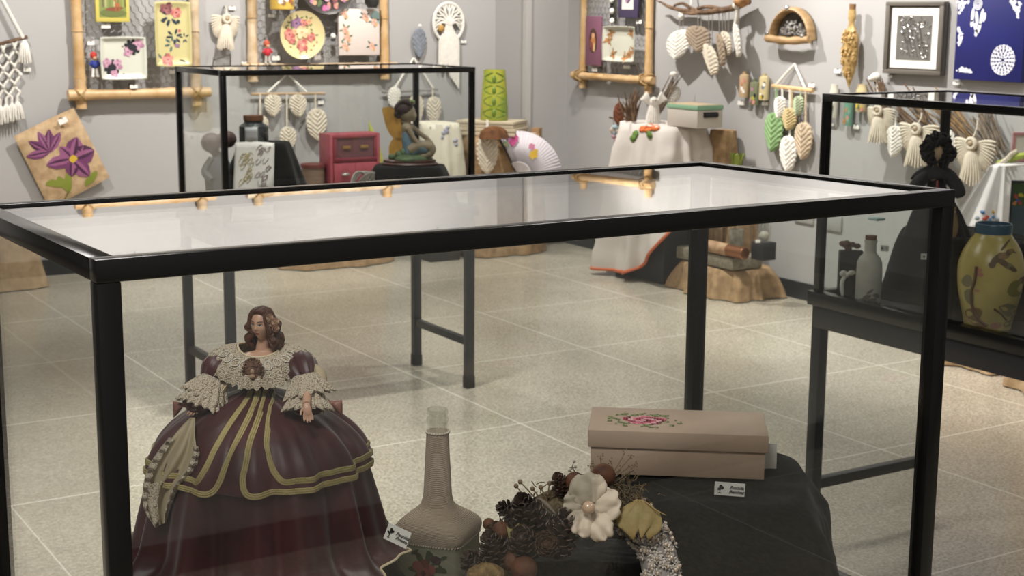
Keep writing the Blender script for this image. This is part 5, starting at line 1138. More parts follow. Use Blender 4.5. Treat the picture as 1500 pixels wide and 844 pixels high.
leafhanger('leaf hanger on the right wall with one green leaf among cream ones', WR, (1132, 126, 1191, 133), (1164, 94, (.08, .8)),
    [(1146, 128, 142, 174, 17, CORDW), (1137, 127, 166, 223, 29, mat('leaf_green_cord', '#8db07a', .85, bump=.2, bs=420, var=.15, vs=30), .05), (1160, 130, 159, 191, 22, mat('straw_yellow_cord', '#cdb98a', .85, bump=.5, bs=420, var=.2, vs=30)), (1173, 131, 141, 170, 15, mat('pale_green_cord', '#b4bfa0', .85, bump=.5, bs=420, var=.2, vs=30)),
     (1157, 130, 200, 252, 25, CORDW, 0, .08), (1180, 133, 180, 234, 24, mat('sand_cord', '#c9b69c', .85, bump=.5, bs=420, var=.2, vs=30), -.1, .05)], BAM, .03, .013)
wall_card(WR, 1189, 125, 9, 6, 'white name card at the right end of the bamboo leaf rod', .012)
# angels, leaves and twig bundles behind the right showcase
def twigs(label, p0, p1, n, spread, d, m, L=1.0, seed=1):
    random.seed(seed); r = thing('twig_bundle', label, 'twigs', WR.px(*p1, d), 'twig bundles on the right wall'); A, B = WR.px(*p0, d), WR.px(*p1, d); ax = B-A; sd = ax.cross(WR.n).normalized()
    for i in range(n):
        o = random.uniform(-1, 1); a = A+sd*spread*o*1.3+WR.n*random.uniform(-.02, .03)+ax*random.uniform(-.15, .12); b = B+sd*spread*o*.55+WR.n*random.uniform(-.02, .03)+ax*random.uniform(-.12, .1); mid = a.lerp(b, .5)+sd*random.uniform(-.012, .012)
        MB(m).tube(curve([a, mid, b], 10), [.003]+[.0045]*7+[.004, .003], 5).build('twig', r)
    return r
TD = .10
twigs('dark twigs at the top left of the angel row, near a white knot', (1286, 118), (1306, 178), 12, .04, .05, TWIG, seed=2)
twigs('brown twig bundle between the first and second angel of the row', (1318, 152), (1362, 196), 22, .09, .05, TWIG, seed=3)
twigs('tan twigs fanning behind the corner post of the right showcase', (1362, 160), (1426, 214), 24, .10, .05, mat('tan_twig', '#a08158', .85, col2='#6d5336', vs=30, bump=.4, bs=120), seed=4)
twigs('grey twig fan standing at the right end of the angel row', (1428, 176), (1462, 224), 24, .085, .05, TWIGG, seed=5)
angel(WR, 1292, 176, 66, 'macrame angel at the left end of the row behind the right showcase', d=TD, wing=.9)
angel(WR, 1348, 205, 76, 'macrame angel in the middle of the row, left of the black curly haired doll', d=TD, wing=1.15)
angel(WR, 1429, 228, 82, 'macrame angel at the right end of the row, hung on a thick rope', d=TD+.03, wing=1.1, hangl=.10)
for nm, x, y0, y1, y2, w, m, tl, lb in (('a', 1312, 163, 185, 231, 28, CORDW, 0, 'white cord leaf hanging between the first two angels'), ('b', 1388, 182, 190, 244, 30, CORDW, -.12, 'white cord leaf half hidden behind the showcase corner post')):
    r = thing('hanging_leaf', lb, 'ornament', WR.px(x, y2, TD)); f = WR.at(x, y1, TD); sx, sz = WR.m(x, y1, TD); mb = MB(m); ct, st = math.cos(tl), math.sin(tl); cordleaf(mb, lambda a, b, e=0: f.pt(a*ct-b*st, b*ct+a*st, e), w*sx*1.0, (y2-y1)*sz, .016, 8, .008, .007); mb.build('leaf', r); mb = MB(m); rope(mb, [WR.px(x, y0, TD), WR.px(x, y1+3, TD)], .008, 6, 20); mb.build('stem_cord', r)
f = WR.at(1283, 113, .05); mb = MB(CORDW); mb.ell(f.O, (.03, .03, .024), 12, 8); mb.ell(f.pt(-.03, -.01, 0), (.02, .02, .016), 10, 7); mb.tube([f.pt(.01, 0, 0), f.pt(.02, -.08, 0)], .007, 6); solo(mb, 'cord_knot', 'white cord knot at the top of the dark twigs', 'ornament')
for x, y in ((1178, 318), (1219, 329)):
    f = WR.at(x, y, .004); s = WR.m(x, y)[0]; mb = MB(mat('grey_wall_plate', '#a3a29f', .5)); mb.fbox(f, -s*14, s*14, -.035, .05, -.004, .006, .002); solo(mb, 'wall_plate', 'grey wall plate low on the right wall, %s of two' % ('left' if x < 1200 else 'right'), 'wall plate', 'low wall plates')
# ================================================================ floor displays along the far wall
def block_len(P, dr, px):
    lo, hi = 0.0, 3.0; s = 1 if proj(P+dr*3)[0] > proj(P)[0] else -1
    for _ in range(40):
        m = (lo+hi)/2
        if (proj(P+dr*m)[0]-px)*s < 0: lo = m
        else: hi = m
    return lo
def plinth(label, cx, cy, hx, hy, zt, m, folds=8, amp=.03, flare=.03, seed=1, name='draped_plinth', grp='cloth draped plinths', zb=.0, hem=None, crown=0, z0=0):
    r = thing(name, label, 'plinth', (cx, cy, z0), grp)
    fr = Fr((cx, cy, 0), (1, 0, 0), (0, 0, 1), (0, -1, 0))
    MB(mat('dark_plinth_board', '#2b2a2b', .6)).box((cx, cy, (zt-.012+z0)/2), (hx*1.72, hy*1.72, zt-.012-z0), None, .004).build('plinth_block', r)
    c = drape(MB(m), fr, hx, hy, zt, zb+z0+.006, folds, amp, flare, seed=seed, hem=hem, wob=.006, crown=crown, n=140).build('cloth', r, angle=80)
    return r, fr, c
# far wall: low burlap covered blocks behind the rear showcase
zc = onY(520, 268, 8.8).z
plinth('burlap covered block carrying the red cabinet behind the rear showcase', 4.05, 8.82, .34, .22, zc, BURLAP, seed=2, amp=.022)
plinth('burlap covered block at the foot of the far wall, left photo edge', 1.72, 8.98, .42, .17, onY(30, 325, 8.8).z, BURLAPL, seed=6, flare=.05)
zp2 = onY(740, 199, 8.5).z
plinth('burlap covered block under the fan and the stacked cream boxes', 5.24, 8.62, .27, .15, zp2, BURLAP, seed=4, amp=.022, flare=.02)
zp3 = onY(660, 181, 8.5).z
r, fr, c = plinth('block under white cloth with blue embroidery left of the fan', 4.73, 8.62, .13, .17, zp3, mat('ivory_cloth', '#d8d2c0', .88, var=.06, vs=9, bump=.2, bs=220), seed=8, amp=.022, zb=.25, folds=7, flare=.02)
q = MB(); random.seed(3)
for x, y in ((652, 191), (655, 187), (650, 195), (648, 201), (667, 206), (668, 212), (654, 193)): decal(c, q, mat('grey_blue_embroidery', '#9a9aae', .8), x, y, 2.6, 3, random.random()*3, .003, .3)
q.build('embroidery', c, fix=False, solid=.002)
# red cabinet
P0 = onY(484, 262, 8.62); fr = Fr((P0.x, P0.y, zc), (1, 0, 0), (0, 0, 1), (0, -1, 0)); wc = onY(557, 262, 8.62).x-P0.x; hc = onY(520, 196, 8.62).z-zc
RW_ = mat('raspberry_painted_wood', '#984450', .5, var=.15, vs=12); cb = thing('red_cabinet', 'small raspberry red cabinet with glazed door and two lower drawers', 'cabinet', fr.pt(wc/2, 0, 0)); dp_ = .16
mb = MB(RW_)
for q in ((0, .022, 0, hc), (wc-.022, wc, 0, hc), (.022, wc-.022, hc-.022, hc), (.022, wc-.022, 0, .02)): mb.fbox(fr, *q, -dp_, 0, .003)
mb.fbox(fr, .0, wc, 0, hc, -dp_-.004, -dp_+.008, .002); mb.fbox(fr, .022, wc-.022, hc*.46, hc*.5, -dp_+.01, -.01); mb.build('carcass', cb)
dr_ = MB(mat('dark_red_door', '#742a36', .45)); 
for q in ((.024, wc-.024, hc*.92, hc-.024), (.024, wc-.024, hc*.5, hc*.55), (.024, .045, hc*.55, hc*.92), (wc-.045, wc-.024, hc*.55, hc*.92)): dr_.fbox(fr, *q, -.012, .004, .002)
dd = dr_.build('door', cb); MB(mat('smoky_glass', '#5c3a40', .15, spec=.6)).fbox(fr, .045, wc-.045, hc*.55, hc*.92, -.008, -.004).build('door_glass', dd)
for a in (.33, .68): MB(mat('brass_plate', '#a08050', .4, .7)).fbox(fr, wc*a-.028, wc*a+.028, hc*.72, hc*.78, .0, .006, .002).build('brass_plate', dd)
for k in range(2):
    d_ = MB(RW_); d_.fbox(fr, .026+k*(wc-.05)/2, .024+(k+1)*(wc-.05)/2, .024, hc*.45, -.02, .004, .003); do = d_.build('drawer', cb); kb = MB(mat('chrome_knob', '#b9b4b0', .2, .9)); kb.ell(fr.pt(.025+(k+.5)*(wc-.05)/2, hc*.25, .018), (.030, .012, .012), 12, 8); kb.build('knob', do)
# green leaf shaped vase, small round box
b = onY(552, 250, 8.86); f = FX(V((b.x, b.y, zc))); mp_ = mpp(b); g_ = thing('leaf_vase', 'pale green pointed leaf shaped vase right of the red cabinet', 'vase', f.O)
def lv(u, v): t = 2*PI*u; w = mp_*smooth_tab([(0, 9), (.3, 11), (.6, 8), (.85, 3.5), (1, .6)], v); return f.pt(w*math.cos(t)-.05*v*v, .40*v, w*.6*math.sin(t))
MB(mat('lime_green_glaze', '#8fa446', .3, col2='#c2b264', vs=6)).grid(lv, 24, 20, cu=True, capu=True).build('vase_body', g_)
b = onY(459, 262, 8.72); f = V((b.x, b.y, zc)); mp_ = mpp(b); rb = thing('round_box', 'small round brown box with a dark red lid left of the red cabinet', 'box', f); hb = onY(459, 244, 8.72).z-zc
MB(mat('brown_box_paper', '#6d5a4c', .6)).lathe(f, [(0, 0), (17*mp_, 0), (17*mp_, hb), (0, hb)], 32).build('box_body', rb); MB(mat('dark_red_lid', '#5c2826', .4)).lathe(f, [(0, hb-.002), (18.5*mp_, hb-.004), (18.5*mp_, hb+.016), (17.5*mp_, hb+.02), (0, hb+.02)], 32).build('lid', rb)
# stacked flat boxes, tall green vase, basket, fan, leaf
zs = zp2; ft = FX(onY(734, 190, 8.50), .33); ft.O = V((ft.O.x, ft.O.y, 0)); ft.O.y = 8.60; s_ = mpp(V((5.2, 8.6, .9)))
CREAMB = mat('cream_box_card', '#c2b59c', .6, var=.06, vs=10)
h1 = (onY(740, 187, 8.5).z-zs); h2 = (onY(740, 177, 8.5).z-zs)
for lab, w0, w1, z0, z1 in (('lower cream flat box of the stack under the tall green vase', -44, 43, zs+.004, zs+h1*1.0), ('upper cream flat box of the stack under the tall green vase', -46, 41, zs+h1+.002, zs+h2)):
    b_ = thing('flat_box', lab, 'box', ft.pt((w0+w1)/2*s_, z0, 0), 'stacked cream flat boxes'); mb = MB(CREAMB); mb.fbox(ft, w0*s_, w1*s_, z0, z0+(z1-z0)*.55, -.14, .14, .002); mb.build('box_body', b_); mb = MB(CREAMB); mb.fbox(ft, w0*s_-.004, w1*s_+.004, z0+(z1-z0)*.55+.001, z1, -.144, .144, .002); mb.build('lid', b_)
zt_ = zs+h2+.001; b = onY(724, 172, 8.58); mp_ = mpp(b); tv = thing('tall_green_vase', 'tall yellow green vase with swirling dark green relief', 'vase', (b.x, b.y, zt_)); H_ = onY(724, 102, 8.58).z-zt_
GV = mat('yellow_green_glaze', '#a8a844', .25, col2='#7d9636', vs=7, stretch=(1, 1, .5))
pv = [(0, 0), (19.5*mp_, 0), (20.5*mp_, .01), (19*mp_, H_*.5), (16*mp_, H_*.95), (16*mp_, H_), (14*mp_, H_), (14*mp_, H_*.5), (0, H_*.4)]; vb = MB(GV).lathe((b.x, b.y, zt_), pv, 40).build('vase_body', tv)
q = MB(mat('dark_green_relief', '#5f7a30', .3)); fv = FX(V((b.x, b.y, zt_)))
for k in range(4):
    for sg in (-1, 1):
        pts = []
        for i in range(12): t = i/11; a = sg*(.15+.75*math.sin(PI*t)); z = H_*(.06+.23*k+.20*t*(1 if k % 2 else .9)); rr = lerp(20.5, 16, z/H_)*mp_*1.0; pts.append(fv.pt(rr*math.sin(a), z, rr*math.cos(a)))
        q.tube(curve(pts, 24), .005, 6)
    z = H_*(.15+.22*k); rr = lerp(20.5, 16, z/H_)*mp_; q.ell(fv.pt(0, z, rr*.98), (.016, .012, .028), 10, 8)
q.build('swirl_relief', vb)
bk = onY(712, 192, 8.46); f = V((bk.x, bk.y-.10, zs)); mp_ = mpp(bk); bs_ = thing('wicker_bowl', 'brown wicker bowl turned upside down in front of the stacked cream boxes', 'basket', f)
mb = MB(mat('brown_wicker', '#84552e', .7, bump=.8, bs=90, kind='wave', col2='#5d3a1d', vs=30)); mb.lathe(f, [(23*mp_, .0), (23*mp_, .012), (20*mp_, .048), (13*mp_, .072), (5*mp_, .082), (0, .084)], 36, 1, .8); mb.build('bowl', bs_)
FP = onY(760, 256, 8.36); ff = FX(FP, .2); mp_ = mpp(FP); fan = thing('folding_fan', 'open white folding fan with pink and yellow flowers painted on it', 'fan', FP); RF = 64*mp_
FANM = mat('white_fan_silk', '#c5bfc4', .7); n = 26; mb = MB(FANM); vs = []
for i in range(n*2+1):
    t = math.radians(lerp(2, 118, i/(n*2))); o = .008*(1 if i % 2 else -1); vs += [ff.pt(RF*.14*math.cos(t), RF*.14*math.sin(t), o*.3), ff.pt(RF*math.cos(t), RF*math.sin(t), o)]
mb.add(vs, [[2*i, 2*i+1, 2*i+3, 2*i+2] for i in range(n*2)]); leafm = mb.build('fan_leaf', fan, angle=5, solid=.002)
mb = MB(mat('white_fan_ribs', '#bdb7b6', .6))
for i in range(n): t = math.radians(lerp(3, 117, i/(n-1))); mb.tube([ff.pt(0, 0, 0), ff.pt(RF*.30*math.cos(t), RF*.30*math.sin(t), .012)], [.004, .011], 4)
mb.build('ribs', fan); MB(BLK).tube([ff.pt(-.006, -.01, .006), ff.pt(RF*.99*math.cos(math.radians(119)), RF*.99*math.sin(math.radians(119)), .002)], .006, 5).build('guard_stick', fan)
q = MB(); P = lambda a, b, e=0: ff.pt(a, b, e+.010)
for x, y, c, r in ((746, 199, '#c98bbb', 6), (753, 203, '#c2558d', 7), (751, 209, '#c2558d', 5), (780, 215, '#c9829b', 5), (782, 227, '#cda93a', 6), (785, 222, '#cda93a', 4), (742, 211, '#a3b08a', 4)): a, b_ = ff.ab(x, y); flower(q, P, a, b_, r*mp_, (c_('fan_%s' % c[1:], c), c_('fan_%s' % c[1:], c), c_('fan_%s' % c[1:], c)), .001)
q.build('painted_flowers', leafm, fix=False)
f = CF(714, 190, (onY(714, 190, 8.42)-C0).dot(FH)); s_ = mpp(f.O); r = thing('large_cord_leaf', 'large cream cord leaf hanging in front of the burlap block left of the fan', 'ornament', f.pt(0, -66*s_, 0)); mb = MB(CORD); cordleaf(mb, lambda a, b, e=0: f.pt(a, b, e), 36*s_, 66*s_, .02, 9, .01, .012, top=.55); mb.build('leaf', r); mb = MB(CORDW); rope(mb, [f.pt(0, 14*s_, -.0), f.pt(0, -.01, .014)], .009, 6, 20); mb.build('loop', r)
bb = onY(783, 214, 8.62); fb_ = FX(bb, .33); s_ = mpp(bb); mb = MB(mat('brown_card_box', '#9a7852', .7)); mb.fbox(fb_, -6*s_, 6*s_, -.0, 26*s_, -.08, 0, .002); bx_ = solo(mb, 'brown_box', 'brown card box at the right end behind the fan', 'box')
fb2 = FX(onY(782, 197, 8.6), .33); mb = MB(WHITE); mb.fbox(fb2, -.015, .015, -.012, .012, .0, .003); solo(mb, 'name_card', 'white name card on the brown card box behind the fan', 'name card', 'name cards')
f = FX(onY(745, 189, 8.42), .33); mb = MB(WHITE); mb.fbox(f, -.024, .024, -.014, .014, .0, .003); solo(mb, 'name_card', 'white name card leaning on the stacked cream boxes', 'name card', 'name cards')
# display left of the photo whose cloth mirrors in the side pane of the rear showcase
zq = .93; plinth('white cloth draped block beyond the left photo edge', 1.05, 8.36, .22, .2, zq, LINEN, seed=9, zb=.1)
yv = thing('yellow_vase', 'yellow vase on the white cloth beyond the left photo edge', 'vase', (1.13, 8.31, zq)); MB(mat('mustard_glaze', '#b0974a', .35)).lathe((1.13, 8.31, zq+.006), [(0, 0), (.05, 0), (.075, .06), (.06, .14), (.045, .18), (.07, .23), (.06, .23), (.035, .18), (0, .15)], 28).build('vase_body', yv)

# ================================================================ floor displays along the right wall
zt = onX(1000, 189, 5.45).z
TCX, TCY, THX, THY = 5.62, 7.32, .18, .29
def hem(t):
    c, s = math.cos(t), math.sin(t); a = math.degrees(math.atan2(s, c)) % 360
    return interp([(0, .35), (90, .22), (115, .06), (150, .04), (185, .05), (205, .12), (222, .27), (238, .40), (270, .46), (320, .40), (360, .35)], a)
r, fr, c = plinth('block under a white tablecloth with orange flower and orange hem', TCX, TCY, THX, THY, zt, mat('white_tablecloth', '#d3ccc6', .85, var=.05, vs=7, bump=.2, bs=220), folds=10, amp=.062, flare=.035, seed=5, hem=hem)
q = MB(mat('orange_hem', '#c9683f', .8)); me = c.data; n = 140; last = [c.data.vertices[i].co.copy()+LOC[c.name] for i in range(len(me.vertices)-n, len(me.vertices))]
q.tube(last, .010, 6, closed=True); q.build('orange_hem', c)
def on_table(x, y, d=.01): return onX(x, y, TCX-THX-.02-d)
q = MB(); OA, GA = mat('orange_applique', '#d4713a', .8), mat('green_applique', '#5c7a34', .8)
for k, (x, y, rx, ry) in enumerate(((944, 188, 7, 4), (952, 186, 7, 4), (961, 188, 6, 4), (950, 191, 6, 3), (941, 191, 4, 3))): decal(c, q, OA, x, y, rx, ry, .1*k, .003+.0006*k)
for k, (x, y, rx, ry, t) in enumerate(((931, 198, 4, 7, -.4), (928, 203, 4, 5, -.3), (952, 197, 4, 6, .2))): decal(c, q, GA, x, y, rx, ry, t, .004+.0006*k)
q.build('applique', c, fix=False, solid=.003)
# grey storage box with green lid
P0 = onX(1021, 187, TCX-THX+.07); P0.z = zt+.004; hb = onX(1021, 155, P0.x).z-P0.z; dY, dX = V((0, 1, 0)), V((1, 0, 0)); ly = block_len(P0, dY, 976); lx = min(block_len(P0, dX, 1059), XR-P0.x-.03)
sb_ = thing('storage_box', 'grey box with a green lid edge and a black handle slot', 'box', P0+dY*ly/2+dX*lx/2); cx, cy_ = P0.x+lx/2, P0.y+ly/2
MB(mat('grey_box_board', '#bcb4ab', .7)).box((cx, cy_, P0.z+hb*.39), (lx-.006, ly-.006, hb*.78), None, .003).build('box_body', sb_)
mb = MB(mat('sage_green_band', '#82a98d', .6)); mb.box((cx, cy_, P0.z+hb*.89), (lx, ly, hb*.2), None, .003); ld = mb.build('lid', sb_); MB(mat('kraft_lid_top', '#b5a183', .8)).box((cx, cy_, P0.z+hb*.995), (lx-.012, ly-.012, .006), None, .001).build('lid_top', ld)
MB(mat('black_slot', '#16161a', .7)).tube([V((cx-.05, P0.y-.001, P0.z+hb*.58)), V((cx+.05, P0.y-.001, P0.z+hb*.58))], .016, 10).build('handle_slot', sb_)
# macrame angel, leaf and twigs on the tablecloth
dA = (onX(957, 185, TCX-.05)-C0).dot(FH); af = CF(957, 160, dA); sA = mpp(af.O); r = thing('white_macrame_angel', 'white macrame angel with raised wings on the left end of the tablecloth', 'ornament', af.pt(0, -26*sA, 0))
for k in (-1, 1):
    mb = MB(CORDW)
    for i in range(7): t = i/6; mb.tube(curve([af.pt(k*.012, .02, .01), af.pt(k*(.035+.03*t), .06+.02*(1-t), .02), af.pt(k*(.05+.03*t), .105-.05*t, .012)], 8), [.008]*7+[.004], 6)
    mb.build('wing', r)
mb = MB(CORDW); tassel(mb, lambda a, b, e=0: af.pt(a, b, e), 0, .04, .145, .085, 18, 1.1); mb.build('skirt', r); MB(CORDW).ell(af.pt(0, .048, .022), (.026, .022, .03), 12, 10).build('head', r); mb = MB(BRN)
for a, b in ((-.008, .056), (.008, .056), (0, .022)): mb.ell(af.pt(a, b, .044 if b > .03 else .03), .005, 6, 5)
mb.build('beads', r)
f = CF(986, 126, dA+.12); r = thing('table_cord_leaf', 'white cord leaf leaning on twigs behind the grey storage box', 'ornament', f.pt(0, -26*sA, 0)); mb = MB(CORDW); cordleaf(mb, lambda a, b, e=0: f.pt(a+.1*b, b, e), 28*sA, 28*sA, .015, 7, .008, .010, top=.5); mb.build('leaf', r)
def tabletwigs(label, x0, y0, x1, y1, n, sp, D, m, seed):
    random.seed(seed); B, T = onD(x0, y0, D), onD(x1, y1, D); r = thing('twig_spray', label, 'twigs', B, 'twig sprays on the tablecloth')
    for i in range(n): o = random.uniform(-1, 1); b = B+RH*(o*sp*.35)+FH*random.uniform(-.03, .03); t = T+RH*(o*sp)+V((0, 0, random.uniform(-.06, .03)))+FH*random.uniform(-.04, .04); MB(m).tube(curve([b, b.lerp(t, .5)+RH*random.uniform(-.02, .02), t], 9), [.006]*5+[.005, .004, .003, .002], 5).build('twig', r)
tabletwigs('dark twig spray rising between the white angel and the grey box', 958, 178, 992, 110, 16, .05, dA+.1, TWIGG, 4)
tabletwigs('short brown twigs left of the white macrame angel', 925, 178, 924, 136, 20, .085, dA+.05, TWIG, 6)
f = CF(987, 109, dA+.08); mb = MB(CORDW); mb.ell(f.O, (.028, .02, .018), 10, 8); solo(mb, 'white_shell', 'white shell on the tip of the dark twig spray', 'ornament')
# wind chime and brown leaf at the left end, hung on the wall
dC = dA+.22; r = thing('shell_chime', 'stick hung with pale beads and a brown leaf left of the tablecloth', 'wind chime', onD(908, 222, dC)); MB(TWIG).tube([onD(892, 172, dC), onD(918, 178, dC), onD(944, 181, dC)], [.006, .009, .007], 7).build('stick', r)
f = CF(907, 150, dC-.01); s_ = mpp(f.O); mb = MB(mat('rust_brown_leaf', '#7a4527', .7, col2='#5b2f1a', vs=20)); cordleaf(mb, lambda a, b, e=0: f.pt(a*(1+.2*b), b, e), 20*s_, 34*s_, .012, 5, .004, .004, top=.6); mb.build('brown_leaf', r)
random.seed(2)
for x, y1 in ((899, 200), (905, 206), (911, 212), (918, 206), (924, 215), (930, 210)):
    mb = MB(mat('grey_thread', '#8d867c')); mb.tube([onD(x, 176, dC), onD(x, y1, dC)], .0025, 4); st_ = mb.build('string', r)
    for k in range(4): MB(mat(('pale_blue_bead', 'shell_bead', 'glass_bead', 'pink_bead')[k], ('#9fb6bd', '#b9aa9a', '#8f9aa0', '#b08a93')[k], .25)).ell(onD(x+random.uniform(-2, 2), lerp(186, y1, k/3), dC), (random.uniform(.014, .024), .012, random.uniform(.014, .026)), 9, 7).build('bead', st_)
# burlap side block and green pot to the right of the table
# low burlap block with slab, lying bottle, lantern glass and black box
LBX, LBY = 5.655, 6.71; zl_ = onX(1060, 400, 5.42).z; plinth('low burlap block on the floor against the right wall', LBX, LBY, .175, .27, zl_, BURLAP, seed=21, amp=.03, flare=.035, folds=11)
plinth('burlap covered pillar at the right end of the tablecloth table', 5.80, 6.95, .06, .075, onX(1062, 193, 5.72).z, BURLAP, seed=12, flare=.01, amp=.012, z0=zl_+.003)
b = onX(1075, 246, 5.72); zg = onX(1075, 248, 5.72).z; plinth('small burlap block under the green flower pot', 5.80, b.y-.01, .06, .045, zg, BURLAP, seed=15, flare=.01, amp=.012, z0=zl_+.003)
f = FX(V((5.76, b.y+.02, zg))); s_ = mpp(b); r = thing('tulip_pot', 'yellow green pot shaped like an open tulip', 'pot', f.O); GT = mat('tulip_green_glaze', '#8a9440', .4, col2='#5d6f26', vs=10)
for k in range(5):
    t = 2*PI*k/5+.5
    def tp(u, v, t=t): x = (u-.5)*1.25*(1-.55*v*v); rr = s_*lerp(7, 10.5, v); return f.pt(rr*math.cos(t+x), .003+v*23*s_*(1-.12*abs(u-.5)*2), rr*math.sin(t+x))
    MB(GT).grid(tp, 8, 8).build('petal', r, solid=.004)
MB(mat('salmon_heart', '#b98a6a', .6)).ell(f.pt(0, 9*s_, 0), (5.5*s_, 5.5*s_, 7*s_), 12, 8).build('heart', r)
zsb = onX(1060, 380, 5.42).z; mb = MB(mat('speckled_grey_slab', '#8f8775', .9, col2='#6d6657', vs=60, bump=.6, bs=80)); mb.box((LBX-.06, LBY, (zl_+zsb)/2+.005), (.23, .52, zsb-zl_-.006), None, .008); solo(mb, 'stone_slab', 'speckled grey slab lying on the low burlap block', 'slab')
zb_ = zsb+.004
A, B = onX(1015, 371, 5.50), onX(1091, 378, 5.50); ax = (B-A); L = ax.length; ax.z = 0; ax.normalize(); r0 = .036; A.z = zb_+r0; bt = thing('lying_bottle', 'decorated bottle with copper foil lying on the grey slab', 'bottle', A.lerp(A+ax*L, .5)-V((0, 0, r0)))
MB(mat('cream_pink_decoupage', '#b89a78', .5, col2='#8a5f48', vs=16)).lathe(A, [(0, 0), (r0*.5, 0), (r0*.55, .01), (r0*.45, .05), (r0*.9, L*.22), (r0, L*.3), (r0, L*.70), (0, L*.70)], 28, ax=ax).build('bottle_body', bt)
MB(mat('copper_foil', '#9a6a4c', .25, .8)).lathe(A, [(0, L*.70), (r0*1.02, L*.70), (r0*1.02, L*.99), (r0*.9, L), (0, L)], 28, ax=ax).build('copper_end', bt)
fL = V((5.65, onX(1078, 360, 5.65).y, zb_)); s_ = mpp(fL); r = thing('glass_tumbler', 'frosted glass tumbler with leaf pattern behind the lying bottle', 'glass', fL); MB(mat('frosted_tumbler', '#a5a08f', .3, col2='#77746a', vs=25, spec=.6)).lathe(fL, [(0, 0), (9*s_, 0), (10.5*s_, .01), (11*s_, 33*s_), (10*s_, 33*s_), (9.5*s_, .02), (0, .016)], 28).build('tumbler', r)
kb = V((5.60, onX(1118, 376, 5.60).y, zb_)); s_ = mpp(kb); hk = 26*s_; mb = MB(mat('black_card_box', '#1d1d20', .6)); mb.box((kb.x, kb.y, kb.z+hk/2+.001), (.10, .10, hk), None, .003); solo(mb, 'black_box', 'black cube box carrying a clear jar on the grey slab', 'box')
r = thing('clear_jar', 'clear glass jar standing on the black cube box', 'jar', kb+V((0, 0, hk))); MB(CLEAR).lathe(kb+V((0, 0, hk+.002)), [(0, 0), (9.5*s_, 0), (10.5*s_, .01), (10.5*s_, .09), (7*s_, .105), (7*s_, .12), (6.4*s_, .12), (6.4*s_, .104), (9.7*s_, .088), (9.7*s_, .012), (0, .008)], 28).build('jar_body', r); MB(mat('pale_shells', '#a9a59c', .7)).ell(kb+V((0, 0, hk+.035)), (8*s_, 8*s_, .028), 14, 8).build('shells', r)
mb = MB(WHITE); f = FX(V((kb.x-.053, kb.y-.01, kb.z+hk))); mb.fbox(f, -.014, .014, .001, .018, 0, .002); solo(mb, 'name_card', 'white name card at the foot of the clear jar', 'name card', 'name cards')

# display behind the right showcase: burlap and white cloth
zr = onX(1480, 246, 5.2).z; P = onX(1485, 246, 5.2)
r, fr, c = plinth('burlap covered table behind the right showcase', 5.50, 3.82, .25, .44, zr-.02, BURLAPL, seed=31, amp=.03, flare=.03, folds=12)
plinth('low pale burlap block on the floor seen under the right showcase', 5.60, 4.66, .18, .20, .42, BURLAPL, seed=33, amp=.03, flare=.04, folds=9)
W2 = mat('white_embroidered_cloth', '#d9d6d6', .85, var=.04, vs=6, bump=.2, bs=220)
def wc_(u, v):
    px = lerp(lerp(1450, 1392, max(0, v-.2)/.8), lerp(1474, 1468, v), u); py = lerp(243, lerp(336, 330, u), max(0, v-.2)/.8)
    x = 5.17-.02*math.sin(11*u+2)*v-.03*v if v > .2 else lerp(5.45, 5.17, v/.2)
    p = onX(px, py, 5.17); return onX(px, py, x) if v > .2 else V((x, p.y, zr+.008))
wcl = tag(MB(W2).grid(wc_, 40, 30).build('embroidered_cloth', solid=.004, angle=80), 'white cloth with small coloured embroidery hanging over the burlap table', 'tablecloth')
q = MB(); 
for x, y, cc in ((1440, 311, '#4f74a8'), (1445, 318, '#c2564a'), (1455, 310, '#c9a04a'), (1456, 318, '#5f86b5'), (1450, 322, '#5f86b5'), (1432, 320, '#8a8f9a'), (1462, 321, '#8a8f9a'), (1443, 321, '#c2564a')): decal(wcl, q, c_('stitch_%s' % cc[1:], cc, .8), x, y, 2.6, 3.2, x, .004, .3)
q.build('embroidery', wcl, fix=False, solid=.002)
f = FX(onX(1496, 212, 5.35)); s_ = mpp(f.O); mb = MB(c_('pink_frame_paint', '#a9787c')); 
for q in ((-.04, .04, .04, .055), (-.04, .04, -.055, -.04), (-.04, -.026, -.04, .04), (.026, .04, -.04, .04)): mb.fbox(f, *q, -.008, .006, .002)
r = thing('small_pink_frame', 'small pink photo frame on the burlap table at the right edge', 'frame', f.pt(0, -.055, 0)); mb.build('frame', r); MB(c_('paper_white', '#c9c6c0')).fbox(f, -.026, .026, -.04, .04, -.004, .0).build('picture', r); MB(c_('pink_frame_paint', '#a9787c')).fbox(f, -.03, .03, zr-f.O.z+.012, -.055, -.03, .0, .002).build('foot', r)
mb = MB(mat('lime_cord', '#9aa845', .8)); rope(mb, [onX(1462, 240, 5.3)+V((0, 0, .0)), onX(1475, 236, 5.3), onX(1490, 230, 5.3), onX(1510, 226, 5.3)], .014, 7, 40); mb.mat(CORD); rope(mb, [onX(1462, 243, 5.26), onX(1474, 234, 5.26), onX(1482, 226, 5.28), onX(1490, 222, 5.3)], .011, 7, 40); solo(mb, 'coiled_cord', 'lime green and cream cords lying on the burlap table', 'cord')
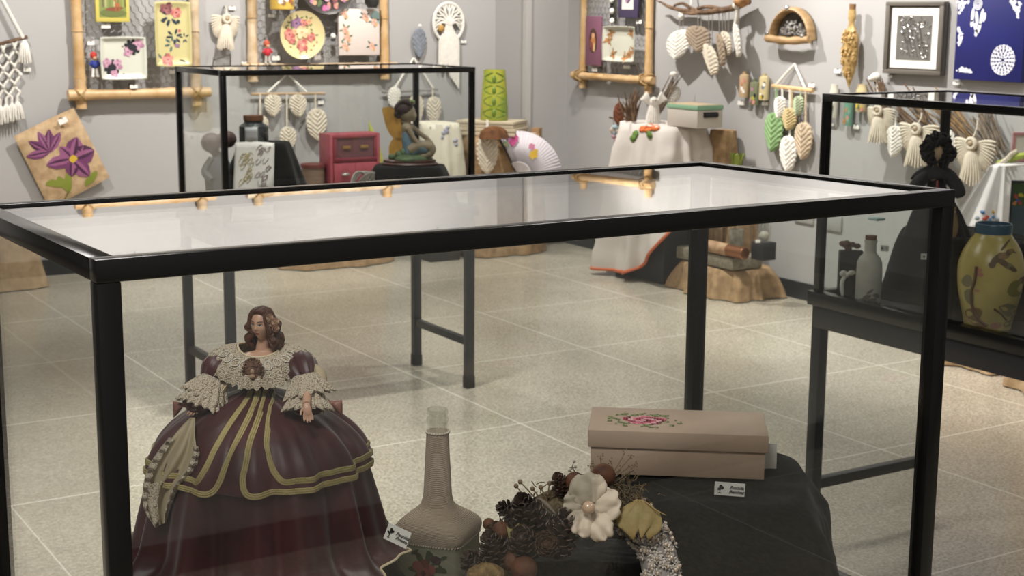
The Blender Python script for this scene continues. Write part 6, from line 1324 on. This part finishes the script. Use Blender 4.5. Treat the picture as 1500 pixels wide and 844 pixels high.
# ================================================================ inside the rear showcase
def stand(label, cx, cy, hx, hy, zt, seed, rot=.1, flare=.06):
    mb = MB(VELVET); drape(mb, FX(V((cx, cy, 0)), rot), hx, hy, zt, DECK+.003, 6, .012, flare, seed=seed, wob=.004); return solo(mb, 'draped_stand', label, 'riser', 'black cloth stands in the rear showcases', angle=80)
YJ = 5.70; zj = onY(372, 209, YJ).z; bj = onY(378, 209, YJ)
stand('black draped stand under the corked dark jar in the rear showcase', bj.x+.04, YJ+.03, .10, .075, zj-.001, 41, flare=.085)
b = onY(372, 209, YJ); s_ = mpp(b); JG = mat('dark_mosaic_glass', '#26292b', .3, bump=.6, bs=120, col2='#4a4e50', vs=60); jr = thing('corked_jar', 'squat dark jar with a brown cork and pale label on the black stand', 'jar', (b.x, b.y, zj))
MB(JG).lathe((b.x, b.y, zj), [(0, 0), (20*s_, 0), (21*s_, 2*s_), (21*s_, 24*s_), (18*s_, 27*s_), (14*s_, 29*s_), (14*s_, 31*s_), (0, 31*s_)], 32).build('jar_body', jr)
MB(mat('brown_cork', '#6d4630', .85, var=.3, vs=60)).lathe((b.x, b.y, zj+28*s_), [(0, 0), (12*s_, 0), (12*s_, 3*s_), (14.5*s_, 5*s_), (14.5*s_, 12*s_), (0, 13*s_)], 28).build('cork', jr)
f = FX(V((b.x, b.y, zj))); mb = MB(mat('pale_silver_label', '#a3a3a5', .5)); mb.grid(lambda u, v: f.pt(21.4*s_*math.sin((u-.5)*.9), lerp(3, 24, v)*s_, 21.4*s_*math.cos((u-.5)*.9)), 10, 4); mb.build('label', jr, solid=.001)
YP = 5.58; f = FX(onY(368, 272, YP), .05); f = Fr(V((f.O.x, f.O.y, DECK+.002)), f.ex, (f.ez*.97-f.n*.24).normalized(), (f.n*.97+f.ez*.24).normalized()); s_ = mpp(f.O); hp_ = 63*s_+(onY(368, 272, YP).z-DECK)
pl = thing('decorated_tile', 'upright off white tile covered in faint flourishes, leaning on the black stand', 'tile', f.O)
def tl(u, v): x = (u-.5)*2; w = 29*s_*(1+.05*(1-v)); return f.pt(x*w, hp_*v+.004*(1-x*x)*(v > .5), -.010+.008*(1-x*x))
tb_ = MB(mat('off_white_tile', '#cfccc6', .45, var=.05, vs=15)).grid(tl, 16, 14).build('tile', pl, solid=.008)
random.seed(6); q = MB()
for col, xs in (('#b9ab84', (-.62, -.1)), ('#8f7f80', (.18, .82))):
    for k in range(18):
        x = random.uniform(*xs); z = random.uniform(.38, .93); pts = [tl((x+.14*math.cos(t*1.3+k)+1)/2, z+.035*math.sin(t*1.7+k))+f.n*.006 for t in [i*.55 for i in range(8)]]; q.mat(c_('flourish_%s' % col[1:], col)).tube(curve(pts, 16), .0011, 4)
q.mat(c_('rust_base_paint', '#8a4a35')); [q.ell(tl((x+1)/2, random.uniform(.26, .33))+f.n*.006, (.02, .004, .012), 8, 5) for x in (-.9, -.7, -.5, -.3, .05, .5)]; q.build('flourishes', tb_)
# seated brown headed figurine at the left end
YF = 5.84; b = onY(322, 270, YF); s_ = mpp(b); f = FX(V((b.x, b.y, DECK+.002))); zz = lambda py: onY(322, py, YF).z-DECK-.002; fg = thing('brown_figurine', 'dark figurine with a brown head at the left end of the rear showcase', 'figurine', f.O)
mb = MB(mat('figurine_brown', '#4c322e', .6, var=.2, vs=30)); mb.ell(f.pt(-11*s_, zz(209), .0), (15*s_, 14*s_, 15*s_), 20, 14); mb.ell(f.pt(12*s_, zz(204), -.0), (15*s_, 12*s_, 13*s_), 16, 12); mb.tube([f.pt(-6*s_, zz(222), 0), f.pt(0, zz(232), 0)], 7*s_, 10); mb.build('head', fg, rm=.006)
mb = MB(mat('figurine_blue_grey', '#555b60', .6, col2='#3c4146', vs=14)); mb.lathe(f.pt(0, 0, 0), [(0, 0), (20*s_, 0), (22*s_, zz(255)), (17*s_, zz(240)), (9*s_, zz(228)), (0, zz(222))], 26, 1, .7, ex=f.ex); mb.tube(curve([f.pt(-9*s_, zz(232), .01), f.pt(-19*s_, zz(250), .03), f.pt(-8*s_, zz(262), .05)], 10), [6*s_]*8+[5*s_, 4*s_], 9); mb.build('robe', fg)
# the winged fairy
YW_ = 5.72; b = onY(600, 237, YW_); zs_ = b.z
stand('black draped stand under the winged fairy statuette', b.x, YW_, .150, .10, zs_-.014, 44, flare=.05)
s_ = mpp(b); f = FX(V((b.x, b.y, zs_))); fr_ = lambda px, py, d=0: f.pt((px-600)*s_, (238-py)*s_, d)
fy = thing('fairy_statuette', 'statuette of a seated fairy with ochre wings and a blue dress', 'figurine', f.pt(0, -.012, 0))
WB_ = mat('dark_wood_base', '#4a2a22', .4); MB(WB_).lathe(f.pt(0, -.013, 0), [(0, 0), (41*s_, 0), (42*s_, .006), (40*s_, .011), (38*s_, .013), (39*s_, .020), (36*s_, .024), (0, .024)], 48, 1, .62, ex=f.ex).build('wooden_base', fy)
mb = MB(mat('mossy_green_ground', '#3d5238', .6, col2='#5a6f48', vs=25, bump=.5, bs=60)); mb.ell(fr_(606, 234), (30*s_, 22*s_, 9*s_), 28, 14)
for px, py, r in ((592, 224, 7), (585, 228, 7), (626, 226, 8), (632, 220, 6), (575, 231, 6), (613, 229, 7)): mb.ell(fr_(px, py, .01), r*s_, 12, 8)
mb.build('grassy_ground', fy)
FS = mat('fairy_skin', '#8a7c64', .5); mb = MB(FS)
hc_ = fr_(596, 165, .0); mb.ell(fr_(597, 167), (12.5*s_, 11*s_, 13.5*s_), 20, 14); mb.ell(fr_(606, 171), (4*s_, 7*s_, 7*s_), 12, 8); mb.ell(fr_(609, 169), (2.4*s_, 2*s_, 2.2*s_), 8, 6); mb.ell(fr_(605, 177), (3*s_, 4*s_, 2.6*s_), 8, 6); mb.ell(fr_(594, 169, .030), (2*s_, 1.2*s_, 3*s_), 8, 6)
mb.tube(curve([fr_(594, 174), fr_(595, 184), fr_(598, 200), fr_(600, 222)], 12), [6*s_, 5*s_, 5*s_, 7*s_, 9*s_, 9.5*s_, 9*s_, 9*s_, 9.5*s_, 10*s_, 10*s_, 10*s_], 14)
for dz, pts in ((.03, [(598, 187), (605, 200), (617, 213), (631, 219)]), (-.03, [(600, 185), (613, 196), (628, 207), (635, 217)])): mb.tube(curve([fr_(x, y, dz*(1 if i < 3 else .5)) for i, (x, y) in enumerate(pts)], 14), [4.2*s_]*4+[3.6*s_]*4+[3*s_]*4+[2.6*s_, 2.4*s_], 10)
for dz in (.022, -.022): mb.tube(curve([fr_(600, 222, dz), fr_(616, 214, dz), fr_(632, 217, dz), fr_(630, 226, dz), fr_(612, 230, dz)], 18), [8*s_]*5+[6.5*s_]*4+[5.5*s_]*5+[4.5*s_]*4, 12)
for k in range(5): mb.tube(curve([fr_(631, 218, .012+.004*k), fr_(636, 219+.5*k, .010+.004*k), fr_(637, 223, .008+.004*k)], 6), 1.0*s_, 6)
mb.build('body', fy, rm=.0032)
DRS = mat('fairy_blue_dress', '#7191a0', .55, col2='#587080', vs=22); mb = MB(DRS); mb.tube(curve([fr_(597, 191), fr_(598, 205), fr_(601, 220), fr_(606, 228)], 12), [7*s_, 9*s_, 9.8*s_, 10*s_, 10.2*s_, 10.5*s_, 11*s_, 12*s_, 12.5*s_, 12*s_, 11*s_, 9*s_], 18); mb.tube(curve([fr_(602, 221, .0), fr_(616, 219, .0), fr_(622, 224, .0)], 8), [12*s_, 12*s_, 11.5*s_, 11*s_, 10*s_, 9*s_, 8*s_, 6*s_], 16); mb.tube(curve([fr_(602, 222, .012), fr_(616, 216, .014), fr_(628, 220, .012)], 8), [10*s_, 10.5*s_, 10*s_, 9.8*s_, 9.5*s_, 9*s_, 8.5*s_, 7.5*s_], 16); mb.build('dress', fy)
FHR = mat('fairy_dark_hair', '#33211f', .6, bump=.6, bs=90); mb = MB(FHR); mb.ell(fr_(592, 161), (14.5*s_, 13.5*s_, 12.5*s_), 22, 14); mb.ell(fr_(583, 168), (8*s_, 10*s_, 9*s_), 14, 10); mb.ell(fr_(596, 152), (9*s_, 9*s_, 6*s_), 14, 10)
for k in range(9): mb.tube(curve([fr_(604, 154, .03*math.sin(k)), fr_(592, 148+k, .034*math.sin(k*.8+.4)), fr_(580, 160+k, .03*math.sin(k))], 10), 2.2*s_, 6)
mb.build('hair', fy)
mb = MB(mat('leaf_crown', '#7d8f5a', .6))
for k in range(6): mb.ell(fr_(586+4*k, 148+1.2*abs(k-2.5), .012*math.sin(k*2)), (3*s_, 2.5*s_, 3*s_), 8, 6)
mb.build('flower_crown', fy)
WGM = mat('ochre_wing', '#bd8f3a', .5, col2='#946a28', vs=16, bump=.2, bs=40)
for dz in (.012, -.03):
    up_ = [(588, 176), (577, 161), (562, 160), (563, 172), (568, 190), (577, 203), (589, 205)]; lo_ = [(589, 203), (577, 204), (571, 214), (571, 228), (577, 233), (585, 231), (590, 220)]
    for pol in (up_, lo_):
        P = [V(p+(0,)) for p in pol]; n_ = 40; P2 = curve(P+[P[0]], n_)[:-1]; mb = MB(WGM); fw2 = Fr(f.O, f.ex, f.ez, f.n); mb.prism(fw2, [((p.x-600)*s_, (238-p.y)*s_) for p in P2], dz, dz+.006); mb.build('wing', fy)
# wire coil bowl
b = onY(531, 268, 5.56); s_ = mpp(b); r = thing('wire_bowl', 'openwork grey wire bowl lying before the black fairy stand', 'bowl', (b.x, b.y, DECK)); mb = MB(mat('grey_reed', '#8d8880', .6)); random.seed(1); zc_ = onY(531, 270, 5.56).z; hz = (onY(531, 254, 5.56).z-DECK)
for k in range(12):
    t0 = random.random()*PI; tl_ = random.uniform(.15, .5); mb.tube([V((b.x, b.y, DECK+.006))+V((19*s_*math.cos(t)*(.6+.4*tl_*2), 19*s_*math.sin(t)*.8, hz*.5+hz*.48*math.sin(t+t0))) for t in [2*PI*i/30 for i in range(30)]], .004, 6, closed=True)
mb.build('coils', r)

# ================================================================ inside the right showcase
b = onZ(1446, 479, DECK); s_ = mpp(b); zv = lambda py: onD(1446, py, (b-C0).dot(FH)).z
vz = thing('bird_vase', 'large yellow vase painted with a flying bird and leafy branches, blue rim', 'vase', (b.x, b.y, DECK))
prof_ = [(479, 33), (470, 34.5), (450, 39), (425, 44.5), (400, 46.8), (385, 46), (368, 41), (354, 33.5), (345, 27), (341, 25.2), (336, 25), (330, 25.4), (327, 25.6)]
YLW = mat('mustard_yellow_glaze', '#b0a160', .32, col2='#9d8f50', vs=9)
vb = MB(YLW).lathe((b.x, b.y, 0), [(0, DECK+.001)]+[(r*s_, max(DECK+.001, zv(py))) for py, r in [(lerp(479, 340, i/30), smooth_tab(sorted(prof_), lerp(479, 340, i/30))) for i in range(31)]]+[(22*s_, zv(345)), (0, zv(360))], 56).build('vase_body', vz)
MB(mat('blue_glaze_rim', '#2a4a5c', .35)).lathe((b.x, b.y, 0), [(25*s_, zv(341)), (26*s_, zv(341)), (26.2*s_, zv(329)), (25.4*s_, zv(327)), (23.4*s_, zv(327)), (22.5*s_, zv(334)), (22*s_, zv(345))], 48).build('blue_rim', vz)
fv = FX(V((b.x, b.y, 0))); tabv = sorted(prof_)
def PV(px, py, d=0): r = smooth_tab(tabv, py)*s_; a = max(-.97, min(.97, (px-1446)*s_/r)); t = math.asin(a); return fv.pt((r+d)*math.sin(t), zv(py), (r+d)*math.cos(t))
def pvb(q, m, px, py, rx, ry, rot, d=.001): return q.mat(m).blob(lambda a, b_, e=0: PV(px+a, py-b_, e), 0, 0, rx, ry, rot, d, .1, 12)
BR1, BR2, BR3, GYT, PKB = c_('bird_brown', '#54402a'), c_('bird_tan', '#7a5f38'), c_('branch_brown', '#5c4330'), c_('grey_olive_wash', '#6f6b4c'), c_('pink_bud', '#9a6a58')
q = MB(); 
for x, y, rx, ry, t, m in ((1440, 372, 12, 5, .75, BR1), (1433, 381, 5, 4, .4, BR1), (1450, 368, 9, 5, .3, BR2), (1457, 364, 5, 4, .3, BR1), (1462, 362, 5, 3, -.1, BR2), (1467, 364, 2.5, 1, -.4, BR1), (1456, 382, 13, 4.5, -.5, GYT), (1448, 377, 8, 4, -.6, BR1), (1463, 387, 7, 3, -.5, BR1), (1452, 355, 9, 2, .8, BR1), (1459, 349, 5, 1.2, .6, BR1)): pvb(q, m, x, y, rx, ry, t, .0008+.0001*len(q.f)/12)
q.build('bird', vb, fix=False)
q = MB(BR3); q.tube(curve([PV(1414, 385, .001), PV(1413, 405, .001), PV(1411, 425, .001), PV(1416, 448, .001), PV(1424, 462, .001), PV(1434, 470, .001)], 24), .0045, 6); q.tube(curve([PV(1441, 445, .001), PV(1452, 452, .001), PV(1462, 462, .001)], 12), .003, 5); q.tube(curve([PV(1490, 388, .001), PV(1487, 400, .001), PV(1482, 408, .001)], 10), .003, 5)
for x, y, rx, ry, t, m in ((1417, 390, 4, 3, .5, PKB), (1419, 396, 4, 3, 0, PKB), (1406, 408, 5, 9, 0, GYT), (1410, 430, 5, 12, .2, GYT), (1418, 455, 9, 10, -.5, BR2), (1425, 468, 12, 5, -.3, BR2), (1417, 420, 3, 2, 0, PKB), (1471, 416, 15, 13, .2, c_('olive_wash', '#6f6a30')), (1466, 448, 20, 9, -.35, GYT), (1478, 455, 10, 8, .3, GYT), (1450, 462, 9, 6, 0, c_('cream_wash', '#a39a5e')), (1447, 470, 8, 5, 0, PKB), (1470, 468, 12, 5, .1, GYT), (1484, 405, 4, 3, .2, BR1), (1480, 402, 6, 2, .3, BR1)): pvb(q, m, x, y, rx, ry, t, .0006+.00008*(len(q.f) % 11))
q.build('branches', vb, fix=False)
# white corked bottle
b = onZ(1271, 443, DECK); s_ = mpp(b); D_ = (b-C0).dot(FH); zv2 = lambda py: onD(1271, py, D_).z
wb = thing('white_corked_bottle', 'white bottle with grey leaf decoration and a brown cork in the right showcase', 'bottle', (b.x, b.y, DECK)); pf_ = [(444, 17.5), (438, 18.5), (400, 18.8), (385, 18), (377, 15), (372, 10), (368, 8.6), (356, 8.4), (355, 9.4), (351, 9.4)]
bb_ = MB(mat('white_bisque', '#bdb8ae', .6, col2='#a8a399', vs=14)).lathe((b.x, b.y, 0), [(0, DECK+.001)]+[(r*s_, max(DECK+.001, zv2(py))) for py, r in pf_]+[(0, zv2(351))], 36).build('bottle_body', wb)
MB(mat('brown_cork', '#6d4630')).lathe((b.x, b.y, 0), [(0, zv2(351)), (8*s_, zv2(351)), (8.5*s_, zv2(345)), (0, zv2(344))], 20).build('cork', wb)
f = FX(V((b.x, b.y, 0))); q = MB(c_('grey_leaf_wash', '#5f5c53'))
for x, y, rx, ry, t in ((-6, 432, 6, 3, .5), (2, 436, 7, 3, .1), (8, 430, 6, 3, -.4), (-2, 424, 6, 2, .6), (-11, 437, 5, 3, .2), (5, 440, 6, 2, 0)): q.blob(lambda a, b_, e=0, x=x, y=y: (lambda t_: f.pt((18.9*s_+e)*math.sin(t_), zv2(y-b_), (18.9*s_+e)*math.cos(t_)))(math.asin(max(-.97, min(.97, (x+a)/18.9)))), 0, 0, rx, ry, t, .001)
q.build('leaf_decoration', bb_, fix=False)
# black riser cloth, the black curly haired doll in a black cape dress
DX, DY = 3.40, 2.885; zr2 = 1.03
mb = MB(VELVET); drape(mb, Fr((DX+.01, DY+.05, 0), (1, 0, 0), (0, 0, 1), (0, -1, 0)), .115, .22, zr2-.03, DECK+.003, 6, .014, .035, seed=55, wob=.004); solo(mb, 'draped_stand', 'black draped stand under the black dressed doll in the right showcase', 'riser', 'black cloth stands in the rear showcases', angle=80)
dD = (V((DX, DY, 0))-C0).dot(FH); hd_ = onD(1373, 223, dD); s_ = mpp(hd_); f = FX(V((hd_.x, hd_.y, 0))); q_ = lambda px, py, d=0: f.pt((px-1373)*s_, onD(1373, py, dD).z, d)
bd = thing('black_haired_doll', 'faceless cloth doll with curly black hair and a black cape dress', 'doll', V((hd_.x, hd_.y, zr2-.03)))
BC = mat('black_doll_cloth', '#17171a', .85, var=.2, vs=20, sheen=.1); mb = MB(mat('tan_cloth_skin', '#b89c7c', .8)); mb.ell(q_(1373, 223), (9.5*s_, 9*s_, 12*s_), 24, 16); mb.tube([q_(1372, 232), q_(1372, 246)], [4.5*s_, 5*s_], 12); mb.ell(q_(1372, 256), (13*s_, 8*s_, 12*s_), 16, 10); mb.build('body', bd, rm=.004)
random.seed(17); mb = MB(mat('curly_black_hair', '#0f0f10', .8))
for i in range(150):
    t = random.uniform(0, 2*PI); rr = random.uniform(.82, 1.18); ph = random.uniform(-.5, 1); px = 1374+17*rr*math.cos(t)*.95; py = 222-19*rr*math.sin(t)*.95-2
    if math.hypot((px-1373)/10.5, (py-225)/12.5) < 1 : continue
    c0 = q_(px, py, random.uniform(-.03, .022)); v1 = V((random.uniform(-1, 1), random.uniform(-1, 1), random.uniform(-1, 1))).normalized(); u1 = v1.orthogonal(); w1 = v1.cross(u1); mb.tube([c0+(u1*math.cos(a)+w1*math.sin(a))*4.2*s_+v1*(a*.7*s_) for a in [i_*.9 for i_ in range(9)]], 2.0*s_, 5)
mb.ell(q_(1375, 216, -.016), (15*s_, 10*s_, 16*s_), 16, 12); mb.build('curly_hair', bd)
def capef(u, v):
    t = 2*PI*u; py = lerp(243, 262, v); w = smooth_tab([(0, 8), (.3, 20), (.6, 29), (1, 34)], v); return f.pt((w*math.cos(t)-2)*s_, onD(1373, py, dD).z+.004*math.sin(5*t), w*.55*s_*math.sin(t))
MB(BC).grid(capef, 48, 8, cu=True).build('cape', bd, solid=.004)
for k in (-1, 1): MB(BC).tube(curve([q_(1373+k*15, 256, .01), q_(1373+k*(25 if k > 0 else 30), 268, .03), q_(1373+k*(30 if k > 0 else 42), 284, .05)], 10), [8*s_, 9*s_, 9.5*s_, 10*s_, 10*s_, 10*s_, 10*s_, 9.5*s_, 9*s_, 7*s_], 12).build('sleeve', bd)
def drs(u, v):
    t = 2*PI*u; py = lerp(256, 352, v); w = smooth_tab([(0, 13), (.12, 12), (.3, 22), (.6, 37), (1, 50)], v); fo = 1+.05*v*math.sin(9*t); return f.pt((w*fo*math.cos(t)+6*v)*s_, max(zr2-.03, onD(1373, py, dD).z), w*.62*fo*s_*math.sin(t))
MB(BC).grid(drs, 80, 22, cu=True).build('dress', bd); mb = MB(c_('red_ribbon', '#7d2320')); mb.tube([q_(1368, 262, .052), q_(1367, 275, .062), q_(1366, 288, .075)], [.003, .005, .005], 6); mb.build('red_ribbon', bd)
# small beige pouch tied at the neck, hung beside the doll
f = CF(1396, 322, dD-.20); s_ = mpp(f.O); r = thing('beige_sachet', 'small beige cloth sachet tied at the neck, left of the yellow bird vase', 'bag', f.pt(0, -26*s_, 0)); mb = MB(mat('beige_sachet_cloth', '#7a6548', .85, bump=.4, bs=120)); mb.lathe(f.pt(0, -26*s_, 0), [(0, 0), (5*s_, 0), (8*s_, 8*s_), (8.5*s_, 18*s_), (6*s_, 32*s_), (2.2*s_, 38*s_), (4.5*s_, 44*s_), (0, 43*s_)], 20, 1, .6, ex=f.ex); mb.build('pouch', r); MB(mat('beige_string', '#9a8768', .8)).tube([f.pt(2.6*s_*math.cos(t), 12*s_, 2*s_*math.sin(t)) for t in [2*PI*i/12 for i in range(12)]], .003, 5, closed=True).build('string', r)
mb = MB(VELVET); P = f.pt(0, -26*s_, -.0); drape(mb, Fr((P.x, P.y, 0), (1, 0, 0), (0, 0, 1), (0, -1, 0)), .028, .03, P.z-.002, DECK+.003, 5, .004, .008, seed=61, n=60, rows=16); solo(mb, 'draped_stand', 'narrow black draped stand under the beige sachet', 'riser', 'black cloth stands in the rear showcases', angle=80)
# pale blue box on the black stand, cards
P = onX(1283, 328, 3.36); f = FX(P, -.5); mb = MB(mat('pale_aqua_box', '#b5cfce', .5)); mb.fbox(f, -.016, .02, zr2-.029-P.z, .02, -.02, .02, .003); bx = solo(mb, 'aqua_box', 'pale aqua box leaning at the left end of the black stand', 'box')
for x, y, w, D_, lb, rt in ((1296, 364, 12, 3.275, 'white folded name card on the black cloth by the white corked bottle', .3), (1360, 376, 22, 3.272, 'white name card with a printed emblem in front of the black doll dress', .05)):
    f = FX(onX(x, y, D_), rt); s_ = mpp(f.O); mb = MB(WHITE); mb.fbox(f, -w/2*s_, w/2*s_, -4.5*s_, 4.5*s_, -.001, 0); mb.mat(INK); mb.blob(f.pt, -w*.3*s_, 0, 1.6*s_, 1.8*s_, .4, .001, .2); [mb.fbox(f, w*.02*s_, w*.36*s_, z*s_, (z+.5)*s_, 0, .0006) for z in (.8, -.8)]; solo(mb, 'showcase_name_card', lb, 'name card', 'name cards in the right showcase')
# small dark box of dried flowers and a cream bow, behind the white bottle
P = onY(1247, 392, 3.20); P.z = DECK+.002; f = FX(P); s_ = mpp(P); mb = MB(mat('black_card_box', '#1d1d20')); zh = onY(1247, 368, 3.20).z-P.z; mb.fbox(f, -.035, .035, 0, zh, -.03, .0, .003); solo(mb, 'dark_box', 'dark little box behind the white corked bottle', 'box')
mb = MB(mat('dried_rose_brown', '#6a4a42', .8)); random.seed(3)
for k in range(9): mb.ell(f.pt(random.uniform(-.026, .026), zh+random.uniform(.006, .022), random.uniform(-.026, -.004)), (.011, .011, .009), 8, 6)
o = solo(mb, 'dried_flowers', 'brown dried flowers heaped on the dark little box', 'flowers'); o['kind'] = 'stuff'
mb = MB(LINEN); f2 = FX(onY(1241, 403, 3.165)); s_ = mpp(f2.O)
for k, (dx, dy, rx, rz) in enumerate(((-6, 2, 7, 5), (6, 3, 8, 4), (0, 0, 3, 4))): mb.ell(f2.pt(dx*s_, dy*s_, 0), (rx*s_, 3*s_, rz*s_), 12, 8)
mb.tube(curve([f2.pt(-3*s_, -2*s_, 0), f2.pt(-8*s_, -12*s_, .006), f2.pt(-6*s_, DECK-f2.O.z+.006, .01)], 8), [3*s_]*6+[2*s_, s_], 7); solo(mb, 'cream_bow', 'cream cloth bow lying at the far left corner of the right showcase', 'ribbon')
# leaning painted board at the right end
f = CF(1497, 340, (b-C0).dot(FH)+.05, .2); zb_ = DECK+.004; r = thing('painted_board', 'dark framed board painted green above and teal below at the right edge', 'picture', V((f.O.x, f.O.y, zb_))); s_ = mpp(f.O); ft_ = onD(1497, 268, (b-C0).dot(FH)+.05).z
f.O = V((f.O.x, f.O.y, 0)); mb = MB(mat('teal_board_paint', '#47575a', .6)); mb.fbox(f, -17*s_, 30*s_, zb_+.01, ft_, -.012, 0, .002); bo = mb.build('board', r); mb = MB(BLK)
for q in ((-19*s_, -17*s_, zb_, ft_+.006), (-17*s_, 30*s_, ft_, ft_+.006), (-17*s_, 30*s_, zb_, zb_+.012)): mb.fbox(f, *q, -.014, .004, .001)
mb.build('frame', r); q = MB(c_('forest_green_top', '#3d5a2c')); q.fbox(f, -16.5*s_, 29*s_, ft_-34*s_, ft_-.002, 0, .001)
for a, zf, cc in ((-12, 20, '#c2463c'), (-9, 26, '#3f5fa8'), (-5, 18, '#d0c03a'), (-13, 30, '#d88a4a'), (-6, 29, '#c2463c')): q.mat(c_('splash_%s' % cc[1:], cc)).blob(lambda x, z, e=0: f.pt(x, z, e), a*s_, ft_-zf*s_, 2.6*s_, 3.4*s_, a, .0018, .25)
q.build('painting', bo, fix=False)
